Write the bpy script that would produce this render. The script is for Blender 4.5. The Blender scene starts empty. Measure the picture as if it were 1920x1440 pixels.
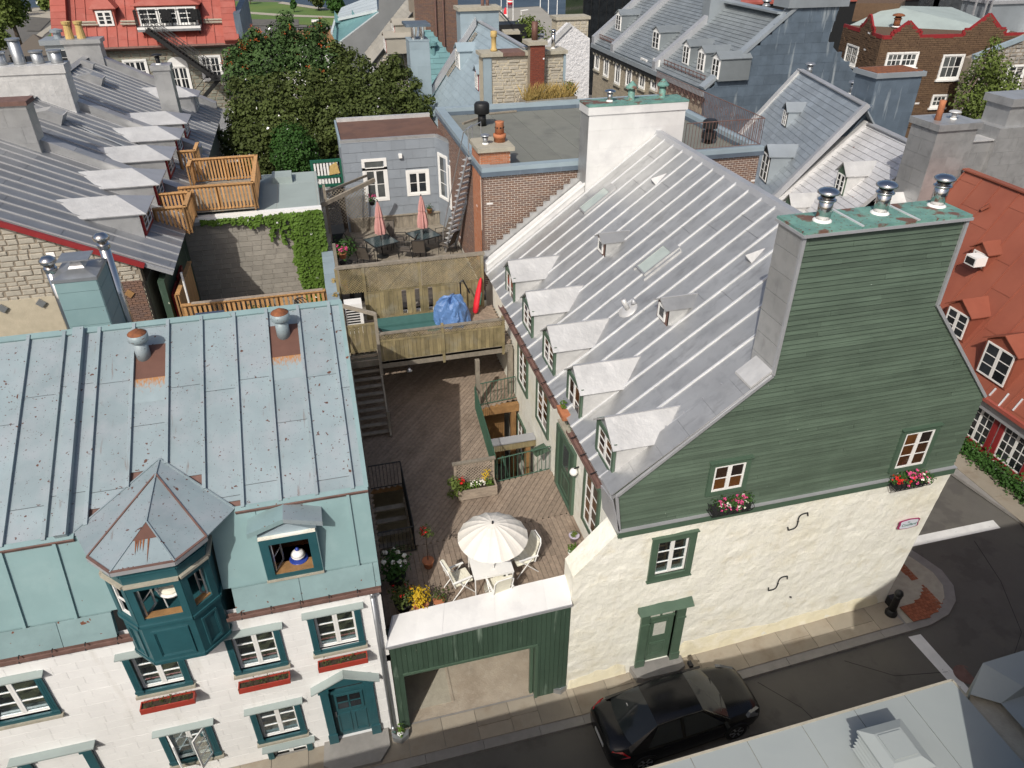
import bpy, bmesh, math, random
from mathutils import Vector, Matrix
R = random.Random(7)
V = Vector
S = bpy.context.scene
COL = S.collection

# ------------------------------------------------------------------ camera, light, exposure
CAMZ = 18.0; FPX = 1370.0; PITCH = math.radians(33.0); YAW = math.radians(14.65)
cd = bpy.data.cameras.new('camera'); cam = bpy.data.objects.new('camera', cd); COL.objects.link(cam)
cam.location = (0, 0, CAMZ); cam.rotation_euler = (math.radians(90) - PITCH, 0, -YAW)
cd.sensor_width = 36.0; cd.lens = 36.0 * FPX / 1920.0; cd.clip_start = 0.1; cd.clip_end = 3000.0
S.camera = cam
SUN_EL = math.radians(44.0); SUN_AZ = math.radians(33.5)      # shadows fall 33.5 deg right of +Y
w = bpy.data.worlds.new('World'); S.world = w; w.use_nodes = True
nt = w.node_tree; nt.nodes.clear()
sky = nt.nodes.new('ShaderNodeTexSky'); sky.sky_type = 'NISHITA'; sky.sun_disc = False
sky.air_density = .9; sky.dust_density = 4.0; sky.ozone_density = .6; sky.sun_elevation = SUN_EL; sky.sun_rotation = math.radians(180.0) + SUN_AZ
bg = nt.nodes.new('ShaderNodeBackground'); bg.inputs['Strength'].default_value = 0.125
out = nt.nodes.new('ShaderNodeOutputWorld')
nt.links.new(sky.outputs[0], bg.inputs[0]); nt.links.new(bg.outputs[0], out.inputs[0])
sd = bpy.data.lights.new('sun', 'SUN'); sd.energy = 3.9; sd.angle = math.radians(0.5); sd.color = (1.0, 0.95, 0.87)
sun = bpy.data.objects.new('sun', sd); COL.objects.link(sun)
SDIR = V((math.cos(SUN_EL) * math.sin(SUN_AZ), math.cos(SUN_EL) * math.cos(SUN_AZ), -math.sin(SUN_EL)))
sun.rotation_euler = SDIR.to_track_quat('-Z', 'Y').to_euler(); sun.location = (-20, -30, 60)
S.view_settings.view_transform = 'Standard'; S.view_settings.look = 'None'
S.view_settings.gamma = 1.0; S.view_settings.use_curve_mapping = False
S.view_settings.exposure = -0.17

# ------------------------------------------------------------------ surveying: photo point + known plane -> place
CP = V((0, 0, CAMZ))
_f = V((math.sin(YAW) * math.cos(PITCH), math.cos(YAW) * math.cos(PITCH), -math.sin(PITCH)))
_r = V((math.cos(YAW), -math.sin(YAW), 0)); _u = _r.cross(_f)
def ray(x, y): return _f + _r * ((x - 960) / FPX) + _u * (-(y - 720) / FPX)
def PZ(x, y, z): d = ray(x, y); return CP + d * ((z - CAMZ) / d.z)
def PY(x, y, Y): d = ray(x, y); return CP + d * (Y / d.y)
def PX(x, y, X): d = ray(x, y); return CP + d * (X / d.x)
def PP(x, y, p0, n): d = ray(x, y); return CP + d * ((p0 - CP).dot(n) / d.dot(n))

# ------------------------------------------------------------------ materials
def mat(name, col, rough=.6, metal=0., var=.10, vs=1.5, bump=0., bs=30., isl=0., grain=None, spots=None, stain=None, spec=None, bd=.02, col2=None, cvs=.6, dirt=None):
 m = bpy.data.materials.new(name); m.use_nodes = True; t = m.node_tree; N = t.nodes; L = t.links
 b = N['Principled BSDF']; b.inputs['Roughness'].default_value = rough; b.inputs['Metallic'].default_value = metal
 if spec is not None: b.inputs['Specular IOR Level'].default_value = spec
 geo = N.new('ShaderNodeNewGeometry'); pos = geo.outputs['Position']
 def noise(scale, det=5, mp=None, rgh=.6):
  n = N.new('ShaderNodeTexNoise'); n.inputs['Scale'].default_value = scale; n.inputs['Detail'].default_value = det; n.inputs['Roughness'].default_value = rgh
  if mp:
   q = N.new('ShaderNodeMapping'); q.inputs['Scale'].default_value = mp; L.new(pos, q.inputs['Vector']); L.new(q.outputs[0], n.inputs['Vector'])
  else: L.new(pos, n.inputs['Vector'])
  return n.outputs['Fac']
 def rng(f, a, b2, lo=.25, hi=.75):
  r = N.new('ShaderNodeMapRange'); r.inputs[1].default_value = lo; r.inputs[2].default_value = hi; r.inputs[3].default_value = a; r.inputs[4].default_value = b2; L.new(f, r.inputs[0]); return r.outputs[0]
 def scale(c, f):
  s = N.new('ShaderNodeVectorMath'); s.operation = 'SCALE'; L.new(c, s.inputs[0]); L.new(f, s.inputs['Scale']); return s.outputs[0]
 def mix(c, f, c2):
  x = N.new('ShaderNodeMixRGB'); L.new(f, x.inputs[0]); L.new(c, x.inputs[1])
  if isinstance(c2, tuple): x.inputs[2].default_value = (*c2, 1)
  else: L.new(c2, x.inputs[2])
  return x.outputs[0]
 rgb = N.new('ShaderNodeRGB'); rgb.outputs[0].default_value = (*col, 1); c = rgb.outputs[0]
 if col2: c = mix(c, rng(noise(cvs, 3), 0, 1, .38, .62), col2)
 if isl or (isinstance(isl, tuple)):
  oi = N.new('ShaderNodeObjectInfo'); ad = N.new('ShaderNodeMath'); ad.operation = 'ADD'
  L.new(oi.outputs['Random'], ad.inputs[0]); L.new(geo.outputs['Random Per Island'], ad.inputs[1])
  fr = N.new('ShaderNodeMath'); fr.operation = 'FRACT'; L.new(ad.outputs[0], fr.inputs[0])
  if isinstance(isl, tuple):
   rp = N.new('ShaderNodeValToRGB'); el = rp.color_ramp.elements
   for i, cc in enumerate(isl):
    p = i / (len(isl) - 1)
    e = el[0] if i == 0 else (el[1] if i == len(isl) - 1 else el.new(p))
    e.position = p; e.color = (*cc, 1)
   rp.color_ramp.interpolation = 'LINEAR'
   L.new(fr.outputs[0], rp.inputs[0]); c = rp.outputs[0]
  else: c = scale(c, rng(fr.outputs[0], 1 - isl, 1 + isl, 0, 1))
 if var: c = scale(c, rng(noise(vs, 6), 1 - var, 1 + var))
 if grain: c = scale(c, rng(noise(1.0, 6, grain, .7), .72, 1.22, .3, .7))
 if stain:
  for (sc, ss, lo, hi, am) in (stain if isinstance(stain, list) else [stain]): c = mix(c, rng(noise(ss, 5), 0, am, lo, hi), sc)
 if dirt: c = mix(c, rng(noise(1.0, 5, dirt[1]), 0, dirt[2], dirt[3], dirt[3] + .12), dirt[0])
 if spots:
  for (sc, ss, th) in (spots if isinstance(spots, list) else [spots]): c = mix(c, rng(noise(ss, 2), 0, 1, th, th + .015), sc)
 L.new(c, b.inputs['Base Color'])
 if bump:
  bp = N.new('ShaderNodeBump'); bp.inputs['Strength'].default_value = bump; bp.inputs['Distance'].default_value = bd
  L.new(noise(bs, 5), bp.inputs['Height']); L.new(bp.outputs[0], b.inputs['Normal'])
 L.new(rng(noise(vs * 2.3, 4), max(.02, rough - .08), min(1, rough + .08)), b.inputs['Roughness'])
 return m
def glassy(name, tr=.72, tint=(.85, .92, .92)):
 m = bpy.data.materials.new(name); m.use_nodes = True; t = m.node_tree; N = t.nodes; L = t.links; N.clear()
 o = N.new('ShaderNodeOutputMaterial'); a = N.new('ShaderNodeBsdfTransparent'); a.inputs[0].default_value = (*tint, 1)
 g = N.new('ShaderNodeBsdfGlossy'); g.inputs['Roughness'].default_value = .03; g.inputs[0].default_value = (.9, .95, 1, 1)
 x = N.new('ShaderNodeMixShader'); f = N.new('ShaderNodeLayerWeight'); f.inputs[0].default_value = .25
 r = N.new('ShaderNodeMapRange'); r.inputs[3].default_value = 1 - tr; r.inputs[4].default_value = .95; L.new(f.outputs['Facing'], r.inputs[0])
 L.new(r.outputs[0], x.inputs[0]); L.new(a.outputs[0], x.inputs[1]); L.new(g.outputs[0], x.inputs[2]); L.new(x.outputs[0], o.inputs[0]); return m
RUST = (.16, .06, .03)
m_silver = mat('silver painted roof metal', (.435, .44, .44), .42, .55, .13, .9, .3, 5, .05, bd=.012, stain=((.30, .305, .31), 2.2, .5, .7, .6), dirt=((.27, .27, .27), (1.5, 5, 1.5), .5, .56))
m_silverlt = mat('bright aluminium painted sheet', (.55, .55, .545), .48, .32, .14, 1.6, .8, 2.6, .04, bd=.04)
m_seam = mat('light seam cover', (.68, .69, .70), .5, .35, .1, 2)  # paler than the silver panels: sunlit seam sides put into the colour
m_bright = mat('bright white metal sheet', (.72, .72, .71), .45, .2, .08, 1.2, .35, 3, .03, bd=.02, stain=((.55, .55, .56), 1.1, .52, .7, .6))
m_flash = mat('grey flashing sheet', (.42, .43, .45), .5, .4, .1, 1.5, .2, 5)
m_rowroof = mat('weathered grey standing seam metal', (.30, .31, .325), .5, .5, .16, .8, .2, 5, .13, bd=.01, stain=((.2, .21, .225), 1.4, .5, .72, .7))
m_rowseam = mat('grey seam rib', (.40, .405, .415), .5, .4, .1, 2)
m_slate = mat('pale blue grey metal shingle', (.35, .39, .42), .45, .45, .14, .6, .15, 8, .10, bd=.01)
m_slatedk = mat('dark blue grey sheet with pale streaks', (.125, .165, .21), .5, .3, .22, 1.2, .2, 6, .10, dirt=((.42, .47, .5), (2.2, 2.2, .28), .8, .585))
m_greyshin = mat('grey diamond shingle', (.27, .30, .315), .48, .45, .14, .7, .15, 8, .09, bd=.01)
m_whshin = mat('whitish painted shingle', (.60, .60, .61), .5, .35, .12, .9, .2, 8, .06, bd=.01, spots=((.25, .09, .05), 2.4, .735))
m_tealroof = mat('pale teal painted roof sheet', (.25, .312, .335), .5, .12, .12, 1.1, .2, 7, .06, bd=.01, dirt=((.17, .12, .10), (7, 1.1, 1.1), .75, .645),
     spots=[((.11, .05, .035), 5, .70), ((.10, .045, .035), 11, .685), ((.075, .045, .04), 26, .69)], stain=((.33, .355, .385), 1.3, .45, .7, .6))
m_tealflat = mat('teal painted flat sheet', (.205, .315, .325), .5, .0, .07, 1.2, .15, 5, .03, spots=[((.12, .05, .03), 9, .765)], stain=((.25, .36, .37), 2, .5, .7, .5))
m_tealflash = mat('teal flashing with rust blisters', (.205, .30, .31), .55, .0, .12, 2, .3, 9, .04, spots=[((.15, .055, .03), 7, .69)], stain=((.42, .19, .04), 1.1, .66, .74, .8))
m_tealdk = mat('deep teal gloss paint', (.022, .086, .102), .4, 0, .14, 3, .15, 20)
m_bluegrey = mat('light blue grey painted sheet', (.29, .365, .41), .5, .1, .10, 1.2, .2, 5, .05)
m_rustpanel = mat('bare brown primed panel', (.13, .062, .045), .6, .1, .14, 3, .1, 10)
m_rusttop = mat('rusted cap', (.24, .085, .03), .8, 0, .3, 8, .5, 20, col2=(.14, .05, .025), cvs=6)
m_rustedge = mat('rusty brown edge strip', (.15, .085, .07), .8, 0, .3, 5, .4, 20)
m_white = mat('white trim paint', (.78, .78, .76), .45, 0, .05, 3)
m_whwall = mat('white painted masonry', (.79, .79, .78), .7, 0, .06, 1.2, .35, 16, .02, bd=.012, dirt=((.62, .61, .57), (1.8, 1.8, .3), .5, .58))
m_whwallb = mat('white mortar', (.70, .70, .70), .8, 0, .05, 1)
m_cream = mat('cream limewashed rubble', (.79, .785, .705), .75, 0, .04, .8, .6, 5.0, bd=.06, stain=[((.69, .63, .45), .45, .5, .72, .55), ((.64, .58, .42), 1.7, .58, .74, .5), ((.84, .83, .78), 3, .45, .7, .5)], dirt=((.60, .57, .46), (2.6, 2.6, .4), .4, .6))
m_roughwhite = mat('rough white painted rubble', (.62, .62, .63), .8, 0, .08, 1, .9, 3.5, bd=.15)
m_creamlow = mat('yellowed limewash', (.72, .67, .50), .75, 0, .08, 1.5, .6, 4, bd=.06, stain=((.80, .76, .64), 2, .5, .66, .8))
m_green = mat('dark green painted clapboard', (.078, .112, .082), .55, 0, .14, 1.3, .2, 12, .15, grain=(.7, 3, 26), spots=((.30, .36, .30), 13, .775))
m_greentrim = mat('green gloss trim', (.070, .116, .080), .45, 0, .10, 3, .1, 20)
m_greenboard = mat('weathered green boards', (.044, .078, .054), .55, 0, .12, 2, .2, 10, .08, dirt=((.24, .32, .26), (3.5, 3.5, .35), .8, .59), spots=((.5, .52, .42), 7.5, .745))
m_greenrail = mat('green iron paint', (.05, .11, .075), .5, .1, .1, 5)
m_kelly = mat('bright dark green wood', (.012, .10, .062), .5, 0, .1, 4)
m_red = mat('red flower box', (.33, .045, .03), .5, 0, .12, 4)
m_redtrim = mat('dark red trim', (.24, .02, .022), .5, 0, .12, 3)
m_redroof = mat('red painted metal roof', (.34, .085, .062), .5, .1, .12, .7, .2, 5, .10, stain=((.42, .15, .12), 1.2, .5, .7, .5))
m_orroof = mat('orange red painted tin roof', (.265, .08, .048), .55, .05, .14, .5, .2, 4, .06, spots=((.46, .36, .32), 1.9, .725), stain=((.22, .058, .036), .7, .5, .7, .6))
m_copper = mat('verdigris copper cap', (.15, .30, .255), .65, .1, .18, 4, .3, 15, stain=[((.10, .22, .20), 3, .45, .6, .7), ((.15, .07, .05), 1.7, .54, .60, .95)], spots=((.13, .065, .05), 13, .635))
m_chrome = mat('polished steel flue', (.62, .61, .60), .16, 1., .06, 3)
m_steel = mat('galvanised steel', (.40, .42, .44), .4, .75, .10, 4)
m_iron = mat('black iron', (.02, .021, .022), .5, .3, .1, 6)
m_dark = mat('dark void', (.012, .012, .013), .9, 0, .1, 2)
m_glass = mat('dark window glass', (.022, .026, .030), .06, 0, .4, 1.7, isl=.5, spec=.6)
m_glasswarm = mat('window glass over red wood inside', (.05, .018, .012), .08, 0, .3, 4, isl=((.016, .014, .014), (.06, .018, .012), (.09, .028, .016), (.025, .02, .022), (.11, .045, .014)), spec=.55)
m_skyglass = mat('pale skylight glass', (.36, .41, .39), .12, 0, .1, 3, spec=.5)
m_blind = mat('pale blind behind glass', (.50, .51, .46), .25, 0, .1, 4)
m_glassbl = mat('window glass over blind', (.10, .10, .085), .08, 0, .3, 3, isl=((.02, .022, .024), (.16, .16, .13), (.03, .03, .03), (.10, .11, .11)), spec=.55)
m_clear = glassy('clear glazing')
m_inside = mat('interior wall', (.10, .085, .06), .9, 0, .3, 2)
m_shelf = mat('cream shelf board', (.62, .52, .30), .6, 0, .1, 5)
m_brownin = mat('brown wooden interior', (.085, .034, .013), .6, 0, .25, 3, grain=(3, 3, 16))
BR1 = ((.20, .115, .08), (.50, .23, .14), (.36, .18, .115), (.56, .27, .15), (.20, .13, .10), (.50, .32, .22), (.15, .10, .085))
m_brick = mat('mixed red and dark brick', (.2, .1, .07), .85, 0, .12, 8, .3, 40, isl=BR1)
m_brickor = mat('orange brick', (.2, .1, .07), .85, 0, .12, 8, .3, 40, isl=((.40, .15, .07), (.46, .19, .09), (.33, .12, .06), (.42, .20, .12)))
m_brickbr = mat('brown mottled brick', (.2, .1, .07), .85, 0, .15, 6, .3, 40, isl=((.10, .06, .035), (.16, .09, .045), (.07, .045, .03), (.24, .15, .07), (.09, .055, .035), (.13, .08, .045)))
m_brickrd = mat('deep red brick', (.2, .1, .07), .85, 0, .12, 8, .3, 40, isl=((.20, .05, .028), (.25, .07, .04), (.16, .04, .025)))
m_mortar = mat('pale mortar', (.60, .56, .49), .9, 0, .1, 6, .3, 40)
m_mortardk = mat('grey brown mortar', (.26, .22, .17), .9, 0, .15, 4, .3, 40)
m_stone = mat('pale rubble stone', (.5, .45, .35), .85, 0, .14, 7, .5, 20, isl=((.40, .37, .31), (.52, .49, .42), (.33, .31, .28), (.45, .41, .33), (.57, .54, .47), (.38, .35, .29)))
m_stonegr = mat('grey green and tan rubble', (.3, .3, .25), .85, 0, .16, 6, .5, 20, isl=((.20, .21, .17), (.30, .27, .19), (.24, .21, .15), (.15, .17, .15), (.36, .29, .18), (.26, .26, .22)))
m_block = mat('grey concrete block', (.29, .27, .235), .9, 0, .12, 5, .4, 40, isl=.10)
m_concrete = mat('weathered concrete cap', (.36, .335, .27), .85, 0, .16, 5, .4, 30)
m_deck = mat('weathered brown deck board', (.275, .215, .165), .8, 0, .12, 1.3, .2, 14, .12, stain=((.14, .10, .07), .8, .56, .72, .65), grain=(9, 9, 9))
m_grey_wood = mat('silvered wood', (.25, .22, .175), .85, 0, .14, 3, .3, 18, .15, grain=(7, 7, 3))
m_moss_wood = mat('mossy treated wood', (.245, .20, .105), .8, 0, .18, 2, .3, 18, .26, grain=(14, 14, 1.2), stain=[((.10, .085, .04), 2.5, .5, .7, .7), ((.26, .25, .20), 1.6, .52, .7, .6)])
m_cedar = mat('new cedar', (.50, .28, .115), .65, 0, .12, 3, .15, 20, .14, grain=(12, 12, 1.5))
m_brown_wood = mat('brown stained timber', (.27, .15, .06), .7, 0, .16, 3, .3, 16, .15, grain=(5, 5, 5))
m_planter = mat('greyed planter plank', (.34, .28, .22), .85, 0, .14, 3, .3, 18, .12, grain=(3, 12, 12))
m_asphalt = mat('asphalt', (.105, .099, .088), .9, 0, .12, .8, .5, 90, stain=[((.125, .118, .10), .35, .45, .65, .8), ((.08, .075, .068), .9, .55, .62, .7)], bd=.01, spots=((.13, .12, .11), 9, .745))
m_ground = mat('town ground', (.12, .115, .105), .9, 0, .2, .3)
m_slab = mat('sandstone pavement slab', (.30, .265, .21), .85, 0, .14, 1.5, .3, 40, .12, stain=((.20, .16, .115), 1.5, .5, .7, .7))
m_kerb = mat('granite kerb', (.24, .23, .215), .85, 0, .12, 4, .4, 60, .08)
m_passage = mat('worn gravelly concrete', (.36, .31, .245), .9, 0, .18, 2, .7, 25, stain=[((.25, .2, .15), 1.2, .5, .7, .6), ((.45, .40, .33), 5, .5, .7, .5)])
m_paver = mat('red brick pavers', (.26, .085, .04), .85, 0, .15, 5, .3, 40, isl=.2)
m_line = mat('road marking paint', (.66, .66, .64), .7, 0, .12, 3, .2, 40, spots=((.2, .2, .2), 18, .72))
m_flatroof = mat('grey green membrane roof', (.30, .355, .345), .85, 0, .07, .7, .15, 40, .04, stain=((.25, .29, .285), .8, .5, .7, .6))
m_brroof = mat('pale granulated roof sheet', (.285, .315, .315), .85, 0, .05, .9, .4, 120, .035, bd=.004, stain=((.245, .275, .28), .9, .5, .7, .5))
m_bitumen = mat('grey bitumen strips', (.17, .175, .155), .85, 0, .14, .8, .3, 40, .10, stain=((.11, .115, .105), .8, .5, .68, .7))
m_brownroof = mat('brown membrane', (.135, .072, .052), .85, 0, .16, 1.2, .2, 30, stain=((.09, .05, .04), 1, .5, .65, .8))
m_shingle = mat('blue grey fibre shingle', (.235, .265, .30), .75, .05, .08, 1.5, .15, 20, .06)
m_fabric = mat('ivory parasol canvas', (.72, .69, .63), .8, 0, .04, 3, .1, 60)
m_cushion = mat('cream cushion', (.76, .74, .62), .9, 0, .08, 12, .4, 40)
m_whplastic = mat('white table', (.82, .82, .80), .35, 0, .03, 3)
m_pink = mat('dusty pink canvas', (.52, .27, .25), .8, 0, .12, 6, .2, 30)
m_tarp = mat('blue tarpaulin', (.10, .20, .42), .35, 0, .15, 3, 1., 6, bd=.05)
m_redcanvas = mat('red canvas', (.62, .015, .03), .7, 0, .1, 8)
m_greenmat = mat('green outdoor mat', (.045, .13, .12), .9, 0, .12, 4, .3, 60)
m_tableglass = mat('smoked table top', (.035, .055, .06), .12, 0, .2, 2, spec=.6)
m_sling = mat('brown sling mesh', (.10, .085, .07), .8, 0, .1, 20)
m_alu = mat('aluminium', (.55, .56, .58), .35, .7, .08, 4)
m_terra = mat('terracotta', (.42, .16, .075), .8, 0, .14, 8, .2, 40)
m_lilac = mat('lilac glazed pot', (.50, .45, .55), .4, 0, .08, 6)
m_yellowpot = mat('yellow clay chimney pot', (.48, .34, .13), .8, 0, .16, 8, .3, 30)
m_soil = mat('dark soil', (.04, .028, .018), .95, 0, .3, 10, .6, 40)
def leafm(name, a, b, c): return mat(name, a, .6, 0, .38, .85, isl=(a, b, c, a), spec=.15)
m_leaf = leafm('green leaves', (.035, .085, .018), (.065, .125, .025), (.028, .06, .016))
m_leafdk = leafm('autumn tinted leaves', (.060, .080, .022), (.125, .130, .036), (.105, .055, .030))
m_leafrow = leafm('rowan leaves', (.05, .09, .028), (.085, .12, .04), (.07, .075, .026))
m_leafivy = leafm('ivy leaves', (.075, .135, .02), (.14, .18, .03), (.05, .10, .018))
m_leafpale = leafm('pale green needles', (.095, .13, .03), (.13, .15, .04), (.07, .10, .025))
m_leafyel = leafm('yellow leaves', (.45, .30, .02), (.38, .22, .015), (.16, .15, .02))
m_leafgrass = leafm('dry grass', (.36, .26, .09), (.28, .21, .07), (.20, .18, .05))
m_flpink = leafm('pink petals', (.58, .08, .22), (.56, .26, .40), (.64, .16, .30))
m_flwhite = leafm('white petals', (.70, .68, .60), (.62, .62, .45), (.72, .70, .66))
m_flred = leafm('red petals', (.55, .02, .02), (.50, .06, .02), (.6, .1, .05))
m_berry = leafm('orange berries', (.38, .09, .025), (.30, .06, .015), (.36, .12, .03))
m_bark = mat('bark', (.10, .075, .055), .9, 0, .2, 5, .6, 20)
m_lawn = mat('lawn grass', (.085, .15, .03), .9, 0, .16, .15, .3, 3, stain=((.12, .17, .035), .05, .45, .6, .7))
m_path = mat('pale path', (.36, .33, .27), .9, 0, .1, .3)
m_water = mat('river water', (.035, .05, .07), .35, 0, .12, .04, .35, .5, bd=.08, spec=.2)
m_quay = mat('quay concrete', (.30, .285, .25), .9, 0, .10, .1)
m_carp = mat('black car paint', (.010, .010, .011), .2, .1, .05, 2, spec=.4)
m_carg = mat('tinted car glass', (.022, .026, .027), .08, 0, .1, 2, spec=.5)
m_tyre = mat('tyre rubber', (.012, .012, .012), .85, 0, .1, 9)
m_tail = mat('red tail lamp', (.42, .008, .012), .15, 0, .1, 9)
m_lamp = mat('clear head lamp', (.14, .145, .15), .15, .4, .1, 9)
m_plate = mat('number plate', (.6, .6, .58), .5, 0, .05, 3)
m_signbg = mat('pale sign board', (.62, .66, .72), .5, 0, .03, 3)
m_signrd = mat('crimson sign border', (.28, .02, .10), .5, 0, .03, 3)
m_signgn = mat('green sign lettering', (.02, .12, .09), .5, 0, .03, 3)
m_blue = mat('cobalt glaze', (.03, .06, .30), .25, 0, .1, 8)
m_whglaze = mat('white glaze', (.80, .80, .80), .2, 0, .03, 8)

# ------------------------------------------------------------------ mesh building
class MB:
 def __init__(s): s.v = []; s.f = []
 def add(s, vs, fs):
  o = len(s.v); s.v += [V(v) for v in vs]; s.f += [tuple(i + o for i in f) for f in fs]; return s
 def hexa(s, p, a, b, c):
  p = V(p); a = V(a); b = V(b); c = V(c)
  return s.add([p, p + a, p + a + b, p + b, p + c, p + a + c, p + a + b + c, p + b + c],
      [(0, 3, 2, 1), (4, 5, 6, 7), (0, 1, 5, 4), (1, 2, 6, 5), (2, 3, 7, 6), (3, 0, 4, 7)])
 def box(s, x0, y0, z0, x1, y1, z1): return s.hexa((x0, y0, z0), (x1 - x0, 0, 0), (0, y1 - y0, 0), (0, 0, z1 - z0))
 def prism(s, pts, d):
  n = len(pts); d = V(d); a = [V(p) for p in pts]
  return s.add(a + [p + d for p in a], [tuple(range(n))[::-1], tuple(range(n, 2 * n))] + [(i, (i + 1) % n, n + (i + 1) % n, n + i) for i in range(n)])
 def loft(s, rings, closed=True, caps=True):
  n = len(rings[0]); o = len(s.v)
  for r in rings: s.v += [V(p) for p in r]
  for k in range(len(rings) - 1):
   for i in range(n if closed else n - 1):
    j = (i + 1) % n; s.f.append((o + k * n + i, o + k * n + j, o + (k + 1) * n + j, o + (k + 1) * n + i))
  if caps and closed: s.f.append(tuple(o + i for i in range(n))[::-1]); s.f.append(tuple(o + (len(rings) - 1) * n + i for i in range(n)))
  return s
 def bar(s, p, q, w, h, up=(0, 0, 1)):
  p = V(p); q = V(q); d = q - p; up = V(up); x = d.cross(up)
  if x.length < 1e-6: x = d.cross(V((1, 0, 0)))
  x.normalize(); y = x.cross(d).normalized()
  return s.hexa(p - x * w / 2 - y * h / 2, x * w, y * h, d)
 def tube(s, p, q, r, n=8, r2=None):
  p = V(p); q = V(q); d = (q - p).normalized(); x = d.orthogonal().normalized(); y = d.cross(x); r2 = r if r2 is None else r2
  cs = [(math.cos(2 * math.pi * i / n), math.sin(2 * math.pi * i / n)) for i in range(n)]
  return s.loft([[p + x * (c * r) + y * (t * r) for c, t in cs], [q + x * (c * r2) + y * (t * r2) for c, t in cs]])
 def path(s, pts, r, n=6):
  for a, b in zip(pts[:-1], pts[1:]): s.tube(a, b, r, n)
  return s
 def lathe(s, c, prof, n=16, ax=None):
  c = V(c); rings = []
  for (r, z) in prof: rings.append([c + V((max(r, .0005) * math.cos(2 * math.pi * i / n), max(r, .0005) * math.sin(2 * math.pi * i / n), z)) for i in range(n)])
  return s.loft(rings)
 def card(s, c, n, size, asp=1., rot=None):
  n = V(n).normalized(); x = n.orthogonal().normalized(); a = R.uniform(0, 6.28) if rot is None else rot
  y = n.cross(x); u = x * math.cos(a) + y * math.sin(a); v2 = n.cross(u); c = V(c); k = size / 2
  o = len(s.v); s.v += [c - u * k * asp, c - v2 * k * .8 + n * k * .25, c + u * k * asp, c + v2 * k * .8 + n * k * .25]; s.f.append((o, o + 1, o + 2, o + 3)); return s
 def build(s, name, m, parent=None, smooth=False, fix=True):
  off = wloc(parent); me = bpy.data.meshes.new(name)
  me.from_pydata([tuple(p - off) for p in s.v], [], s.f)
  if fix:
   b = bmesh.new(); b.from_mesh(me); bmesh.ops.recalc_face_normals(b, faces=b.faces); b.to_mesh(me); b.free()
  if smooth: me.polygons.foreach_set('use_smooth', [True] * len(me.polygons))
  for x in (m if isinstance(m, (list, tuple)) else [m]): me.materials.append(x)
  o = bpy.data.objects.new(name, me); COL.objects.link(o)
  if parent: o.parent = parent
  return o
def wloc(o):
 p = V((0, 0, 0))
 while o is not None: p += o.location; o = o.parent
 return p
def tag(o, label=None, cat=None, group=None, kind=None):
 if label: o['label'] = label
 if cat: o['category'] = cat
 if group: o['group'] = group
 if kind: o['kind'] = kind
 return o
def root(name, loc, label, cat, group=None):
 o = bpy.data.objects.new(name, None); COL.objects.link(o); o.location = loc; o.empty_display_size = .2
 return tag(o, label, cat, group)
def copytree(o, loc, label=None, rz=0., parent=None, scale=1.):
 c = o.copy(); COL.objects.link(c)
 if parent is None:
  c.location = loc; c.rotation_euler = (0, 0, rz); c.scale = (scale,) * 3
  if label: c['label'] = label
 else: c.parent = parent
 for ch in o.children: copytree(ch, None, None, 0, c)
 return c
_ub = {}
def unit(m, kind='box', k=0):
 key = (m.name, kind, k)
 if key in _ub: return _ub[key]
 mb = MB()
 if kind == 'box': mb.box(0, 0, 0, 1, 1, 1)
 elif kind == 'lap': mb.add([(0, 0, 0), (1, 0, 0), (1, 1, 0), (0, 1, 0), (0, 0, 1), (1, 0, 1), (1, 1, .25), (0, 1, .25)], [(0, 3, 2, 1), (4, 5, 6, 7), (0, 1, 5, 4), (1, 2, 6, 5), (2, 3, 7, 6), (3, 0, 4, 7)])
 elif kind == 'stone':
  q = random.Random(k * 31 + 5); j = lambda: q.uniform(-.09, .09)
  a = [(0 + abs(j()), 0 + abs(j())), (.5, abs(j()) * .8), (1 - abs(j()), abs(j())), (1 - abs(j()), .5), (1 - abs(j()), 1 - abs(j())), (.5, 1 - abs(j()) * .8), (abs(j()), 1 - abs(j())), (abs(j()), .5)]
  b = [(.5 + (x - .5) * .86, .5 + (y - .5) * .84) for x, y in a]
  vs = [(x, y, 0) for x, y in a] + [(x, y, .7) for x, y in a] + [(x, y, .95 + j() * .6) for x, y in b]
  fs = []
  for r0 in (0, 8): fs += [(r0 + i, r0 + (i + 1) % 8, r0 + 8 + (i + 1) % 8, r0 + 8 + i) for i in range(8)]
  fs.append(tuple(range(16, 24))); mb.add(vs, fs)
 me = bpy.data.meshes.new(kind); me.from_pydata([tuple(p) for p in mb.v], [], mb.f); me.materials.append(m)
 b = bmesh.new(); b.from_mesh(me); bmesh.ops.recalc_face_normals(b, faces=b.faces); b.to_mesh(me); b.free()
 _ub[key] = me; return me
def piece(name, m, parent, p, a, b, c, kind='box', k=0):
 me = unit(m, kind, k); o = bpy.data.objects.new(name, me); COL.objects.link(o); o.parent = parent
 q = V(p) - wloc(parent)
 o.matrix_local = Matrix(((a[0], b[0], c[0], q[0]), (a[1], b[1], c[1], q[1]), (a[2], b[2], c[2], q[2]), (0, 0, 0, 1)))
 return o
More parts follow.
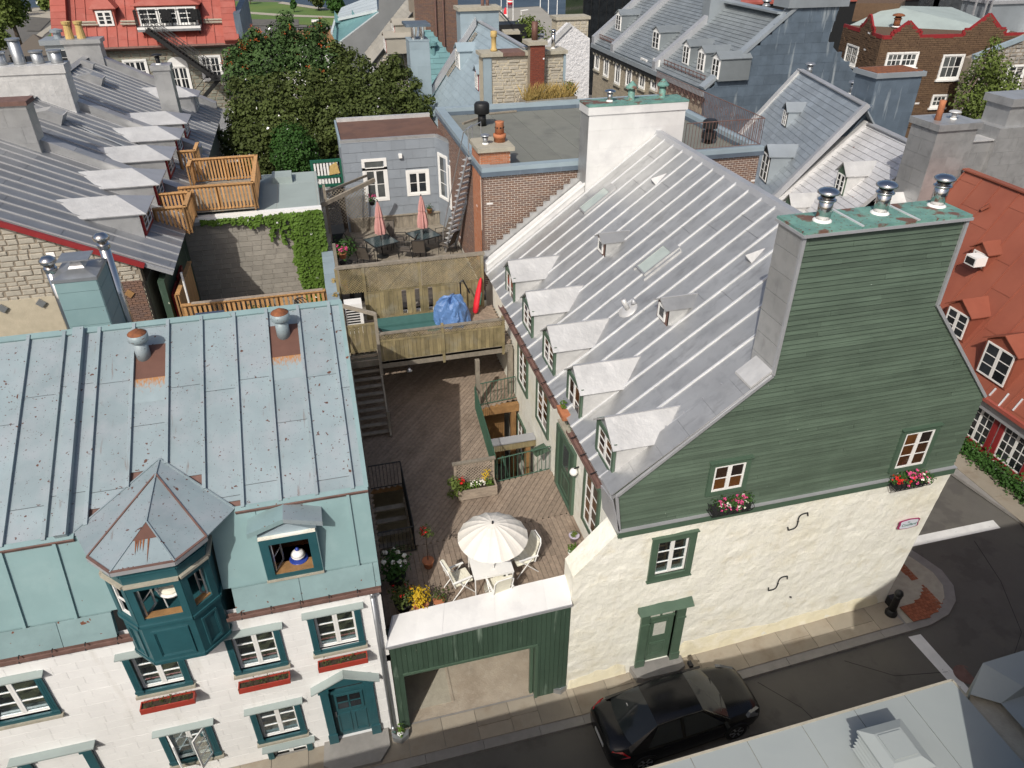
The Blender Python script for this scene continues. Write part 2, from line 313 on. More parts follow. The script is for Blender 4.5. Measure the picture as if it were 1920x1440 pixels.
class Fr:
 def __init__(s, o, u, v, n=None):
  s.o = V(o); s.u = V(u).normalized(); s.v = V(v).normalized(); s.n = V(n).normalized() if n is not None else s.u.cross(s.v).normalized()
 def p(s, a, b, c=0.): return s.o + s.u * a + s.v * b + s.n * c
 def uv(s, q): d = V(q) - s.o; return (d.dot(s.u), d.dot(s.v))
 def at(s, a, b, c=0.): return Fr(s.p(a, b, c), s.u, s.v, s.n)
 def bx(s, mb, a0, b0, a1, b1, c0, c1): return mb.hexa(s.p(a0, b0, c0), s.u * (a1 - a0), s.v * (b1 - b0), s.n * (c1 - c0))
 def pc(s, name, m, parent, a0, b0, a1, b1, c0, c1, kind='box', k=0): return piece(name, m, parent, s.p(a0, b0, c0), s.u * (a1 - a0), s.v * (b1 - b0), s.n * (c1 - c0), kind, k)
XP = V((1, 0, 0)); YP = V((0, 1, 0)); ZP = V((0, 0, 1))
def scan(loops, v):
 xs = []
 for lp in loops:
  for (x0, y0), (x1, y1) in zip(lp, lp[1:] + lp[:1]):
   if (y0 <= v) != (y1 <= v): xs.append(x0 + (x1 - x0) * (v - y0) / (y1 - y0))
 xs.sort(); return list(zip(xs[::2], xs[1::2]))
def rect(a0, b0, a1, b1): return [(a0, b0), (a1, b0), (a1, b1), (a0, b1)]
def field(parent, name, m, fr, loops, bw, bh, gap=.008, dep=.02, kind='box', off=.5, jit=0., maxn=300, wv=0., c0=.001, phase=0., dv=0., nvar=6, v0=None, hv=0., slope_ends=False):
 """one piece per brick, board, shingle or panel inside the loops (even-odd) of the plane fr"""
 ys = [y for lp in loops for _, y in lp]; y = min(ys) if v0 is None else v0; top = max(ys); rects = []; row = 0
 while y < top - 1e-4:
  h = bh * (1 + R.uniform(-hv, hv)) if hv else bh
  y1 = min(y + h, top); ym = (y + y1) / 2
  for (xa, xb) in scan(loops, ym):
   if bw is None or bw > 500: rects.append((xa, y, xb, y1)); continue
   ph = phase + (row * off * bw if off != 'r' else R.uniform(0, bw))
   x = math.floor((xa - ph) / bw) * bw + ph
   while x < xb - 1e-4:
    wd = bw * (1 + R.uniform(-wv, wv)) if wv else bw
    x1 = x + wd; a = max(x, xa); b = min(x1, xb)
    if b - a > .22 * bw or (b - a > .03 and bw > .6): rects.append((a, y, b, y1))
    x = x1
  y = y1; row += 1
 g = gap / 2
 rects = [r for r in rects if r[2] - r[0] > gap * 1.2 and r[3] - r[1] > gap * 1.2]
 if len(rects) > maxn:
  rects.sort(key=lambda r: (fr.p((r[0] + r[2]) / 2, (r[1] + r[3]) / 2) - CP).length / math.sqrt((r[2] - r[0]) * (r[3] - r[1])))
 made = []
 for r in rects[:maxn]:
  d = dep * (1 + R.uniform(-dv, dv)) if dv else dep
  made.append(fr.pc(name, m, parent, r[0] + g, r[1] + g, r[2] - g, r[3] - g, c0, c0 + d, kind, R.randrange(nvar) if kind == 'stone' else 0))
 if len(rects) > maxn:
  mb = MB(); uk = [unit(m, kind, k) for k in range(nvar if kind == 'stone' else 1)]
  for r in rects[maxn:]:
   d = dep * (1 + R.uniform(-dv, dv)) if dv else dep; me = R.choice(uk)
   mb.add([fr.p(r[0] + g + q.co.x * (r[2] - r[0] - gap), r[1] + g + q.co.y * (r[3] - r[1] - gap), c0 + q.co.z * d) for q in me.vertices], [tuple(f.vertices) for f in me.polygons])
  o = mb.build(name + '_courses', m, parent); o['kind'] = 'stuff'; made.append(o)
 return made
def wall(parent, name, m, fr, loops_outer, holes, thick=.3, extra=None):
 """rectangular-hole wall: front skin as cells, plus reveals"""
 us = sorted({round(x, 4) for h in holes for x in (h[0], h[2])}); (a0, b0, a1, b1) = loops_outer
 us = sorted({a0, a1} | {x for x in us if a0 < x < a1}); vs = sorted({b0, b1} | {round(y, 4) for h in holes for y in (h[1], h[3]) if b0 < y < b1})
 mb = MB()
 for i in range(len(us) - 1):
  for j in range(len(vs) - 1):
   cu = (us[i] + us[i + 1]) / 2; cv = (vs[j] + vs[j + 1]) / 2
   if any(h[0] < cu < h[2] and h[1] < cv < h[3] for h in holes): continue
   mb.add([fr.p(us[i], vs[j]), fr.p(us[i + 1], vs[j]), fr.p(us[i + 1], vs[j + 1]), fr.p(us[i], vs[j + 1])], [(0, 1, 2, 3)])
 for h in holes:
  q = [fr.p(h[0], h[1]), fr.p(h[2], h[1]), fr.p(h[2], h[3]), fr.p(h[0], h[3])]; d = -fr.n * thick
  for k in range(4): mb.add([q[k], q[(k + 1) % 4], q[(k + 1) % 4] + d, q[k] + d], [(0, 1, 2, 3)])
 return mb.build(name, m, parent, fix=False)
def frame4(mb, fr, a0, b0, a1, b1, wd, c0, c1, wb=None):
 wb = wd if wb is None else wb
 fr.bx(mb, a0, b0, a0 + wd, b1, c0, c1); fr.bx(mb, a1 - wd, b0, a1, b1, c0, c1)
 fr.bx(mb, a0 + wd, b0, a1 - wd, b0 + wb, c0, c1); fr.bx(mb, a0 + wd, b1 - wd, a1 - wd, b1, c0, c1)
def window(parent, fr, w, h, rows=3, sashes=2, cols=1, cas=None, casw=.12, casd=.05, sash=None, glass=None, hood=None, sill=None, flat=False, name='window', st=.05, mun=.022, room=None, c0=0., label=None, shelves=0, swing=None):
 sash = sash or m_white; glass = glass or m_glass
 win = None
 if cas:
  mb = MB(); frame4(mb, fr, -casw, -casw, w + casw, h + casw, casw, -.02, casd)
  win = mb.build('window_frame' if flat else name, cas, parent)
 sw = w / sashes; par = parent if flat else win; first = None
 for s in range(sashes):
  f = fr.at(s * sw, 0, c0); mb = MB(); frame4(mb, f, 0.002, 0, sw - .002, h, st, 0, .035)
  iw = (sw - 2 * st) / cols; ih = (h - 2 * st) / rows
  for k in range(1, rows): f.bx(mb, st, st + k * ih - mun / 2, sw - st, st + k * ih + mun / 2, .006, .030)
  for k in range(1, cols): f.bx(mb, st + k * iw - mun / 2, st, st + k * iw + mun / 2, h - st, .004, .028)
  o = mb.build('sash' if (par or s) else name, sash, par if par else parent)
  if par is None: par = o
  for i in range(cols):
   for j in range(rows): f.pc('pane', glass, par, st + i * iw + .003, st + j * ih + .003, st + (i + 1) * iw - .003, st + (j + 1) * ih - .003, .012, .018)
 if hood:
  mb = MB(); (hm, hx, hh, hd) = hood; fr.bx(mb, -casw - hx, h + casw, w + casw + hx, h + casw + hh, -.02, hd); mb.build('hood', hm, par)
 if sill:
  mb = MB(); (hm, hx, hh, hd) = sill; fr.bx(mb, -casw - hx, -casw - hh, w + casw + hx, -casw, -.02, hd); mb.build('sill', hm, par)
 if room:
  mb = MB(); (dm, dd) = room
  q = [fr.p(0, 0, -.3), fr.p(w, 0, -.3), fr.p(w, h, -.3), fr.p(0, h, -.3)]; d = -fr.n * dd
  for k in range(4): mb.add([q[k], q[(k + 1) % 4], q[(k + 1) % 4] + d, q[k] + d], [(0, 1, 2, 3)])
  mb.add([p + d for p in q], [(0, 1, 2, 3)]); mb.build('interior', dm, par, fix=False)
 for k in range(shelves):
  mb = MB(); y = .06 + k * (h - .1) / shelves
  fr.bx(mb, .02, y, w - .02, y + .035, -.42, -.16); mb.build('inner_shelf', m_shelf, par)
 return par
def slopefr(o, u, upslope): return Fr(o, u, upslope)
def seamroof(parent, o, u, v, loops, sp, m, ms, sw=.05, sh=.045, plen=3., first=0., exc=None, seamname='standing_seam', pname='roof_panel', swin=None):
 """o origin, u along eave, v up slope (unit). loops in (u,v)."""
 fr = Fr(o, u, v); n = fr.n
 if n.z < 0: n = -n
 # rows of the field run along u, so turn the frame: field-u = slope, field-v = eave
 f2 = Fr(o, v, u, n); lp2 = [[(b, a) for a, b in lp] for lp in loops]
 field(parent, pname, m, f2, lp2, plen, sp, .012, .012, off='r', c0=.002, v0=first)
 amin = min(a for lp in loops for a, _ in lp); amax = max(a for lp in loops for a, _ in lp); a = first
 while a < amax + 1e-3:
  if a > amin - 1e-3:
   aa = min(max(a, amin + .01), amax - .01)
   for (x0, x1) in scan(lp2, aa):
    if x1 - x0 > .15: f2.pc(seamname, ms, parent, x0, aa - sw / 2, x1, aa + sw / 2, .010, .010 + sh)
  a += sp
 return f2
def leafcloud(mb, pts, n, size, spread, asp=1., up=.3):
 for _ in range(n):
  c = V(R.choice(pts)); d = V((R.gauss(0, 1), R.gauss(0, 1), R.gauss(0, 1)))
  if d.length < 1e-3: continue
  d.normalize(); q = c + d * spread * (R.random() ** .45)
  mb.card(q, d + V((R.uniform(-.6, .6), R.uniform(-.6, .6), R.uniform(-.2, .8) + up)), size * R.uniform(.6, 1.35), asp)
def leafball(mb, c, rx, ry, rz, n, size, shell=.35, asp=1.):
 c = V(c)
 for _ in range(n):
  d = V((R.gauss(0, 1), R.gauss(0, 1), R.gauss(0, 1))).normalized(); k = 1 - shell * R.random() ** 1.5
  mb.card(c + V((d.x * rx * k, d.y * ry * k, d.z * rz * k)), d + V((R.uniform(-.7, .7), R.uniform(-.7, .7), R.uniform(-.4, .7))), size * R.uniform(.6, 1.4), asp)
def g(x):
 return 0. if x < 4.7 else (.062 * (x - 4.7) if x < 14.6 else .614 + .035 * (min(x, 26) - 14.6))
def flue(name, c, r, h, capr, label, cat='flue', group=None, m=None, cone=False):
 t = root(name, c, label, cat, group); m = m or m_chrome; c = V(c)
 MB().lathe(c, [(r, 0), (r, h)], 20).build('pipe', m, t, True)
 MB().lathe(c, [(r * 1.1, h * .80), (r * 1.3, h * .84), (r * 1.3, h * .88), (r * 1.05, h * .92)], 20).build('collar', m, t, True)
 MB().lathe(c, [(r * .95, h), (r * .95, h + r * .45)], 14).build('vent_throat', m_dark, t, True)
 MB().lathe(c, [(capr * .98, h + r * .40), (capr, h + r * .55), (capr * .85, h + r * .85), (capr * .5, h + r * 1.1), (0, h + r * 1.2)] if not cone else [(capr, h + r * .4), (capr, h + r * .5), (0, h + r * 1.3)], 20).build('cap', m, t, not cone)
 MB().lathe(c, [(r * 1.35, -.02), (r * 1.3, .02), (r, .05)], 20).build('base_flange', m_white, t, True)
 return t

# ================================================================== GROUND, STREET, RIVER
def poly(name, pts, m, kind='structure', parent=None):
 mb = MB(); mb.add(pts, [tuple(range(len(pts)))]); o = mb.build(name, m, parent)
 if kind and parent is None: o['kind'] = kind
 return o
mb = MB()
xs = [-400, 4.7, 9.6, 14.6, 26, 600]
for a, b in zip(xs[:-1], xs[1:]):
 mb.add([(a, -80, g(a) - .06), (b, -80, g(b) - .06), (b, 75, g(b) - .06), (a, 75, g(a) - .06)], [(0, 1, 2, 3)])
shore = [PZ(x, y, 0) for x, y in [(-900, 30), (15, 18), (100, 10), (300, -6), (480, -4), (530, 3), (588, 12), (640, 17), (868, 17), (928, 16), (1013, 11), (1048, 42), (1150, 66), (1500, 62), (2900, 70)]]
mb.add([V((-400, 75, -.02))] + [V((p.x, p.y, -.02)) for p in shore] + [V((600, 75, -.02))], [tuple(range(len(shore) + 2))])
for a, b in zip(shore[:-1], shore[1:]):
 mb.add([(a.x, a.y, -.02), (b.x, b.y, -.02), (b.x, b.y, -5), (a.x, a.y, -5)], [(0, 1, 2, 3)])
gr = mb.build('ground', m_ground); gr['kind'] = 'structure'
poly('river', [(-2500, 60, -3.2), (2500, 60, -3.2), (2500, 2600, -3.2), (-2500, 2600, -3.2)], m_water)
# road surface
mb = MB()
xs = [-40, 4.7, 9.6, 14.6, 26, 60]
for a, b in zip(xs[:-1], xs[1:]): mb.add([(a, -2, g(a)), (b, -2, g(b)), (b, 10.6, g(b)), (a, 10.6, g(a))], [(0, 1, 2, 3)])
mb.add([(14.6, 10.6, g(14.6)), (21, 10.6, g(21)), (25, 75, g(21)), (16.4, 75, g(14.6))], [(0, 1, 2, 3)])
mb.build('road', m_asphalt)['kind'] = 'structure'
def strip(name, pxs, dz, m):
 pts = []
 for x, y in pxs:
  p = PZ(x, y, .6)
  for _ in range(4): p = PZ(x, y, g(p.x) + dz)
  pts.append(p)
 return poly(name, pts, m)
strip('crosswalk_line', [(1690, 1011), (1862, 975), (1876, 990), (1690, 1029)], .006, m_line)
strip('stop_line', [(1703, 1194), (1726, 1189), (1830, 1306), (1806, 1308)], .006, m_line)
# manhole ring
mc = PZ(1808, 1268, .55); MB().lathe((mc.x, mc.y, g(mc.x) + .002), [(.30, 0), (.30, .006), (.27, .006), (.27, .003)], 24).build('manhole_cover', m_rustedge)['kind'] = 'structure'
for i, pts in enumerate((((5.2, 7.6), (6.4, 8.3), (7.1, 8.25), (8.6, 8.9), (9.9, 8.8)), ((9.6, 10.2), (10.3, 9.2), (10.6, 8.2), (11.4, 7.2)), ((12.2, 10.1), (13.2, 9.3), (14.6, 9.0)), ((16.2, 8.6), (17.5, 9.5), (18.4, 11.2), (18.9, 12.8)))):
 for a, b in zip(pts[:-1], pts[1:]): MB().bar((a[0], a[1], g(a[0]) + .002), (b[0], b[1], g(b[0]) + .002), .010, .006).build('road_crack', m_dark)['kind'] = 'structure'
# pavement in front of the houses: slabs and kerb stones
sw = MB()
for a, b in ((-22, 4.7), (4.7, 14.6)): sw.hexa((a, 10.6, g(a) - .05), (b - a, 0, g(b) - g(a)), (0, .95, 0), (0, 0, .13))
swk = sw.build('pavement', m_kerb); swk['kind'] = 'structure'
for a, b in ((-22, 4.7), (4.7, 14.55)):
 u = V((b - a, 0, g(b) - g(a))); fr = Fr((a, 10.62, g(a) + .075), u, YP); L = u.length
 x = 0
 while x < L - .1:
  wd = min(R.choice((.75, .9, 1.25)), L - x)
  if R.random() < .55:
   k = R.uniform(.3, .6); cells = [(0, k), (k, .87)]
  else: cells = [(0, .87)]
  for c0, c1 in cells: fr.pc('paving_slab', m_slab, swk, x + .006, c0 + .006, x + wd - .006, c1 - .006, .0, .03 + R.uniform(-.004, .004))
  x += wd
 fr = Fr((a, 10.36, g(a) + .0), u, YP)
 field(swk, 'kerb_stone', m_kerb, fr, [rect(0, 0, L, .25)], 1.5, .25, .012, .10, off=0, c0=-.02)
# rounded street corner
def gp(x, y, dz=.1):
 p = PZ(x, y, .7)
 for _ in range(4): p = PZ(x, y, g(p.x) + dz)
 return p
arc = [V((14.5, 10.36, 0)), V((15.2, 10.38, 0)), V((15.95, 10.55, 0)), V((16.5, 10.9, 0)), V((16.85, 11.4, 0)), V((16.95, 12.0, 0)), V((16.75, 12.7, 0)), V((16.45, 13.5, 0)), V((16.3, 15, 0)), V((16.3, 24.9, 0)), V((14.5, 24.9, 0))]
cp_ = MB().prism([(p.x, p.y, g(p.x) - .05) for p in arc], (0, 0, .13)).build('corner_pavement', m_kerb); cp_['kind'] = 'structure'
inn = [V((14.55, 10.6, 0)), V((15.15, 10.62, 0)), V((15.8, 10.78, 0)), V((16.27, 11.1, 0)), V((16.55, 11.5, 0)), V((16.62, 12.0, 0)), V((16.45, 12.6, 0)), V((16.15, 13.4, 0)), V((16.0, 15, 0)), V((16.0, 24.9, 0)), V((14.5, 24.9, 0))]
MB().prism([(p.x, p.y, g(p.x) + .081) for p in inn], (0, 0, .006)).build('concrete_apron', m_concrete, cp_)
def ppoly(pxs): return [(p.x, p.y) for p in [gp(1600 + x / 6.545, 960 + y / 6.545, .09) for x, y in pxs]]
pf = Fr((0, 0, g(15.6) + .0885), XP, YP)
field(cp_, 'paver', m_paver, pf, [ppoly([(640, 530), (800, 665), (930, 770), (715, 838), (560, 700)]), ppoly([(850, 900), (1060, 950), (1108, 1050), (1060, 1190), (900, 1305), (735, 1355), (560, 1175), (740, 1120), (830, 1040)])], .11, .11, .006, .012, jit=0)
for pp in ([(640, 530), (800, 665), (930, 770), (715, 838), (560, 700)], [(850, 900), (1060, 950), (1108, 1050), (1060, 1190), (900, 1305), (735, 1355), (560, 1175), (740, 1120), (830, 1040)]): MB().prism([pf.p(a, b, -.001) for a, b in ppoly(pp)], (0, 0, .004)).build('paver_bed', m_paver, cp_)
# iron bollard on the corner
bl = root('bollard', (14.35, 11.02, g(14.35) + .1), 'black cast iron bollard at the corner of the cream wall', 'bollard')
MB().lathe(bl.location, [(.17, -.02), (.17, .08), (.13, .12), (.13, .18)], 16).build('base', m_iron, bl, True)
MB().lathe(bl.location, [(.105, .18), (.095, .7), (.11, .72), (.11, .76), (.08, .78)], 16).build('shaft', m_iron, bl, True)
MB().lathe(bl.location, [(.09, .78), (.125, .84), (.10, .93), (.04, .98), (0, .99)], 16).build('cap', m_iron, bl, True)
gl = root('guard_stone', (14.75, 11.75, g(14.75) + .1), 'grey metal guard box at the foot of the wall corner beside the bollard', 'corner guard')
MB().box(14.45, 11.2, g(14.6), 14.7, 11.42, g(14.6) + .4).build('guard_plate', m_iron, gl)
# driveway under the deck
mb = MB(); mb.add([(.1, 11.3, .06), (4.52, 11.3, .06), (4.52, 22, .06), (.1, 22, .06)], [(0, 1, 2, 3)])
dv = mb.build('driveway', m_passage); dv['kind'] = 'structure'
MB().box(.12, 11.9, .03, 1.42, 21, .075).build('side_strip', m_concrete, dv)
MB().box(1.42, 11.9, .03, 1.5, 21, .085).build('strip_kerb', m_passage, dv)
# far pavement across the side street
fs = MB().prism([(20.55, 10.2, .86), (20.9, 13, .86), (20.45, 16, .86), (20.3, 24, .86), (22.6, 24, .86), (22.6, 10.2, .86)], (0, 0, .1)).build('far_pavement', m_kerb); fs['kind'] = 'structure'
fr = Fr((20.85, 10.3, .9605), YP, XP, ZP)
field(fs, 'paving_slab', m_slab, fr, [rect(0, .0, 13, 1.6)], 1.3, .8, .012, .02)

# ================================================================== FLAT ROOF AT LOWER RIGHT (casts the street shadow)
fb = root('flat_roofed_building', (2, 2, 0), 'flat roofed building in the lower right corner with pale granulated roof and louvred vent', 'building')
ZR = 6.6
A = PZ(1785, 1275, ZR); J = PZ(1813, 1306, ZR)
E0 = PZ(1220, 1440, ZR)
ey = E0.y + (A.y - E0.y) * (-18 - E0.x) / (A.x - E0.x)
MB().prism([(-18, -12, 0), (-18, ey, 0), (A.x, A.y - .04, 0), (J.x, J.y - .02, 0), (J.x, -12, 0)], (0, 0, ZR - .02)).build('wall', m_concrete, fb)
fr = Fr((0, 0, ZR - .015), YP, XP, ZP)
lp = [[(-12, -18), (ey, -18), (A.y, A.x), (J.y, J.x), (-12, J.x)]]
field(fb, 'roof_sheet', m_brroof, fr, lp, 9, 1.02, .012, .014, off='r', v0=A.x - 28 * 1.02)
for p, q in (((-18, ey), (A.x, A.y)), ((A.x, A.y), (J.x, J.y))):
 MB().bar((p[0], p[1], ZR - .02), (q[0], q[1], ZR - .02), .04, .06).build('roof_edge', m_concrete, fb)
# raised neighbour block
ZB2 = 7.05; B = PZ(1843, 1243, ZB2); Cc = PZ(1925, 1218, ZB2); e = (Cc - B).normalized()
Cx = B + e * 14
MB().prism([(J.x + .02, J.y - .05, 0), (B.x, B.y, 0), (Cx.x, Cx.y, 0), (Cx.x, -12, 0), (J.x + .02, -12, 0)], (0, 0, 6.55)).build('annexe_wall', m_concrete, fb)
mb = MB(); mb.add([(B.x, B.y, ZB2), Cx, (Cx.x, Cx.y - .5, ZB2 - .12), (B.x + .42, B.y - .5, ZB2 - .12), (J.x + .02, J.y - .02, 6.68), (J.x + .38, J.y - .3, 6.70)],
     [(0, 1, 2, 3), (0, 3, 5, 4)])
mb.add([(B.x, B.y, ZB2), Cx, (Cx.x, Cx.y, 6.5), (B.x, B.y, 6.5)], [(0, 1, 2, 3)])
mb.add([(B.x, B.y, ZB2), (J.x + .02, J.y - .02, 6.68), (J.x + .02, J.y - .02, 6.4), (B.x, B.y, 6.5)], [(0, 1, 2, 3)])
mb.add([(B.x + .42, B.y - .5, ZB2 - .12), (Cx.x, Cx.y - .5, ZB2 - .12), (Cx.x, -12, 6.75), (J.x + .38, -12, 6.7), (J.x + .38, J.y - .3, 6.70)], [(0, 1, 2, 3, 4)])
mb.build('annexe_roof', m_brroof, fb)
MB().box(7.9, -12, 0, 30, 3.16, 10.5).build('tall_block', m_concrete, fb)  # unseen taller part, placed to throw the shadow at the wall corner
mb = MB(); mb.add([(7.9, 3.16, 10.5), (30, 3.16, 10.5), (30, -6, 10.5), (7.9, -6, 10.5), (9.4, 1.7, 14), (30, 1.7, 14)], [(0, 1, 5, 4), (3, 0, 4), (2, 3, 4, 5), (1, 2, 5)]); mb.build('tall_block_roof', m_brroof, fb)  # unseen hipped roof, shaped for the slanting shadow over the side street
# louvred roof vent
c = PZ(1672, 1418, ZR + .35); c.z = ZR
rv = root('roof_vent', c, 'louvred pale metal vent box on the flat roof at lower right', 'roof vent')
MB().box(c.x - .27, c.y - .27, ZR - .01, c.x + .27, c.y + .27, ZR + .5).build('housing', m_brroof, rv)
for k in range(5):
 z = ZR + .12 + k * .085
 MB().loft([[(c.x + sx * a, c.y + sy * a, zz) for sx, sy in ((-1, -1), (1, -1), (1, 1), (-1, 1))] for a, zz in ((.38, z), (.36, z + .02), (.28, z + .075))]).build('louvre', m_brroof, rv)
MB().loft([[(c.x + sx * a, c.y + sy * a, zz) for sx, sy in ((-1, -1), (1, -1), (1, 1), (-1, 1))] for a, zz in ((.40, ZR + .54), (.40, ZR + .58), (.24, ZR + .66), (.20, ZR + .66), (.20, ZR + .68))]).build('cap', m_brroof, rv)

# ================================================================== PARKED CAR
car = root('parked_car', (0, 0, 0), 'black four door sedan parked in shade by the cream wall', 'car')
def ringb(x, hw, zt, zs, zb):
 r = [(-hw * .90, zb), (-hw * .98, zb + .10), (-hw, (zb + zs) / 2), (-hw * .985, zs - .07), (-hw * .93, zs), (-hw * .72, zt - .012), (-hw * .36, zt + .006), (0, zt + .012)]
 return [(x, a, b) for a, b in r] + [(x, -a, b) for a, b in r[-2::-1]]
st = [(-2.23, .55, .80, .74, .42), (-2.20, .70, .96, .86, .34), (-2.08, .81, 1.03, .90, .26), (-1.75, .87, 1.04, .93, .20), (-1.2, .885, 1.00, .92, .18), (-.4, .89, .97, .90, .17), (.5, .89, .95, .885, .17),
  (1.05, .885, .945, .86, .18), (1.5, .865, .90, .80, .20), (1.85, .82, .83, .73, .22), (2.08, .73, .74, .66, .26), (2.19, .60, .64, .57, .30), (2.22, .48, .56, .52, .34)]
MB().loft([ringb(*s) for s in st]).build('body', m_carp, car, True)
def gh(x0, z0, hw0, x1, z1, hw1, nx=5, ny=7, bulge=.05):
 rows = []
 for i in range(nx + 1):
  t = i / nx; row = []
  for j in range(ny + 1):
   s = -1 + 2 * j / ny; hw = hw0 + (hw1 - hw0) * t
   row.append((x0 + (x1 - x0) * t + (1 if x1 > x0 else -1) * .12 * s * s * (1 - t), s * hw, z0 + (z1 - z0) * t + bulge * (1 - s * s) * (.4 + t * .6) + .03 * math.sin(math.pi * t)))
  rows.append(row)
 return rows
def sheet(rows):
 mb = MB(); n = len(rows[0]); mb.v = [V(p) for r in rows for p in r]
 for i in range(len(rows) - 1):
  for j in range(n - 1): mb.f.append((i * n + j, i * n + j + 1, (i + 1) * n + j + 1, (i + 1) * n + j))
 return mb
sheet(gh(-1.74, 1.02, .70, -.86, 1.385, .58)).build('rear_window', m_carg, car, True)
sheet(gh(1.22, .94, .74, .36, 1.375, .58)).build('windscreen', m_carg, car, True)
rows = []
for x, z, hw in ((-.90, 1.385, .585), (-.6, 1.41, .60), (-.2, 1.42, .605), (.1, 1.41, .60), (.40, 1.375, .585)):
 rows.append([(x, s * hw, z + .05 * (1 - s * s) - (.03 if abs(s) == 1 else 0)) for s in (-1, -.93, -.66, -.33, 0, .33, .66, .93, 1)])
sheet(rows).build('roof_panel', m_carp, car, True)
for sy in (-1, 1):
 bel = lambda x: (x, sy * (.865 - .02 * abs(x)), .925 + (-x) * .012)
 tops = [(-.92, 1.375), (-.2, 1.405), (.38, 1.365)]
 tp = lambda x, z: (x, sy * .60, z)
 MB().add([bel(-1.25), bel(-.28), tp(-.28, 1.40), tp(-.86, 1.375)], [(0, 1, 2, 3)]).build('rear_side_window', m_carg, car)
 MB().add([bel(-.20), bel(.92), tp(.34, 1.365), tp(-.20, 1.405)], [(0, 1, 2, 3)]).build('front_side_window', m_carg, car)
 MB().bar(bel(-.24), tp(-.24, 1.40), .09, .03, (0, sy, .4)).build('door_pillar', m_carp, car)
 MB().bar(bel(1.12), tp(.38, 1.375), .07, .05, (0, sy, .4)).build('windscreen_pillar', m_carp, car)
 mb = MB(); mb.add([bel(-1.74), bel(-1.2), tp(-.82, 1.372), tp(-.92, 1.385), (-1.74, sy * .70, 1.02)], [(0, 1, 2, 3), (0, 3, 4)]); mb.build('rear_pillar', m_carp, car)
 MB().path([tp(.40, 1.372), tp(-.2, 1.412), tp(-.9, 1.378)], .02, 6).build('roof_rail', m_carp, car)
 MB().hexa((.86, sy * .88 - (0 if sy > 0 else .17), .90), (.10, 0, 0), (0, .17, 0), (0, 0, .12)).build('mirror', m_carp, car)
 for xx in (-.75, .35): MB().bar((xx - .1, sy * .895, .82), (xx + .1, sy * .895, .82), .02, .03).build('door_handle', m_carp, car)
 MB().loft([[(-2.10 + dx, sy * y, z) for dx, y, z in r] for r in ([(-.115, .58, .82), (.05, .80, .80), (.35, .885, .86), (.20, .80, .955), (-.04, .66, .95)], [(-.10, .52, .84), (.05, .72, .82), (.33, .80, .87), (.20, .74, .95), (-.03, .60, .94)])]).build('tail_light', m_tail, car)
 MB().loft([[(x, sy * y, z) for x, y, z in r] for r in ([(2.17, .60, .60), (1.98, .79, .62), (1.62, .85, .79), (1.75, .78, .82), (2.08, .66, .72)], [(2.10, .52, .60), (1.95, .70, .62), (1.60, .76, .79), (1.72, .70, .82), (2.04, .58, .72)])]).build('headlight', m_lamp, car)
 for xx in (-1.32, 1.33):
  wm = MB(); n = 24; rings = []
  for r, y in ((.20, .70), (.31, .70), (.325, .74), (.325, .86), (.30, .89), (.21, .885)):
   rings.append([(xx + r * math.cos(6.2832 * i / n), sy * y, .325 + r * math.sin(6.2832 * i / n)) for i in range(n)])
  wh = wm.loft(rings).build('wheel', m_tyre, car, True)
  sp = MB()
  for k in range(6):
   a = k * math.pi / 3; sp.bar((xx, sy * .87, .325), (xx + .205 * math.cos(a), sy * .88, .325 + .205 * math.sin(a)), .05, .025, (0, 1, 0))
  sp.loft([[(xx + r * math.cos(6.2832 * i / n), sy * y, .325 + r * math.sin(6.2832 * i / n)) for i in range(n)] for r, y in ((.215, .86), (.215, .885), (.19, .885), (.19, .86))])
  sp.build('rim', m_steel, wh)
  MB().loft([[(xx + r * math.cos(math.pi * i / 12), sy * y, .325 + r * math.sin(math.pi * i / 12)) for i in range(13)] for r, y in ((.36, .80), (.37, .897), (.345, .90))], closed=False).build('wheel_arch', m_dark, car)
MB().box(-2.245, -.26, .60, -2.225, .26, .73).build('number_plate', m_plate, car)
MB().box(2.20, -.45, .38, 2.235, .45, .50).build('grille', m_dark, car)
MB().bar((1.22, .45, .955), (.95, -.1, 1.10), .02, .015).build('wiper', m_iron, car); MB().bar((1.22, -.1, .975), (.95, -.6, 1.07), .02, .015).build('wiper', m_iron, car)
MB().box(-1.36, .22, 1.235, -1.34, .30, 1.27).build('sticker', m_plate, car)
MB().path([(-2.0, -.75, 1.035), (-1.78, -.72, 1.045)], .008, 5).build('boot_seam', m_dark, car)
car.location = (6.93, 9.72, g(6.93)); car.rotation_euler = (0, -math.atan(.05), math.radians(2.5)); car.scale = (.955, .955, .955)

# ================================================================== LEFT HOUSE (white masonry, teal roof)
YF = 11.5
lh = root('white_house', (-4, 12, 0), 'white painted masonry house with teal metal roof, oriel bay and teal window surrounds', 'house')
F = Fr((0, YF, 0), XP, ZP, (0, -1, 0))          # facade frame: u = x, v = z
XL = -12.5
BRK = V((0, 11.97, 7.9)); GUT = V((0, 11.36, 5.62)); RDG = V((0, 16.5, 10.0))
wins = {}
def fwin(tlx, tly, brx, bry):
 a = PY(tlx, tly, YF); b = PY(brx, bry, YF); return (a.x, b.z, b.x, a.z)
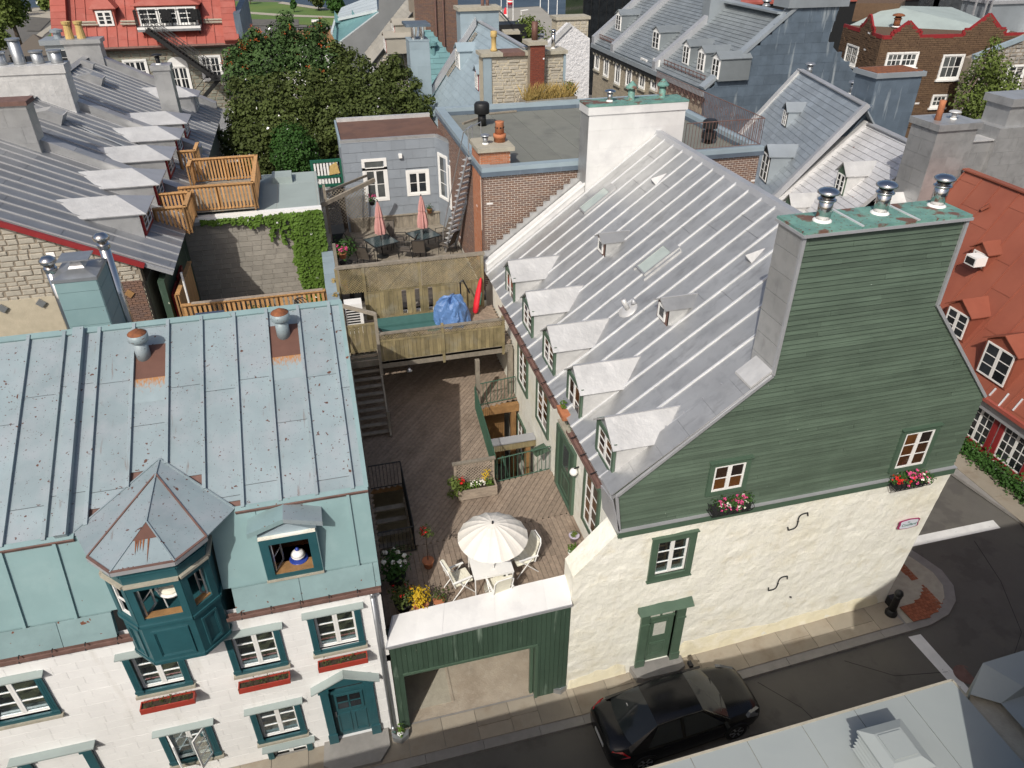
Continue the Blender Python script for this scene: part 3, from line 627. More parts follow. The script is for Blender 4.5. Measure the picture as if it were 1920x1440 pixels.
# openings (x0, z0, x1, z1) on the facade
W1 = (-8.45, 3.72, -7.22, 4.86); W2 = (-5.42, 3.72, -4.52, 4.86); W3 = (-2.98, 3.70, -2.12, 4.84); W4 = (-1.27, 3.72, -.42, 4.84)
W5 = (-5.02, 1.02, -4.12, 2.20); W6 = (-3.18, 1.0, -2.28, 2.22); W7 = (-3.0, -.25, -2.2, .55); DO = (-1.58, .22, -.70, 2.40); DO2 = (-7.55, .2, -6.45, 2.4)
FX = lambda x, y: (PY(x, y, YF).x, PY(x, y, YF).z)
def ow(tl, br):
 a = FX(*tl); b = FX(*br); return (a[0], b[1], b[0], a[1])
W1 = ow((-30, 1292), (100, 1332)); W2 = ow((246, 1232), (345, 1278)); W3 = ow((441, 1180), (516, 1243)); W4 = ow((592, 1147), (667, 1204))
W5 = ow((310, 1362), (398, 1411)); W6 = ow((480, 1320), (559, 1371))
W1 = (-8.25, W1[1], W1[2], W1[1] + 1.15)
def same(w, wd=.88, ht=1.13): cx = (w[0] + w[2]) / 2; return (cx - wd / 2, w[1], cx + wd / 2, w[1] + ht)
W2, W3, W4, W5, W6 = [same(x) for x in (W2, W3, W4, W5, W6)]
W7 = (W6[0] + .12, -.35, W6[2] + .05, .42)
holes = [W1, W2, W3, W4, W5, W6, W7, DO]
wall(lh, 'facade_wall', m_whwallb, F, (XL, -.5, -.02, 5.62), holes, .3)
ex = [rect(*h) for h in holes]
big = lambda h, m: rect(h[0] - m, h[1] - m, h[2] + m, h[3] + m)
field(lh, 'painted_block', m_whwall, F, [rect(XL, -.1, -.02, 5.55)] + [big(h, .1) for h in holes], .52, .235, .005, .006, wv=.12, c0=.0, dv=.25)
fr = Fr((-.02, YF, 0), YP, ZP, XP)
MB().hexa((-.14, YF, -.5), (.12, 0, 0), (0, 5, 0), (0, 0, 6.3)).build('gable_wall', m_concrete, lh)
MB().prism([(-.14, YF + .02, 5.6), (-.14, BRK.y + .02, 7.85), (-.14, RDG.y, 9.93), (-.14, RDG.y + 3, 8), (-.14, RDG.y + 3, 5.6)], (.11, 0, 0)).build('gable_top', m_tealflat, lh)
MB().prism([(XL, RDG.y + .02, 9.95), (XL, RDG.y + 3.5, 7.5), (XL, RDG.y + 3.5, 0), (XL, RDG.y + 3.3, 0), (XL, RDG.y + 3.3, 7.2), (XL, RDG.y - .1, 9.75)], (-.15 - XL, 0, 0)).build('rear_roof', m_tealroof, lh)
# main slope with battens; one raised party batten
up = (RDG - BRK).normalized(); SL = (RDG - BRK).length
o = V((XL, BRK.y, BRK.z)); P0 = V((0, BRK.y, BRK.z)); Nn = XP.cross(up)
lv = PP(140, 1000, P0, Nn); rv_ = PP(441, 955, P0, Nn); tp = PP(300, 862, P0, Nn)
UVr = lambda p: ((p - o).dot(XP), (p - o).dot(up))
tri = [UVr(lv), UVr(rv_), UVr(tp)]; tri[0] = (tri[0][0], -.02); tri[1] = (tri[1][0], -.02)
W = -XL + .02
MB().prism([o - Nn * .02, o + XP * W - Nn * .02, o + XP * W + up * SL - Nn * .02, o + up * SL - Nn * .02], -Nn * .12).build('roof_deck', m_rustedge, lh)
sp = .725; first = W - .30 - 17 * sp
seamroof(lh, o, XP, up, [rect(0, .0, W, SL), tri], sp, m_tealroof, m_tealroof, .07, .075, 2.6, first=first)
fS = Fr(o, XP, up, Nn if Nn.z > 0 else -Nn)
ba = UVr(PP(150, 640, P0, Nn))[0]
fS.bx(MB(), ba - .11, 0.0, ba + .11, SL, .0, .17).build('party_batten', m_tealroof, lh)
fS.bx(MB(), 0, SL - .10, W, SL + .05, -.02, .06).build('ridge_cap', m_tealflash, lh)
fS.bx(MB(), W - .07, .0, W + .02, SL, -.10, .05).build('verge', m_tealflash, lh)
for a0, a1 in ((0, lv.x - XL), (rv_.x - XL, W)):
 fS.bx(MB(), a0, -.06, a1, .05, -.03, .045).build('kink_flashing', m_tealflash, lh); fS.bx(MB(), a0, -.085, a1, -.06, -.05, .03).build('kink_rust', m_rustedge, lh)
# bare panels below the roof pipes
for vx, vy in ((270, 668), (532, 628)):
 q = UVr(PP(vx, vy, P0, Nn)); k = math.floor((q[0] - first) / sp); a0 = first + k * sp + .04
 fS.pc('bare_panel', m_rustpanel, lh, a0, q[1] - .62, a0 + sp - .08, q[1] + .28, .012, .020)
m_streak = mat('rust run below bare panel', (.25, .312, .335), .6, 0, .1, 3)
t = m_streak.node_tree; bs_ = t.nodes['Principled BSDF']; src = bs_.inputs['Base Color'].links[0].from_socket
tc = t.nodes.new('ShaderNodeTexCoord'); sx = t.nodes.new('ShaderNodeSeparateXYZ'); t.links.new(tc.outputs['Generated'], sx.inputs[0])
nz = t.nodes.new('ShaderNodeTexNoise'); nz.inputs['Scale'].default_value = 5; nz.inputs['Detail'].default_value = 4
mpn = t.nodes.new('ShaderNodeMapping'); mpn.inputs['Scale'].default_value = (4, 1.2, 1); t.links.new(tc.outputs['Generated'], mpn.inputs[0]); t.links.new(mpn.outputs[0], nz.inputs[0])
ad = t.nodes.new('ShaderNodeMath'); ad.operation = 'MULTIPLY_ADD'; t.links.new(nz.outputs[0], ad.inputs[0]); ad.inputs[1].default_value = 1.3; t.links.new(sx.outputs[1], ad.inputs[2])
mr = t.nodes.new('ShaderNodeMapRange'); t.links.new(ad.outputs[0], mr.inputs[0]); mr.inputs[1].default_value = 1.2; mr.inputs[2].default_value = 1.65
mx = t.nodes.new('ShaderNodeMixRGB'); t.links.new(mr.outputs[0], mx.inputs[0]); t.links.new(src, mx.inputs[1]); mx.inputs[2].default_value = (.36, .17, .06, 1); t.links.new(mx.outputs[0], bs_.inputs['Base Color'])
for vx, vy in ((270, 668), (532, 628)):
 q = UVr(PP(vx, vy, P0, Nn)); k = math.floor((q[0] - first) / sp); a0 = first + k * sp + .04
 MB().add([fS.p(a0, q[1] - 1.25, .019), fS.p(a0 + sp - .08, q[1] - 1.25, .019), fS.p(a0 + sp - .08, q[1] - .62, .019), fS.p(a0, q[1] - .62, .019)], [(0, 1, 2, 3)]).build('rust_run', m_streak, lh)
# steep lower slope
upm = (BRK - GUT).normalized(); SM = (BRK - GUT).length; om = V((XL, GUT.y, GUT.z)); fM = Fr(om, XP, upm);
if fM.n.y > 0: fM.n = -fM.n
oa = -5.3 - XL; ob = -3.0 - XL
da, db = -2.08 - XL, -1.30 - XL
for a, b, c, d in ((0, oa, 0, SM), (ob, da, 0, SM), (db, W, 0, SM), (da, db, 0, .72), (da, db, 1.72, SM)): fM.bx(MB(), a, c, b, d, -.10, -.02).build('lower_slope_deck', m_tealflat, lh)
f2 = Fr(om, upm, XP, fM.n)
field(lh, 'lower_roof_panel', m_tealflat, f2, [[(.62, 0), (.62, oa), (SM, oa), (SM, 0)], [(.62, ob), (.62, W), (SM, W), (SM, ob)], [(.70, da), (.70, db), (1.74, db), (1.74, da)]], 9, .92, .012, .012, c0=0, v0=W - .42 - 13 * .92)
for k in range(14):
 a = W - .42 - k * .92
 if 0 < a < W and not (oa < a < ob) and not (abs(a + XL + 1.7) < .75): fM.bx(MB(), a - .03, .62, a + .03, SM - .06, .01, .06).build('batten', m_tealflat, lh)
field(lh, 'eave_flashing', m_tealflash, fM, [rect(0, 0, oa, .60), rect(ob, 0, W, .60)], 1.55, .60, .012, .016, c0=0)
# gutter with brackets
mb = MB(); prof = [(0, .10), (0, 0), (-.03, -.04), (-.10, -.04), (-.13, 0), (-.13, .09), (-.115, .09), (-.115, .005), (-.09, -.02), (-.035, -.02), (-.015, .005), (-.015, .10)]
for a, b in ((XL, -5.0), (-3.2, .0)):
 mb.loft([[(x, GUT.y + .02 + py, GUT.z - .09 + pz) for py, pz in prof] for x in (a, b)])
mb.build('gutter', m_rustedge, lh)
for x in [XL + .6 * k for k in range(22)]:
 if x < -5.05 or -3.1 < x < -.05: MB().path([(x, GUT.y + .05, GUT.z + .03), (x, GUT.y - .06, GUT.z + .02), (x, GUT.y - .125, GUT.z - .08), (x, GUT.y - .06, GUT.z - .145)], .012, 5).build('gutter_bracket', m_iron, lh)
dpx = PY(697, 1112, YF).x
MB().path([(dpx, GUT.y - .05, 5.45), (dpx, YF - .08, 5.25), (dpx + .02, YF - .08, .35), (dpx + .02, YF - .16, .22)], .05, 8).build('downpipe', m_steel, lh, True)
MB().path([(dpx + .02, YF - .16, .23), (dpx + .02, YF - .22, .16)], .055, 8).build('downpipe_shoe', m_copper, lh)
# facade windows
def teal_window(wn, box=True, sw=None, pil=True):
 x0, z0, x1, z1 = wn; fr = F.at(x0, z0, .0); w_ = x1 - x0; h_ = z1 - z0
 p = window(lh, fr.at(0, 0, -.10), w_, h_, rows=3, sashes=2, cols=1, cas=None, sash=m_white, glass=m_clear, room=(m_inside, 1.2), shelves=3, st=.05, mun=.022)
 mb = MB(); cw = .135
 fr.bx(mb, -cw, 0, 0, h_ + .16, -.05, .06); fr.bx(mb, w_, 0, w_ + cw, h_ + .16, -.05, .06)
 fr.bx(mb, 0, h_, w_, h_ + .16, -.05, .05); fr.bx(mb, -cw, -.10, w_ + cw, 0, -.05, .055)
 for a in (-cw - .02, w_ - .02): fr.bx(mb, a, h_ + .02, a + cw + .04, h_ + .06, .055, .085); fr.bx(mb, a, h_ + .08, a + cw + .04, h_ + .13, .055, .095); fr.bx(mb, a, -.02, a + cw + .04, .05, .05, .075)
 for a in (-cw + .04, w_ + .04): fr.bx(mb, a, .1, a + .015, h_ - .05, .058, .066); fr.bx(mb, a + .04, .1, a + .055, h_ - .05, .058, .066)
 mb.build('casing', m_tealdk, p)
 mb = MB(); mb.hexa(fr.p(-cw - .09, h_ + .16, -.03), fr.u * (w_ + 2 * cw + .18), fr.n * .19 - fr.v * .04, fr.v * .03); mb.build('hood', m_flatroof, p)
 mb = MB(); fr.bx(mb, -cw - .04, -.17, w_ + cw + .04, -.10, -.05, .10); mb.build('sill', m_concrete, p)
 return fr, w_, h_
def flowerbox(fr, w_, label):
 c = fr.p(w_ / 2, -.42, .2); t = root('window_box', c, label, 'window box', 'red window boxes on the white facade')
 mb = MB(); a0 = -.10; a1 = w_ + .14; f = fr.at(0, -.40, 0)
 f.bx(mb, a0, 0, a1, .16, .30, .325); f.bx(mb, a0, 0, a1, .16, .105, .13); f.bx(mb, a0, 0, a0 + .025, .16, .13, .30); f.bx(mb, a1 - .025, 0, a1, .16, .13, .30); f.bx(mb, a0 + .025, 0, a1 - .025, .03, .13, .30)
 mb.build('box', m_red, t)
 mb = MB(); f.bx(mb, a0 + .03, .03, a1 - .03, .125, .132, .298); mb.build('soil', m_soil, t)
 mb = MB()
 for _ in range(46):
  p = f.p(R.uniform(a0 + .05, a1 - .05), .12, R.uniform(.14, .29)); q = p + V((R.uniform(-.08, .08), R.uniform(-.10, .05), R.uniform(.03, .14))); mb.tube(p, q, .004, 3)
  mb.card(q, (R.uniform(-1, 1), R.uniform(-1, 1), 1), .035)
 mb.build('dry_stems', m_leafdk, t)
for wn, lab in ((W1, None), (W2, 'red window box below the window partly hidden by the oriel'), (W3, 'red window box with straggling dry stems right of the oriel'), (W4, 'red window box above the teal front door'), (W6, None)):
 fr, w_, h_ = teal_window(wn)
 if lab: flowerbox(fr, w_, lab)
fr, w_, h_ = teal_window(W7)
# open casement
fr, w_, h_ = teal_window(W5)
for s_, an in ((0, 62), (1, -58)):
 hinge = fr.p(0.02 if s_ == 0 else w_ - .02, .02, .0); a = math.radians(an); dirv = (fr.u * math.cos(a) + fr.n * math.sin(abs(a))) if s_ == 0 else (-fr.u * math.cos(a) + fr.n * math.sin(abs(a)))
 fo = Fr(hinge, dirv, ZP); mb = MB(); ww = w_ / 2
 frame4(mb, fo, 0, 0, ww, h_ - .04, .05, -.015, .015)
 for k in (1, 2): fo.bx(mb, .05, k * h_ / 3 - .01, ww - .05, k * h_ / 3 + .01, -.01, .01)
 sa = mb.build('open_sash', m_white, lh)
 for k in range(3): fo.pc('pane', m_clear, sa, .055, .055 + k * (h_ - .1) / 3, ww - .055, .04 + (k + 1) * (h_ - .1) / 3, -.003, .003)
# front door with pediment
def tealdoor(d, rows=2):
 x0, z0, x1, z1 = d; fr = F.at(x0, z0); w_ = x1 - x0; h_ = z1 - z0
 mb = MB(); fr.bx(mb, 0, 0, w_, h_ - .34, -.12, -.07)
 for a in (0.08, w_ / 2 + .03):
  frame4(mb, fr, a, .12, a + w_ / 2 - .11, .92, .05, -.07, -.05)
 dr = mb.build('door', m_tealdk, lh)
 mb = MB(); frame4(mb, fr, .10, 1.05, w_ - .10, 1.68, .05, -.07, -.045); fr.bx(mb, w_ / 2 - .015, 1.1, w_ / 2 + .015, 1.63, -.068, -.05); fr.bx(mb, .15, 1.35, w_ - .15, 1.38, -.067, -.05); mb.build('glazing_bars', m_tealdk, dr)
 for i in range(2):
  for j in range(2): fr.pc('pane', m_glass, dr, .16 + i * (w_ / 2 - .14), 1.11 + j * .275, .16 + i * (w_ / 2 - .14) + w_ / 2 - .19, 1.34 + j * .275, -.069, -.06)
 MB().bar(fr.p(.07, .85, -.05), fr.p(.07, 1.05, -.05), .03, .03).build('handle', m_steel, dr)
 fr.bx(MB(), .08, h_ - .28, w_ - .08, h_ - .06, -.12, -.08).build('transom_pane', m_glassbl, dr)
 mb = MB(); cw = .19
 for a in (-cw, w_): fr.bx(mb, a, 0, a + cw, h_ + .08, -.1, .08); fr.bx(mb, a - .02, -.0, a + cw + .02, .35, .08, .11); fr.bx(mb, a - .03, h_ - .10, a + cw + .03, h_ + .0, .08, .13)
 fr.bx(mb, 0, h_ - .05, w_, h_ + .08, -.1, .06); fr.bx(mb, 0, h_ - .36, w_, h_ - .28, -.1, .0)
 mb.build('door_surround', m_tealdk, dr)
 return fr, w_, h_, dr
fr, w_, h_, dr = tealdoor(DO)
pa = [fr.p(-.30, h_ + .08, -.02), fr.p(w_ + .30, h_ + .08, -.02), fr.p(w_ / 2, h_ + .42, -.02)]
MB().prism(pa, fr.n * .17).build('pediment', m_tealdk, dr)
for s_ in (0, 1):
 a = fr.p(-.36 if s_ == 0 else w_ + .36, h_ + .06, .1); b = fr.p(w_ / 2, h_ + .47, .1); MB().bar(a, b, .26, .035).build('pediment_cap', m_flatroof, dr)
stoop = MB().prism([(DO[0] - .35, YF, -.1), (DO[0] - .4, YF - .62, -.1), (DO[0] - .1, YF - .85, -.1), (DO[2] + .1, YF - .85, -.1), (DO[2] + .38, YF - .5, -.1), (DO[2] + .38, YF, -.1)], (0, 0, .32)).build('doorstep', m_kerb, lh)
# the second doorway at the far lower left
px0 = FX(62, 1425); D2 = (px0[0] - .05, .05, px0[0] + 1.0, px0[1] + .1)
fr, w_, h_, dr = tealdoor(D2)
MB().hexa(fr.p(-.34, h_ + .1, -.02), fr.u * (w_ + .68), fr.n * .24, fr.v * .04).build('hood', m_flatroof, dr)

# ---- oriel bay
ZC = 7.95; LB = V((-5.18, 11.27, ZC)); LF = V((-4.70, 10.75, ZC)); RF = V((-3.60, 10.75, ZC)); RB = V((-3.09, 11.27, ZC))
ins = lambda p, d: V((p.x + (d if p.x < -4.15 else -d) * (1 if p.y > 11 else .55), p.y + d * (1.0 if p.y < 11 else .3), 0))
bl_, fl_, frr, br_ = [ins(p, .12) for p in (LB, LF, RF, RB)]
bl2 = V((bl_.x, 12.3, 0)); br2 = V((br_.x, 12.3, 0)); zb = 5.15
orr = [bl2, bl_, fl_, frr, br_, br2]
ori = MB()
def seg(mb, a, b, z0, z1, th=.08):
 d = (b - a); n = V((d.y, -d.x, 0)).normalized()
 mb.hexa((a.x, a.y, z0), d, -n * th, (0, 0, z1 - z0))
m_orf = MB()
oriel = MB()
for a, b in zip(orr[:-1], orr[1:]): seg(oriel, a, b, zb, 6.28); seg(oriel, a, b, 7.35, ZC - .02)
seg(oriel, bl2, bl_, 6.28, 7.35); seg(oriel, br_, br2, 6.28, 7.35)
oriel.prism([(p.x, p.y, zb - .04) for p in orr], (0, 0, .04)); oriel.prism([(p.x, p.y, 6.2) for p in orr], (0, 0, .04))
OB = oriel.build('oriel', m_tealdk, lh)
# moulded bands
def band(z0, z1, outw, m, nm):
 mb = MB()
 for a, b in zip(orr[:-1], orr[1:]):
  d = b - a; n = V((d.y, -d.x, 0)).normalized(); mb.hexa((a.x, a.y, z0), d, n * outw, (0, 0, z1 - z0))
 return mb.build(nm, m, OB)
band(7.40, 7.46, .07, m_concrete, 'lower_cornice'); band(7.66, 7.70, .03, m_tealdk, 'frieze_rail'); band(6.26, 6.33, .05, m_tealdk, 'sill_band'); band(7.86, 7.95, .07, m_tealdk, 'top_moulding')
band(zb - .02, zb + .06, .025, m_tealdk, 'base_moulding')
for (a, b, op) in ((bl_, fl_, False), (fl_, frr, True), (frr, br_, True)):
 d = b - a; Ln = d.length; n = V((d.y, -d.x, 0)).normalized(); f = Fr((a.x, a.y, 0), d, ZP, n)
 mb = MB(); frame4(mb, f, .14, 5.3, Ln - .14, 6.1, .05, 0, .03); frame4(mb, f, .19, 5.35, Ln - .19, 6.05, .02, 0, .015); mb.build('panel_moulding', m_tealdk, OB)
 mb = MB(); frame4(mb, f, 0, 6.33, Ln, 7.40, .13, -.08, .02); mb.build('corner_post', m_tealdk, OB)
 wn0 = f.at(.13, 6.46); ww = Ln - .26; hh = .81
 if not op:
  mb = MB(); frame4(mb, wn0, 0, 0, ww, hh, .045, -.05, -.01); wn0.bx(mb, .045, hh / 2 - .012, ww - .045, hh / 2 + .012, -.045, -.015); sa = mb.build('closed_sash', m_white, OB)
 else:
  hinge = wn0.p(.03, 0, -.05) if Ln > .9 else wn0.p(ww - .03, 0, -.05)
  dirv = (wn0.u * .35 - wn0.n * .94) if Ln > .9 else (-wn0.u * .3 + wn0.n * -.95)
  fo = Fr(hinge, dirv, ZP); mb = MB(); frame4(mb, fo, 0, 0, min(ww / 2, .4), hh, .035, -.015, .015); fo.bx(mb, .035, hh / 2 - .01, min(ww / 2, .4) - .035, hh / 2 + .01, -.01, .01); mb.build('swung_sash', m_alu, OB)
  mb = MB(); wn0.bx(mb, 0, -.02, ww, .03, -.16, -.02); mb.build('wooden_sill', m_brown_wood, OB)
mb = MB(); mb.add([(bl2.x, 12.9, 6.1), (br2.x, 12.9, 6.1), (br2.x, 12.9, 7.9), (bl2.x, 12.9, 7.9)], [(0, 1, 2, 3)]); mb.build('room_back', m_brownin, OB)
# turret roof
Rr = tp + Nn * .03; zA = 8.47; Ap = PZ(292, 889, zA)
Bp = V((-4.13, 11.62, 8.27)); LVp = lv + V((0, 0, .03)); RVp = rv_ + V((0, 0, .03))
def facet(nm, pts, m=m_tealroof, th=.05):
 a = [V(p) for p in pts]; n = (a[1] - a[0]).cross(a[2] - a[0]).normalized(); n = n if n.z > 0 else -n
 return MB().prism([p for p in a], -n * th).build(nm, m, OB)
facet('turret_facet', [LF, RF, Bp]); facet('turret_facet', [LB, LF, Bp, Ap]) ; facet('turret_facet', [RF, RB, Ap, Bp])
facet('saddle_facet', [LVp, LB, Ap, Rr]); facet('saddle_facet', [RB, RVp, Rr, Ap])
def ribline(p, q, m=m_rustedge, w_=.032): MB().bar(V(p) + V((0, 0, .008)), V(q) + V((0, 0, .008)), w_, .03).build('hip_strip', m, OB)
ribline(Ap, LB); ribline(Ap, RB); ribline(Ap, Bp, m_tealroof, .03); ribline(Bp, LF, m_tealroof, .025); ribline(Bp, RF, m_tealroof, .025)
ribline(Rr, LVp, m_tealroof, .03); ribline(Rr, RVp, m_tealroof, .03); ribline(Rr, Ap, m_tealroof, .03)
for a, b in ((LB, LF), (LF, RF), (RF, RB)): MB().bar(a - V((0, 0, .045)), b - V((0, 0, .045)), .05, .09).build('turret_eave', m_flash, OB); MB().bar(a + V((0, 0, .012)), b + V((0, 0, .012)), .05, .018).build('turret_edge', m_rustedge, OB)
k = .40; q1 = Bp.lerp(LF, k); q2 = Bp.lerp(RF, k); n = (LF - Bp).cross(RF - Bp).normalized(); n = n if n.z > 0 else -n
MB().prism([Bp + n * .004, q1 + n * .004, q2 + n * .004], n * .008).build('rust_cap', m_rustpanel, OB)
for s_, ln in ((.12, .30), (.2, .24), (.3, .22), (.42, .26), (.62, .5)):
 p = q1.lerp(q2, s_) + n * .006; d = ((LF + RF) / 2 - Bp).normalized(); MB().prism([p, p + (q2 - q1).normalized() * .035, p + d * ln + (q2 - q1).normalized() * .02], n * .003).build('rust_run', m_rusttop, OB)
# white wicker armchair inside the oriel
wc = root('wicker_armchair', (-4.05, 11.45, 6.24), 'white wicker armchair seen through the open oriel window', 'chair')
c = wc.location; mb = MB()
mb.lathe((c.x, c.y, c.z + .34), [(.26, 0), (.27, .05), (.24, .06), (0, .06)], 18); mb.build('seat', m_white, wc, True)
for k in range(4): MB().tube((c.x + .2 * math.cos(k * 1.57 + .78), c.y + .2 * math.sin(k * 1.57 + .78), c.z), (c.x + .22 * math.cos(k * 1.57 + .78), c.y + .22 * math.sin(k * 1.57 + .78), c.z + .36), .016).build('leg', m_white, wc)
mb = MB(); pts = [(c.x + .28 * math.cos(a), c.y + .28 * math.sin(a), c.z + .52 + .26 * max(0, math.sin(a - .3))) for a in [math.radians(-30 + 24 * i) for i in range(11)]]
mb.path(pts, .02, 6)
for p in pts: mb.tube(p, (c.x + (p[0] - c.x) * .9, c.y + (p[1] - c.y) * .9, c.z + .38), .009, 5)
mb.build('backrest', m_white, wc)
MB().lathe((c.x, c.y, c.z + .40), [(.22, 0), (.23, .04), (.18, .07), (0, .08)], 14).build('cushion', m_cushion, wc, True)

# ---- dormer window with tureen
a = PY(484, 1007, 11.62); b = PY(605, 1060, 11.62); x0, x1 = -2.25, -1.13; z0, z1 = 6.28, 7.42; yd = 11.50
fD = Fr((x0, yd, z0), XP, ZP, (0, -1, 0)); w_ = x1 - x0; h_ = z1 - z0
mb = MB(); frame4(mb, fD, 0, 0, w_, h_, .17, -.35, .03, .10); dm = mb.build('dormer', m_tealdk, lh)
mb = MB(); fD.bx(mb, -.015, 0, 0, h_, -.5, .02); fD.bx(mb, w_, 0, w_ + .015, h_, -.5, .02); mb.build('cheek', m_tealflat, dm)
MB().prism([fD.p(-.02, h_, -.02), fD.p(w_ + .02, h_, -.02), fD.p(w_ / 2, h_ + .30, -.02)], -fD.n * .5).build('pediment_panel', m_bluegrey, dm)
for s_ in (0, 1):
 p = fD.p(-.17 if s_ == 0 else w_ + .17, h_ + .13, .06); q = fD.p(w_ / 2, h_ + .38, .06)
 MB().prism([p, q, q + V((0, 0, .10)), p + V((0, 0, .12))], -fD.n * .55).build('dormer_roof', m_tealflash if s_ == 0 else m_tealroof, dm)
fD.bx(MB(), 0, h_, w_, h_ + .045, -.02, .045).build('head_strip', m_cream, dm); fD.bx(MB(), -.02, -.05, w_ + .02, 0, -.02, .06).build('sill', m_concrete, dm)
fD.bx(MB(), .17, .1, w_ - .17, .13, -.3, .0).build('inner_sill', m_brown_wood, dm)
mb = MB(); fD.bx(mb, .17, .06, w_ - .17, .10, -.75, -.3); mb.build('table_shelf', m_white, dm)
mb = MB(); q = [fD.p(.17, .1, -.2), fD.p(w_ - .17, .1, -.2), fD.p(w_ - .17, h_ - .17, -.2), fD.p(.17, h_ - .17, -.2)]; d = V((0, 1.3, 0))
for k in range(4): mb.add([q[k], q[(k + 1) % 4], q[(k + 1) % 4] + d, q[k] + d], [(0, 1, 2, 3)])
mb.add([p + d for p in q], [(0, 1, 2, 3)]); mb.build('interior', m_brownin, dm, fix=False)
fo = Fr(fD.p(.19, .14, -.05), fD.u * .42 - fD.n * .9, ZP); mb = MB(); frame4(mb, fo, 0, 0, .36, h_ - .34, .03, -.012, .012); fo.bx(mb, .03, .38, .33, .40, -.008, .008); mb.build('swung_sash', m_alu, dm)
tu = root('tureen', (-1.60, 11.82, 6.385), 'blue and white china tureen on a saucer in the open dormer window', 'tureen'); c = tu.location
MB().lathe(c, [(.05, 0), (.17, .02), (.20, .035), (.16, .03), (0, .03)], 24).build('saucer', m_blue, tu, True)
MB().lathe(c, [(.06, .03), (.08, .05), (.145, .12), (.15, .16), (.14, .17)], 24).build('bowl', m_whglaze, tu, True)
MB().lathe(c, [(.15, .165), (.11, .22), (.07, .25), (0, .26)], 24).build('lid', m_whglaze, tu, True)
MB().lathe(c, [(.02, .25), (.045, .29), (.03, .33), (0, .34)], 12).build('knob', m_blue, tu, True)
# neighbouring dormer edge at far left of the lower slope
fE = Fr((-8.55, 11.45, 6.0), XP, ZP, (0, -1, 0)); mb = MB(); frame4(mb, fE, 0, 0, 1.15, 1.15, .17, -.4, .03, .1); d2 = mb.build('dormer', m_tealdk, lh)
fE.pc('pane', m_glass, d2, .17, .1, .98, .98, -.06, -.05)
MB().prism([fE.p(-.15, 1.15, -.02), fE.p(1.3, 1.15, -.02), fE.p(.57, 1.5, -.02)], -fE.n * .5).build('dormer_roof', m_tealroof, d2)

# ---- pipes on the roof
for i, (vx, vy) in enumerate(((270, 668), (532, 628))):
 p = PP(vx, vy, P0, Nn); t = root('roof_pipe', p, ('rust capped stubby roof pipe left of centre on the teal roof ridge', 'rust capped stubby roof pipe near the right end of the teal ridge')[i], 'roof pipe', 'rusty roof pipes on the teal roof')
 MB().lathe(p, [(.155, -.1), (.15, .42)], 18).build('pipe', m_tealroof, t, True)
 MB().lathe(p, [(.19, .40), (.215, .42), (.215, .58), (.20, .58)], 18).build('collar', m_tealroof, t, True)
 MB().lathe(p, [(.205, .57), (.19, .60), (.05, .68), (0, .69)], 18).build('cap', m_rusttop, t, True)

# ================================================================== CARRIAGE GATE
gt = root('carriage_gate', (2.25, YF, 0), 'green boarded carriage gateway with pale metal coping between the two houses', 'gateway')
cTL = PY(727, 1213, 11.4); ZG = 3.5
G = Fr((0, YF - .05, 0), XP, ZP, (0, -1, 0))
oL, oR, oT = PY(757, 1265, 11.45).x, PY(1005, 1208, 11.45).x, PY(900, 1232, 11.45).z
MB().box(-.0, YF - .045, oT, 4.5, YF + .4, ZG).build('lintel', m_greentrim, gt)
MB().box(oR, YF - .045, -.02, 4.5, YF + .35, oT).build('pier', m_greentrim, gt); MB().box(-.0, YF - .045, -.02, oL, YF + .15, oT).build('pier', m_greentrim, gt)
f2 = Fr((0, YF - .05, 0), ZP, XP, (0, -1, 0))
field(gt, 'board', m_greenboard, f2, [[(oT, 0), (ZG, 0), (ZG, 4.5), (-.0, 4.5), (-.0, oR), (oT, oR)], [(0, 0), (oT, 0), (oT, oL), (0, oL)]], 9, .125, .008, .022, dv=.15)
mb = MB(); G.bx(mb, oL - .02, oT - .03, oR + .04, oT + .04, .02, .05); G.bx(mb, oR - .02, 0, oR + .06, oT - .03, .02, .045); mb.build('opening_trim', m_greentrim, gt)
MB().box(oR - .10, YF + .1, .02, oR - .02, YF + .2, oT).build('door_jamb', m_greentrim, gt)
# folded-back gate leaf on the right inside, stone side walls of the passage
MB().box(-.02, YF + .42, 0, .1, 22, 3.2).build('passage_wall', m_concrete, gt); MB().box(4.5, YF + .42, 0, 4.62, 16.0, 3.2).build('passage_wall', m_whwall, gt)
# coping: sloped metal sheets
t0 = V((.10, 12.05, 4.02)); t1 = V((4.48, 12.05, 4.02)); b0 = V((-.08, 11.36, 3.46)); b1 = V((4.52, 11.36, 3.46))
t0 = PY(738, 1154, 12.05); t1 = PY(1061, 1077, 12.05); b0 = PY(726, 1214, 11.36); b1 = PY(1073, 1133, 11.36)
uu = (b1 - b0).normalized(); vv = (t0 - b0); vv = (vv - uu * vv.dot(uu)); LV = vv.length; vv.normalize(); fC = Fr(b0, uu, vv)
if fC.n.z < 0: fC.n = -fC.n
MB().prism([b0, b1, t1, t0], -fC.n * .05).build('coping_base', m_flash, gt)
nS = 7
for k in range(nS):
 a0, a1 = k / nS, (k + 1) / nS; pa = [b0.lerp(b1, a0), b0.lerp(b1, a1), t0.lerp(t1, a1), t0.lerp(t1, a0)]; z = .003 + .012 * (k % 2)
 MB().prism([p + fC.n * z for p in pa], fC.n * .006).build('coping_sheet', m_bright, gt)
MB().bar(b0 + V((0, -.01, -.03)), b1 + V((0, -.01, -.03)), .03, .08).build('coping_drip', m_flash, gt)
MB().add([t0, t1, t1 + V((0, .02, -.9)), t0 + V((0, .02, -.9))], [(0, 1, 2, 3)]).build('coping_back', m_flash, gt)
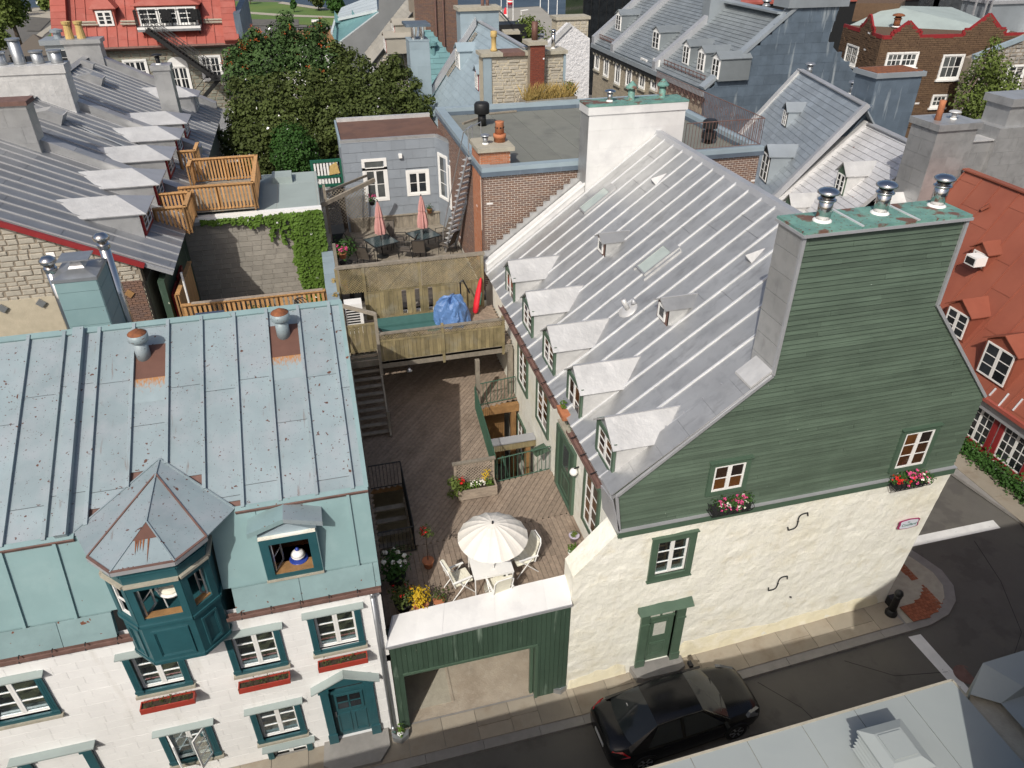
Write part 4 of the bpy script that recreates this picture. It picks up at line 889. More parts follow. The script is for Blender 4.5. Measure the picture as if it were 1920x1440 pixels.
MB().prism([b0, t0, t0 + V((0, 0, -.6)), b0 + V((0, .02, -.1))], (-.04, 0, 0)).build('coping_end', m_flash, gt)
# steel wheel guards at the gate feet
for i, (px_, py_, lab) in enumerate(((752, 1384, 'galvanised wheel guard with weeds at the left foot of the gate'), (1048, 1293, 'galvanised wheel guard at the right foot of the gate'))):
 p = PZ(px_, py_, .1); t = root('wheel_guard', p, lab, 'wheel guard', 'wheel guards at the gate feet')
 MB().prism([(p.x - .22, p.y + .1, 0), (p.x - .2, p.y - .05, 0), (p.x, p.y - .16, 0), (p.x + .2, p.y - .05, 0), (p.x + .22, p.y + .1, 0), (p.x + .19, p.y + .1, 0), (p.x, p.y - .11, 0), (p.x - .19, p.y + .1, 0)], (0, 0, .28)).build('bent_plate', m_steel, t)
 MB().lathe((p.x, p.y - .12, .16), [(.03, -.03), (.035, .03)], 8).build('bolt', m_iron, t)
 if i: MB().path([(p.x + .2, p.y + .05, .2), (p.x + .32, p.y + .06, .34), (p.x + .40, p.y + .06, .34)], .025, 6).build('hook', m_steel, t)
 else:
  mb = MB(); leafcloud(mb, [(p.x, p.y + .02, .34), (p.x + .03, p.y + .02, .5)], 60, .06, .12); mb.build('weeds', m_leafivy, t)
 MB().lathe((p.x, p.y + .02, .1), [(.09, 0), (.10, .14), (.05, .2), (0, .2)], 8).build('white_stone', m_white, t)

# ================================================================== GREEN HOUSE (cream rubble below, green clapboard gable, silver roof)
gh_ = root('green_gabled_house', (10, 18, 0), 'tall house with green clapboard gable, cream rubble ground floor and silver metal roof with dormers', 'house')
GY = 11.45; YB = 24.35
EV = V((5.30, 0, 6.85)); RD = V((11.57, 0, 11.5)); ER = V((14.97, 0, 8.0))
FG = Fr((0, GY, 0), XP, ZP, (0, -1, 0))
# cream front wall with raking shoulder, leaning right edge
doorc = (PY(1206, 1142, GY).x, g(7.1) + .1)
gD = (6.72, .42, 7.52, 2.62); gW = (PY(1232, 1022, GY).x + .03, 3.98, PY(1297, 1010, GY).x - .03, 5.12)
gW = (6.66, 3.98, 7.50, 5.14)
outl = [(4.52, -.1), (14.42, .5), (14.95, 5.66), (5.55, 5.66), (4.52, 4.50)]
hl = [gD, gW]
# front skin built as fine cells so the rubble can swell
mb = MB(); NU, NV = 150, 84
def inside(u, v): return any(a <= u <= b for a, b in scan([outl], v))
from mathutils import noise as mn
def swell(u, v): return .6 * (.030 * mn.noise((u * 1.1, v * 1.5, 3.1)) + .022 * mn.noise((u * 2.9, v * 3.6, 7.7)) + .010 * mn.noise((u * 6.5, v * 8.0, 1.3)))
us = sorted(set([4.52 + (14.95 - 4.52) * i / NU for i in range(NU + 1)] + [gD[0], gD[2], gW[0], gW[2]])); grid = {}
vsl = sorted(set([-.1 + 5.76 * j / NV for j in range(NV + 1)] + [gD[1], gD[3], gW[1], gW[3]]))
def lr(v): s = scan([outl], min(max(v, -.09), 5.655)); return s[0] if s else (4.52, 14.9)
vid = {}
def vert(u, v, ui):
 a, b = lr(v); uu = a + (b - a) * (u - 4.52) / (14.95 - 4.52) if (u < gD[0] - .9 or u > gW[2] + 1.2) else u
 k = (ui, round(v, 4))
 if k not in vid: vid[k] = len(mb.v); nh = 0 if min(abs(u - gW[0]), abs(u - gW[2])) < .02 else swell(uu, v); mb.v.append(FG.p(uu, v, nh))
 return vid[k]
# left and right parts are stretched to the outline, so remap smoothly
def remap(u, v):
 a, b = lr(v)
 if u < 6.3: t = (u - 4.52) / (6.3 - 4.52); return a + (6.3 - a) * t
 if u > 8.5: t = (u - 8.5) / (14.95 - 8.5); return 8.5 + (b - 8.5) * t
 return u
mb = MB(); vid = {}
for j in range(len(vsl)):
 for i in range(len(us)):
  u, v = us[i], vsl[j]; ru = remap(u, v); vid[(i, j)] = len(mb.v); mb.v.append(FG.p(ru, max(v, (.45 if ru > 13 else -.1)), swell(ru, v)))
for j in range(len(vsl) - 1):
 for i in range(len(us) - 1):
  cu, cv = (us[i] + us[i + 1]) / 2, (vsl[j] + vsl[j + 1]) / 2
  if any(h[0] < cu < h[2] and h[1] < cv < h[3] for h in hl): continue
  mb.f.append((vid[(i, j)], vid[(i + 1, j)], vid[(i + 1, j + 1)], vid[(i, j + 1)]))
for h in hl:
 q = [FG.p(h[0], h[1]), FG.p(h[2], h[1]), FG.p(h[2], h[3]), FG.p(h[0], h[3])]; d = YP * .3
 for k in range(4): mb.add([q[k], q[(k + 1) % 4], q[(k + 1) % 4] + d, q[k] + d], [(0, 1, 2, 3)])
fw = mb.build('front_wall', m_cream, gh_, True, fix=False)
# body of the wall: shoulder return and left face, right face
MB().prism([(4.52, GY + .02, -.1), (4.52, GY + .02, 4.5), (5.55, GY + .02, 5.66), (5.55, GY + .02, -.1)], (0, .62, 0)).build('shoulder', m_cream, gh_)
MB().add([(14.42, GY, .4), (14.95, GY, 5.66), (14.9, YB, 5.66), (14.75, YB, .4)], [(0, 1, 2, 3)]).build('right_wall', m_cream, gh_)
for x0, x1, z0, z1 in ((4.56, 6.25, -.0, .52), (7.75, 14.2, .2, .95)):
 mb = MB(); n = 40; rows = [[], [], []]
 for i in range(n + 1):
  x = x0 + (x1 - x0) * i / n; zt = z1 + .22 * mn.noise((x * .8, 2.2, 0)) + .09 * mn.noise((x * 3.1, 5, 0)) - (.25 if i in (0, n) else 0) + g(x) * .2; ed = (0, -.004, .03)
  for r_, (z, o_) in enumerate(((z0 - .2 + g(x) * .5, .018), (zt - .05, .014), (zt, -.004))): rows[r_].append(FG.p(x, z, o_ + swell(x, z)))
 o = len(mb.v); mb.v += [p for r in rows for p in r]
 for r_ in range(2):
  for i in range(n): mb.f.append((o + r_ * (n + 1) + i, o + r_ * (n + 1) + i + 1, o + (r_ + 1) * (n + 1) + i + 1, o + (r_ + 1) * (n + 1) + i))
 mb.build('base_render', m_creamlow, gh_, True)
# clapboard gable
gab = [(5.60, 5.62), (14.92, 5.62), (14.96, 8.0), (12.52, 10.8), (12.52, 12.80), (8.78, 12.78), (8.78, 9.60), (5.42, 6.92)]
MB().prism([FG.p(a, b, -.03) for a, b in gab], YP * .12).build('gable_wall', m_green, gh_)
gw1 = (7.80, 6.52, 8.60, 7.28); gw2 = (12.95, 6.15, 13.80, 7.25)
hol = [rect(h[0] - .10, h[1] - .10, h[2] + .10, h[3] + .10) for h in (gw1, gw2)]
field(gh_, 'clapboard', m_green, FG, [[(a, b + .20 if b < 6 else b) for a, b in gab]] + hol, 4.4, .118, .004, .040, kind='lap', c0=-.03, maxn=320, off='r', dv=.12)
FG.bx(MB(), 5.55, 5.60, 14.95, 5.80, -.02, .07).build('skirt_board', m_greentrim, gh_)
FG.bx(MB(), 5.55, 5.80, 14.95, 5.825, -.02, .10).build('drip_edge', m_flash, gh_)
for a, b in zip(gab[2:], gab[3:] + gab[:1]):
 p, q = FG.p(*a, .03), FG.p(*b, .03); MB().bar(p, q, .07, .06, YP).build('gable_edge', m_flash, gh_)
MB().prism([(5.30, GY - .06, 6.86), (5.62, GY - .06, 5.55), (5.62, GY - .0, 5.55), (5.36, GY + .55, 6.05), (5.26, GY + .55, 6.80)], (.03, 0, 0)).build('corner_flashing', m_flash, gh_)
# silver roof, left slope
up = (V((RD.x, 0, RD.z)) - V((EV.x, 0, EV.z))); SLn = up.length; up.normalize(); oR_ = V((EV.x, GY + .45, EV.z)); Nr = up.cross(YP); Nr = Nr if Nr.z > 0 else -Nr
fR = Fr(oR_, YP, up, Nr); LY = YB - oR_.y
cut = (PX(1060, 795, 5.4).y - oR_.y - .2, 15.15 - oR_.y)
cut = (14.25 - oR_.y, 15.30 - oR_.y)
MB().prism([fR.p(0, 0, -.01), fR.p(LY, 0, -.01), fR.p(LY, SLn, -.01), fR.p(0, SLn, -.01)], -Nr * .10).build('roof_deck', m_flash, gh_)
seamroof(gh_, oR_, YP, up, [rect(0, 0, LY, SLn)], .69, m_silver, m_seam, .042, .036, 3.4, first=.28)
MB().prism([(RD.x, GY + .12, RD.z - .02), (14.9, GY + .12, 7.92), (14.9, YB, 7.92), (RD.x, YB, RD.z - .02)], (0, 0, -.12)).build('right_roof_slope', m_silver, gh_)
MB().prism([(RD.x - .16, GY + .7, RD.z - .10), (RD.x + .16, GY + .7, RD.z - .10), (RD.x + .1, GY + .7, RD.z + .05), (RD.x - .1, GY + .7, RD.z + .05)], (0, YB - GY - .7, 0)).build('ridge_cap', m_flash, gh_)
# front verge parapet band
bl0 = V((5.30, GY - .02, 6.95)); bl1 = V((8.76, GY - .02, 9.63)); nb = 6
MB().prism([(5.30, GY + .06, 6.7), (8.8, GY + .06, 9.35), (8.8, GY + .06, 9.62), (5.30, GY + .06, 6.93)], (0, .56, 0)).build('verge_core', m_flash, gh_)
for k in range(nb):
 a, b = bl0.lerp(bl1, k / nb), bl0.lerp(bl1, (k + 1) / nb); MB().hexa(a + V((0, 0, -.005)), (b - a) * .994, (0, .66, 0), (-.01, 0, .022)).build('verge_sheet', m_silver, gh_)
MB().hexa((8.30, GY - .02, 9.32), (.5, 0, .385), (0, .66, 0), (0, 0, .06)).build('verge_sheet', m_silverlt, gh_)
for k in range(8):
 p = bl0.lerp(bl1, (k + .6) / 8.4); MB().box(p.x, GY + .62, p.z - .1, p.x + .03, GY + .69, p.z + .03).build('verge_clip', m_flash, gh_)
# rear verge parapet (bright), with stepped flashing against the brick wall
r0 = V((5.35, YB - .25, 7.06)); r1 = V((9.1, YB - .25, 9.85))
MB().hexa(r0 - V((0, 0, .35)), r1 - r0, (0, .45, 0), (0, 0, .42)).build('rear_verge', m_bright, gh_)
MB().bar(r0 + V((0, 0, .1)), r1 + V((0, 0, .1)), .08, .06, YP).build('rear_verge_edge', m_white, gh_)
for k in range(15):
 p = r0.lerp(r1, k / 15) + V((0, .50, .02)); q = r0.lerp(r1, (k + 1) / 15) + V((0, .50, .02))
 MB().box(p.x, p.y, p.z - .2, q.x, p.y + .03, q.z + .22).build('step_flashing', m_silver, gh_)
# left side wall (faces the deck)
WX = 5.62
FL = Fr((WX, YB, 0), (0, -1, 0), ZP, (-1, 0, 0))       # u runs towards the street
def uL(y): return YB - y
MB().hexa((WX, GY + .3, -.1), (.3, 0, 0), (0, YB - GY - .3, 0), (0, 0, 6.95)).build('side_wall', m_cream, gh_)
def sidewin(y1, y0, z0, z1, rows=4, door=False):
 f = FL.at(uL(y1), z0, .0); return window(gh_, f, y1 - y0, z1 - z0, rows=rows, cas=m_greentrim, casw=.13, casd=.06, glass=m_glasswarm, st=.05)
sidewin(20.45, 19.50, 4.45, 5.78); sidewin(18.20, 17.15, 4.45, 5.78); sidewin(13.72, 12.82, 4.15, 5.80)
sidewin(20.5, 19.7, 1.55, 2.75, 3); sidewin(17.6, 16.8, 1.1, 2.5, 3)
fd = FL.at(uL(16.0), 3.46, 0); w_, h_ = 1.35, 2.1
mb = MB(); frame4(mb, fd, -.1, 0, w_ + .1, h_ + .1, .16, -.02, .09, .06); sd_ = mb.build('door_frame', m_greentrim, gh_)
fd.bx(MB(), .06, .06, w_ - .06, h_ - .06, 0, .03).build('door', m_greenboard, sd_); fd.bx(MB(), .45, 1.1, .95, 1.9, .03, .045).build('door_glass', m_glassbl, sd_)
mb = MB(); frame4(mb, fd, .40, 1.05, 1.0, 1.95, .05, .03, .055); frame4(mb, fd, .35, .2, 1.05, .85, .04, .03, .05); mb.build('door_moulding', m_greentrim, sd_)
lp_ = root('wall_lamp', (WX - .15, 14.35, 5.25), 'white globe lamp on the cream wall beside the green side door', 'lamp'); MB().lathe(lp_.location, [(.0, -.12), (.08, -.09), (.12, 0), (.08, .09), (0, .12)], 14).build('globe', m_whplastic, lp_, True); MB().bar(lp_.location + V((0, 0, .1)), (WX, 14.35, 5.4), .03, .03).build('bracket', m_iron, lp_)
# brown gutter along the eave, interrupted at the dormer door
for y0, y1 in ((GY + .55, 14.2), (15.35, 21.5)):
 mb = MB(); mb.loft([[(EV.x - .10 + px_, y, EV.z - .10 + pz) for px_, pz in ((.10, .06), (.10, 0), (.05, -.05), (-.02, -.05), (-.06, 0), (-.06, .07), (-.045, .07), (-.04, .01), (.0, -.03), (.04, -.03), (.085, .0), (.085, .06))] for y in (y0, y1)]); mb.build('gutter', m_rustedge, gh_)
 y = y0 + .4
 while y < y1: MB().bar((EV.x - .16, y, EV.z - .03), (EV.x + .15, y, EV.z + .06), .025, .015).build('gutter_bracket', m_iron, gh_); y += .72
MB().box(5.36, YB - 2.9, 6.7, 5.62, GY + .5, 6.83).build('soffit', m_rustedge, gh_)
# dormers
def dormer(yc, wd=1.16, x=5.56, zb=None, ze=7.90, zr=8.34, rows=3, door=False, small=False, sash=None, casing=None):
 zroof = lambda xx: EV.z + (RD.z - EV.z) * (xx - EV.x) / (RD.x - EV.x)
 xroof = lambda zz: EV.x + (zz - EV.z) * (RD.x - EV.x) / (RD.z - EV.z)
 zb = zroof(x) if zb is None else zb; y0, y1 = yc - wd / 2, yc + wd / 2
 mb = MB(); xe = xroof(ze) + .05
 mb.prism([(x, y0, zb - .05), (xe, y0, ze), (x, y0, ze)], (0, wd, 0))
 d = mb.build('dormer', m_silverlt if not small else m_silver, gh_)
 ov = .07 if not small else .05; f = Fr((x, y1, zb), (0, -1, 0), ZP, (-1, 0, 0))
 xr = xroof(zr) + .05; yl, yr = y1 + ov, y0 - ov; zl = ze - ov * (zr - ze) / (wd / 2)
 for ya in (yr, yl):
  a = [V((x - .12, yc, zr)), V((x - .12, ya, zl)), V((xroof(zl) + .05, ya, zl)), V((xr, yc, zr))]
  n = (a[1] - a[0]).cross(a[3] - a[0]); n = n if n.z > 0 else -n; n.normalize()
  MB().prism(a, -n * .035).build('dormer_roof', m_silverlt if not small else m_silver, d)
 MB().bar((x - .12, yc, zr + .008), (xr, yc, zr + .008), .04, .02).build('dormer_ridge', m_flash, d)
 MB().prism([(x - .02, y1, ze), (x - .02, y0, ze), (x - .02, yc, zr - .02)], (.04, 0, 0)).build('dormer_pediment', m_flash, d)
 if small:
  window(d, f.at(.10, .08, .01), wd - .20, ze - zb - .12, rows=1, sashes=1, cas=None, flat=True, sash=m_white, glass=m_glass, st=.06)
  f.bx(MB(), 0, 0, wd, ze - zb, -.03, .005).build('dormer_front', m_rustedge, d)
 else:
  f.bx(MB(), .03, 0, wd - .03, ze - zb, -.10, .004).build('dormer_front', m_greentrim, d)
  window(d, f.at(.14, .06, .01), wd - .28, ze - zb - .13, rows=rows, sashes=2, cas=m_greentrim, casw=.11, casd=.05, flat=True, glass=m_glasswarm, st=.05)
  f.bx(MB(), -.02, .0, .03, ze - zb, -.2, .05).build('corner_board', m_greentrim, d)
 return d
for yc in (12.52, 17.0, 19.22): dormer(yc)
dormer(14.82, zb=6.35, x=5.58); dormer(21.62, zb=6.2, x=5.62)
dormer(15.45, .62, 8.10, None, 9.45, 9.62, small=True); dormer(20.05, .62, 8.12, None, 9.45, 9.62, small=True)
# notch in front of the dormer door
MB().box(5.30, 14.25, 6.28, 5.62, 15.33, 6.36).build('dormer_door_sill', m_concrete, gh_)
# skylights
def onroof(px_, py_): p = PP(px_, py_, V((EV.x, 0, EV.z)), Nr); return p, ((p - oR_).dot(YP), (p - oR_).dot(up))
for (px_, py_, ww, hh) in ((1229, 490, .62, 1.02), (1117, 378, .62, 1.15)):
 p, (a, b) = onroof(px_, py_); mb = MB(); frame4(mb, fR, a - ww / 2, b - hh / 2, a + ww / 2, b + hh / 2, .05, .0, .10); sk = mb.build('skylight', m_silver, gh_)
 fR.pc('pane', m_skyglass, sk, a - ww / 2 + .07, b - hh / 2 + .05, a + ww / 2 - .05, b + hh / 2 - .05, .05, .08)
 mb = MB(); fR.bx(mb, a - ww / 2 - .12, b - hh / 2 - .10, a - ww / 2, b + hh / 2 + .18, .012, .06); fR.bx(mb, a + ww / 2, b - hh / 2 - .1, a + ww / 2 + .08, b + hh / 2 + .18, .012, .06); fR.bx(mb, a - ww / 2, b + hh / 2, a + ww / 2, b + hh / 2 + .22, .012, .09); mb.build('skylight_flashing', m_silver, sk)
for px_, py_ in ((1410, 485), (1231, 341)):
 p, (a, b) = onroof(px_, py_); f = lambda u_, v_, n_: fR.p(a + u_, b + v_, n_)
 mb = MB(); mb.add([f(-.16, -.1, .012), f(.16, -.1, .012), f(0, -.1, .22), f(0, .42, .012)], [(0, 1, 2), (1, 3, 2), (3, 0, 2)]); vt = mb.build('triangular_vent', m_silverlt, gh_)
 mb = MB()
 for k in range(4): fR.bx(mb, a - .12 + k * .025, b - .112, a + .12 - k * .025, b - .101, .03 + k * .04, .05 + k * .04)
 mb.build('vent_slots', m_flash, vt)
p, (a, b) = onroof(1178, 581)
MB().loft([[fR.p(a + r * math.cos(t), b + r * math.sin(t), z) for t in [6.2832 * i / 20 for i in range(20)]] for r, z in ((.30, .012), (.29, .03), (.10, .05))]).build('vent_flashing', m_silverlt, gh_, True)
MB().tube(fR.p(a, b, .02), fR.p(a, b + .05, .38), .07, 12).build('vent_stub', m_silverlt, gh_, True)
MB().tube(fR.p(a + .0, b + .22, .03), fR.p(a + .1, b + .3, .16), .09, 10, .02).build('vent_cowl', m_flash, gh_, True)
# gable chimney
MB().box(8.76, GY + .05, 9.0, 12.54, GY + .82, 12.80).build('gable_chimney', m_flash, gh_)
ch = gh_.children[-1]
fc = Fr((8.76, GY + .82, 9.3), (0, -1, 0), ZP, (-1, 0, 0)); field(gh_, 'chimney_sheet', m_silver, fc, [rect(0, 0, .82, 3.5)], .82, .50, .01, .012, off=0)
# corner post of the gable chimney, green boards over the front come from the clapboards above
cpz = 12.80
for k in range(3):
 MB().box(8.72 + k * 1.28, GY - .09, cpz, 8.72 + (k + 1) * 1.28 - .012, GY + .88, cpz + .05 + .003 * k).build('copper_sheet', m_copper, gh_)
MB().box(8.70, GY - .11, cpz - .06, 12.58, GY + .90, cpz - .001).build('copper_edge', m_flash, gh_)
for k in (1, 2): MB().box(8.72 + k * 1.28 - .025, GY - .09, cpz + .05, 8.72 + k * 1.28 + .02, GY + .88, cpz + .075).build('copper_seam', m_seam, gh_)
for i, (x, y) in enumerate(((9.42, 11.85), (10.80, 11.93), (12.22, 12.0))):
 flue('chimney_flue', (x, y, cpz + .05), .14, .50, .215, ('polished steel flue with domed cap, left one on the copper topped green chimney', 'polished steel flue with domed cap, middle one on the copper topped green chimney', 'polished steel flue with domed cap, right one on the copper topped green chimney')[i], group='steel flues on the green gable chimney')
# back chimney
x0, x1, ya, yb = 8.96, 12.50, 24.02, 24.85
MB().box(x0, ya, 8.5, x1, yb, 12.45).build('rear_chimney', m_bright, gh_)
fb_ = Fr((x0, ya, 9.2), XP, ZP, (0, -1, 0)); field(gh_, 'chimney_sheet', m_bright, fb_, [rect(0, 0, x1 - x0, 3.0)], .82, .62, .005, .004, off=.5)
fb_ = Fr((x0, yb, 9.2), (0, -1, 0), ZP, (-1, 0, 0)); field(gh_, 'chimney_sheet', m_silver, fb_, [rect(0, 0, yb - ya, 3.0)], .83, .62, .005, .004, off=0)
MB().box(x0 - .05, ya - .05, 12.2, x1 + .05, yb + .05, 12.46).build('chimney_band', m_bright, gh_)
MB().box(x0 - .06, ya - .06, 12.46, x1 + .06, yb + .06, 12.52).build('copper_top', m_copper, gh_)
zt = 12.52
for i, (px_, py_) in enumerate(((1143, 190), (1183, 187), (1241, 182))):
 q = PZ(px_, py_, zt); q.y = min(max(q.y, 24.2), 24.6)
 lab = ('small steel mushroom vent at the left end of the silver back chimney', 'verdigris copper vent with conical cap, middle of the back chimney top', 'verdigris copper vent with conical cap near the right end of the back chimney')[i]
 if i == 0: flue('chimney_vent', q, .09, .28, .2, lab, 'roof vent', 'vents on the silver back chimney', m_chrome)
 else:
  t = root('chimney_vent', q, lab, 'roof vent', 'vents on the silver back chimney')
  MB().lathe(q, [(.16, -.01), (.13, .03), (.115, .05), (.115, .42)], 16).build('pipe', m_copper, t, True); MB().lathe(q, [(.21, .38), (.21, .42), (.03, .60), (0, .61)], 16).build('cap', m_copper, t)
# front window, door, gable windows
fr = FG.at(gW[0], gW[1]); w_, h_ = gW[2] - gW[0], gW[3] - gW[1]
p = window(gh_, fr.at(0, 0, -.06), w_, h_, rows=3, sashes=2, glass=m_clear, room=(m_brownin, 1.0), st=.05)
mb = MB(); frame4(mb, fr, -.17, -.16, w_ + .17, h_ + .17, .17, -.05, .05, .16); mb.build('casing', m_greentrim, p); mb = MB(); fr.bx(mb, -.20, h_ + .17, w_ + .20, h_ + .20, -.05, .09); fr.bx(mb, -.19, -.19, w_ + .19, -.16, -.05, .08); mb.build('head_and_sill', m_greentrim, p)
def inner_sash(fr_, w__, h__, par):
 for s_ in range(2):
  f = fr_.at(s_ * w__ / 2, 0, -.22); mb = MB(); frame4(mb, f, .03, .03, w__ / 2 - .03, h__ - .03, .06, 0, .03)
  for k in (1, 2): f.bx(mb, .09, k * h__ / 3 - .015, w__ / 2 - .09, k * h__ / 3 + .015, 0, .025)
  mb.build('inner_sash', m_brown_wood, par)
inner_sash(fr, w_, h_, p)
for wn in (gw1, gw2):
 fr = FG.at(wn[0], wn[1], .01); w_, h_ = wn[2] - wn[0], wn[3] - wn[1]
 p = window(gh_, fr, w_, h_, rows=2 if wn is gw1 else 3, cas=m_greentrim, casw=.12, casd=.05, glass=m_glasswarm, hood=(m_greentrim, .03, .03, .10))
fr = FG.at(gD[0], gD[1]); w_, h_ = gD[2] - gD[0], gD[3] - gD[1]
mb = MB(); fr.bx(mb, 0, 0, w_, h_ - .45, -.14, -.09); d_ = mb.build('door', m_greentrim, gh_)
mb = MB(); frame4(mb, fr, .17, 1.0, w_ - .17, 1.62, .05, -.09, -.06); frame4(mb, fr, .16, .2, w_ - .16, .75, .04, -.09, -.065); frame4(mb, fr, .24, .28, w_ - .24, .67, .02, -.09, -.075); mb.build('door_moulding', m_greentrim, d_)
fr.bx(MB(), .22, 1.05, w_ - .22, 1.57, -.085, -.075).build('door_glass', m_blind, d_)
for i in (0, 1): fr.bx(MB(), .06 + i * (w_ / 2 - .03), h_ - .38, w_ / 2 - .03 + i * (w_ / 2 - .03), h_ - .08, -.10, -.09).build('transom_pane', m_blind, d_)
mb = MB(); fr.bx(mb, 0, h_ - .46, w_, h_ - .39, -.12, -.05); fr.bx(mb, w_ / 2 - .025, h_ - .39, w_ / 2 + .025, h_ - .06, -.12, -.07); cw = .24
for a in (-cw, w_): fr.bx(mb, a, -.02, a + cw, h_ + .04, -.1, .07); fr.bx(mb, a - .015, -.03, a + cw + .015, .30, .07, .10); fr.bx(mb, a - .015, h_ - .46, a + cw + .015, h_ - .42, .07, .095)
fr.bx(mb, 0, h_ - .07, w_, h_ + .04, -.1, .05); mb.build('door_surround', m_greentrim, d_)
MB().prism([fr.p(-cw - .12, h_ + .04, -.02), fr.p(-cw - .12, h_ + .10, .22), fr.p(-cw - .12, h_ + .26, -.02)], fr.u * (w_ + 2 * cw + .24)).build('door_hood', m_greentrim, d_)
zs_ = g(7.1) + .09
MB().prism([(6.35, GY + .02, zs_), (6.42, GY - .38, zs_), (6.6, GY - .46, zs_), (7.6, GY - .46, zs_), (7.85, GY - .36, zs_), (7.88, GY + .02, zs_)], (0, 0, .22)).build('doorstep', m_kerb, gh_)
# iron S anchors
for (pa, pb) in (((1475, 992), (1513, 958)), ((1438, 1105), (1475, 1077))):
 a, b = PY(*pa, GY), PY(*pb, GY); c = (a + b) / 2; d = (b - a); mb = MB(); nrm = V((-d.z, 0, d.x)).normalized(); dl = d.length; dn = d.normalized()
 pts = []
 for t in [i / 20 for i in range(21)]:
  s_ = (t - .5) * 2; off = .13 * math.sin(math.pi * s_) * (1 if True else 0); pts.append(c + dn * (s_ * dl * .48) + nrm * off * .9 + V((0, -.055, 0)))
 e0 = [pts[0] + nrm * (.05) * k + dn * .03 * k for k in (2, 1)]; e1 = [pts[-1] - nrm * .05 * k - dn * .03 * k for k in (1, 2)]
 mb.path(e0 + pts + e1, .017, 6); mb.lathe((c.x, c.y - .06, c.z), [(.0, -.03), (.03, 0), (0, .03)], 8); mb.build('wall_anchor', m_iron, gh_)
MB().lathe(PY(1481, 1118, GY) + V((0, -.03, 0)), [(0, -.03), (.04, 0), (0, .03)], 8).build('lifting_eye', m_iron, gh_)
# hanging shop sign plate
a, b = PY(1680, 990, GY), PY(1719, 973, GY); sg = root('wall_sign', (14.08, GY - .06, 4.02), 'small pale oval edged wall sign with crimson border and green script near the right corner', 'sign')
fs_ = Fr((13.76, GY - .075, 3.90), XP, ZP, (0, -1, 0))
def cart(k): return [(.33 + (x - .33) * k, .13 + (y - .13) * k) for x, y in ((0, 0.02), (.05, -.02), (.33, -.05), (.61, -.02), (.66, .02), (.64, .13), (.66, .24), (.61, .28), (.33, .31), (.05, .28), (0, .24), (.02, .13))]
MB().prism([fs_.p(x, y, 0) for x, y in cart(1)], fs_.n * .02).build('border', m_signrd, sg); MB().prism([fs_.p(x, y, .02) for x, y in cart(.84)], fs_.n * .008).build('board', m_signbg, sg)
def text(parent, s_, fr, a, b, h, m, name='lettering', ext=.003):
 cu = bpy.data.curves.new(name, 'FONT'); cu.body = s_; cu.size = h; cu.extrude = ext; cu.align_x = 'CENTER'; cu.align_y = 'CENTER'; cu.shear = .15
 o = bpy.data.objects.new(name, cu); COL.objects.link(o); dg = bpy.context.evaluated_depsgraph_get(); me = bpy.data.meshes.new_from_object(o.evaluated_get(dg)); bpy.data.objects.remove(o)
 me.materials.clear(); me.materials.append(m); o = bpy.data.objects.new(name, me); COL.objects.link(o); o.parent = parent
 q = fr.p(a, b, .0) - wloc(parent); o.matrix_local = Matrix(((fr.u.x, fr.v.x, fr.n.x, q.x), (fr.u.y, fr.v.y, fr.n.y, q.y), (fr.u.z, fr.v.z, fr.n.z, q.z), (0, 0, 0, 1))); return o
text(sg, 'Le', fs_.at(0, 0, .03), .30, .215, .07, m_signgn); text(sg, 'Couillard', fs_.at(0, 0, .03), .33, .115, .125, m_signgn)
# flower baskets below the gable windows
def flowers_box(cx, z, lab, cols, seed):
 t = root('flower_basket', (cx, GY - .2, z), lab, 'flower box', 'hanging flower boxes on the green gable')
 mb = MB(); w2 = .52
 for zz in (0, .2): mb.path([(cx - w2, GY - .08, z + zz), (cx - w2, GY - .36, z + zz), (cx + w2, GY - .36, z + zz), (cx + w2, GY - .08, z + zz)], .010, 5)
 for k in range(9): x = cx - w2 + k * w2 / 4; mb.path([(x, GY - .36, z), (x + .04, GY - .38, z + .1), (x, GY - .36, z + .2)], .008, 4)
 for s_ in (-w2, w2): mb.path([(cx + s_, GY - .1, z), (cx + s_, GY - .22, z + .1), (cx + s_, GY - .1, z + .2)], .008, 4)
 mb.build('iron_basket', m_iron, t); MB().box(cx - w2 + .03, GY - .34, z + .01, cx + w2 - .03, GY - .10, z + .16).build('trough', m_dark, t)
 mb = MB(); pts = [(cx + R.uniform(-w2, w2), GY - .22 + R.uniform(-.1, .1), z + .2) for _ in range(14)]; leafcloud(mb, pts, 620, .06, .17); mb.build('foliage', m_leaf, t)
 for m_, n, (xa, xb) in cols:
  mb = MB();
  for _ in range(n):
   c = V((cx + R.uniform(xa, xb), GY - .24 + R.uniform(-.16, .12), z + .22 + R.uniform(-.1, .16)))
   for k in range(5): mb.card(c + V((R.gauss(0, .02), R.gauss(0, .02), R.gauss(0, .02))), (R.gauss(0, 1), -1 + R.gauss(0, .6), 1), .055)
  mb.build('blossom', m_, t)
 mb = MB()
 for k in range(16):
  a = R.uniform(-.5, .5); b = (cx + .05 + a * .3, GY - .22, z + .18); mb.tube(b, (b[0] + a * .5, b[1] - R.uniform(0, .2), z + R.uniform(.4, .62)), .006, 3, .001)
 mb.build('spiky_grass', m_leafpale, t)
flowers_box(8.28, 6.02, 'pink petunias in an iron basket under the left gable window', [(m_flpink, 34, (-.35, .4)), (m_flwhite, 12, (-.4, .4))], 1)
flowers_box(13.42, 5.68, 'bright pink and red flowers in an iron basket under the right gable window', [(m_flpink, 34, (-.2, .4)), (m_flred, 14, (-.5, .0)), (m_flwhite, 10, (.1, .5))], 2)
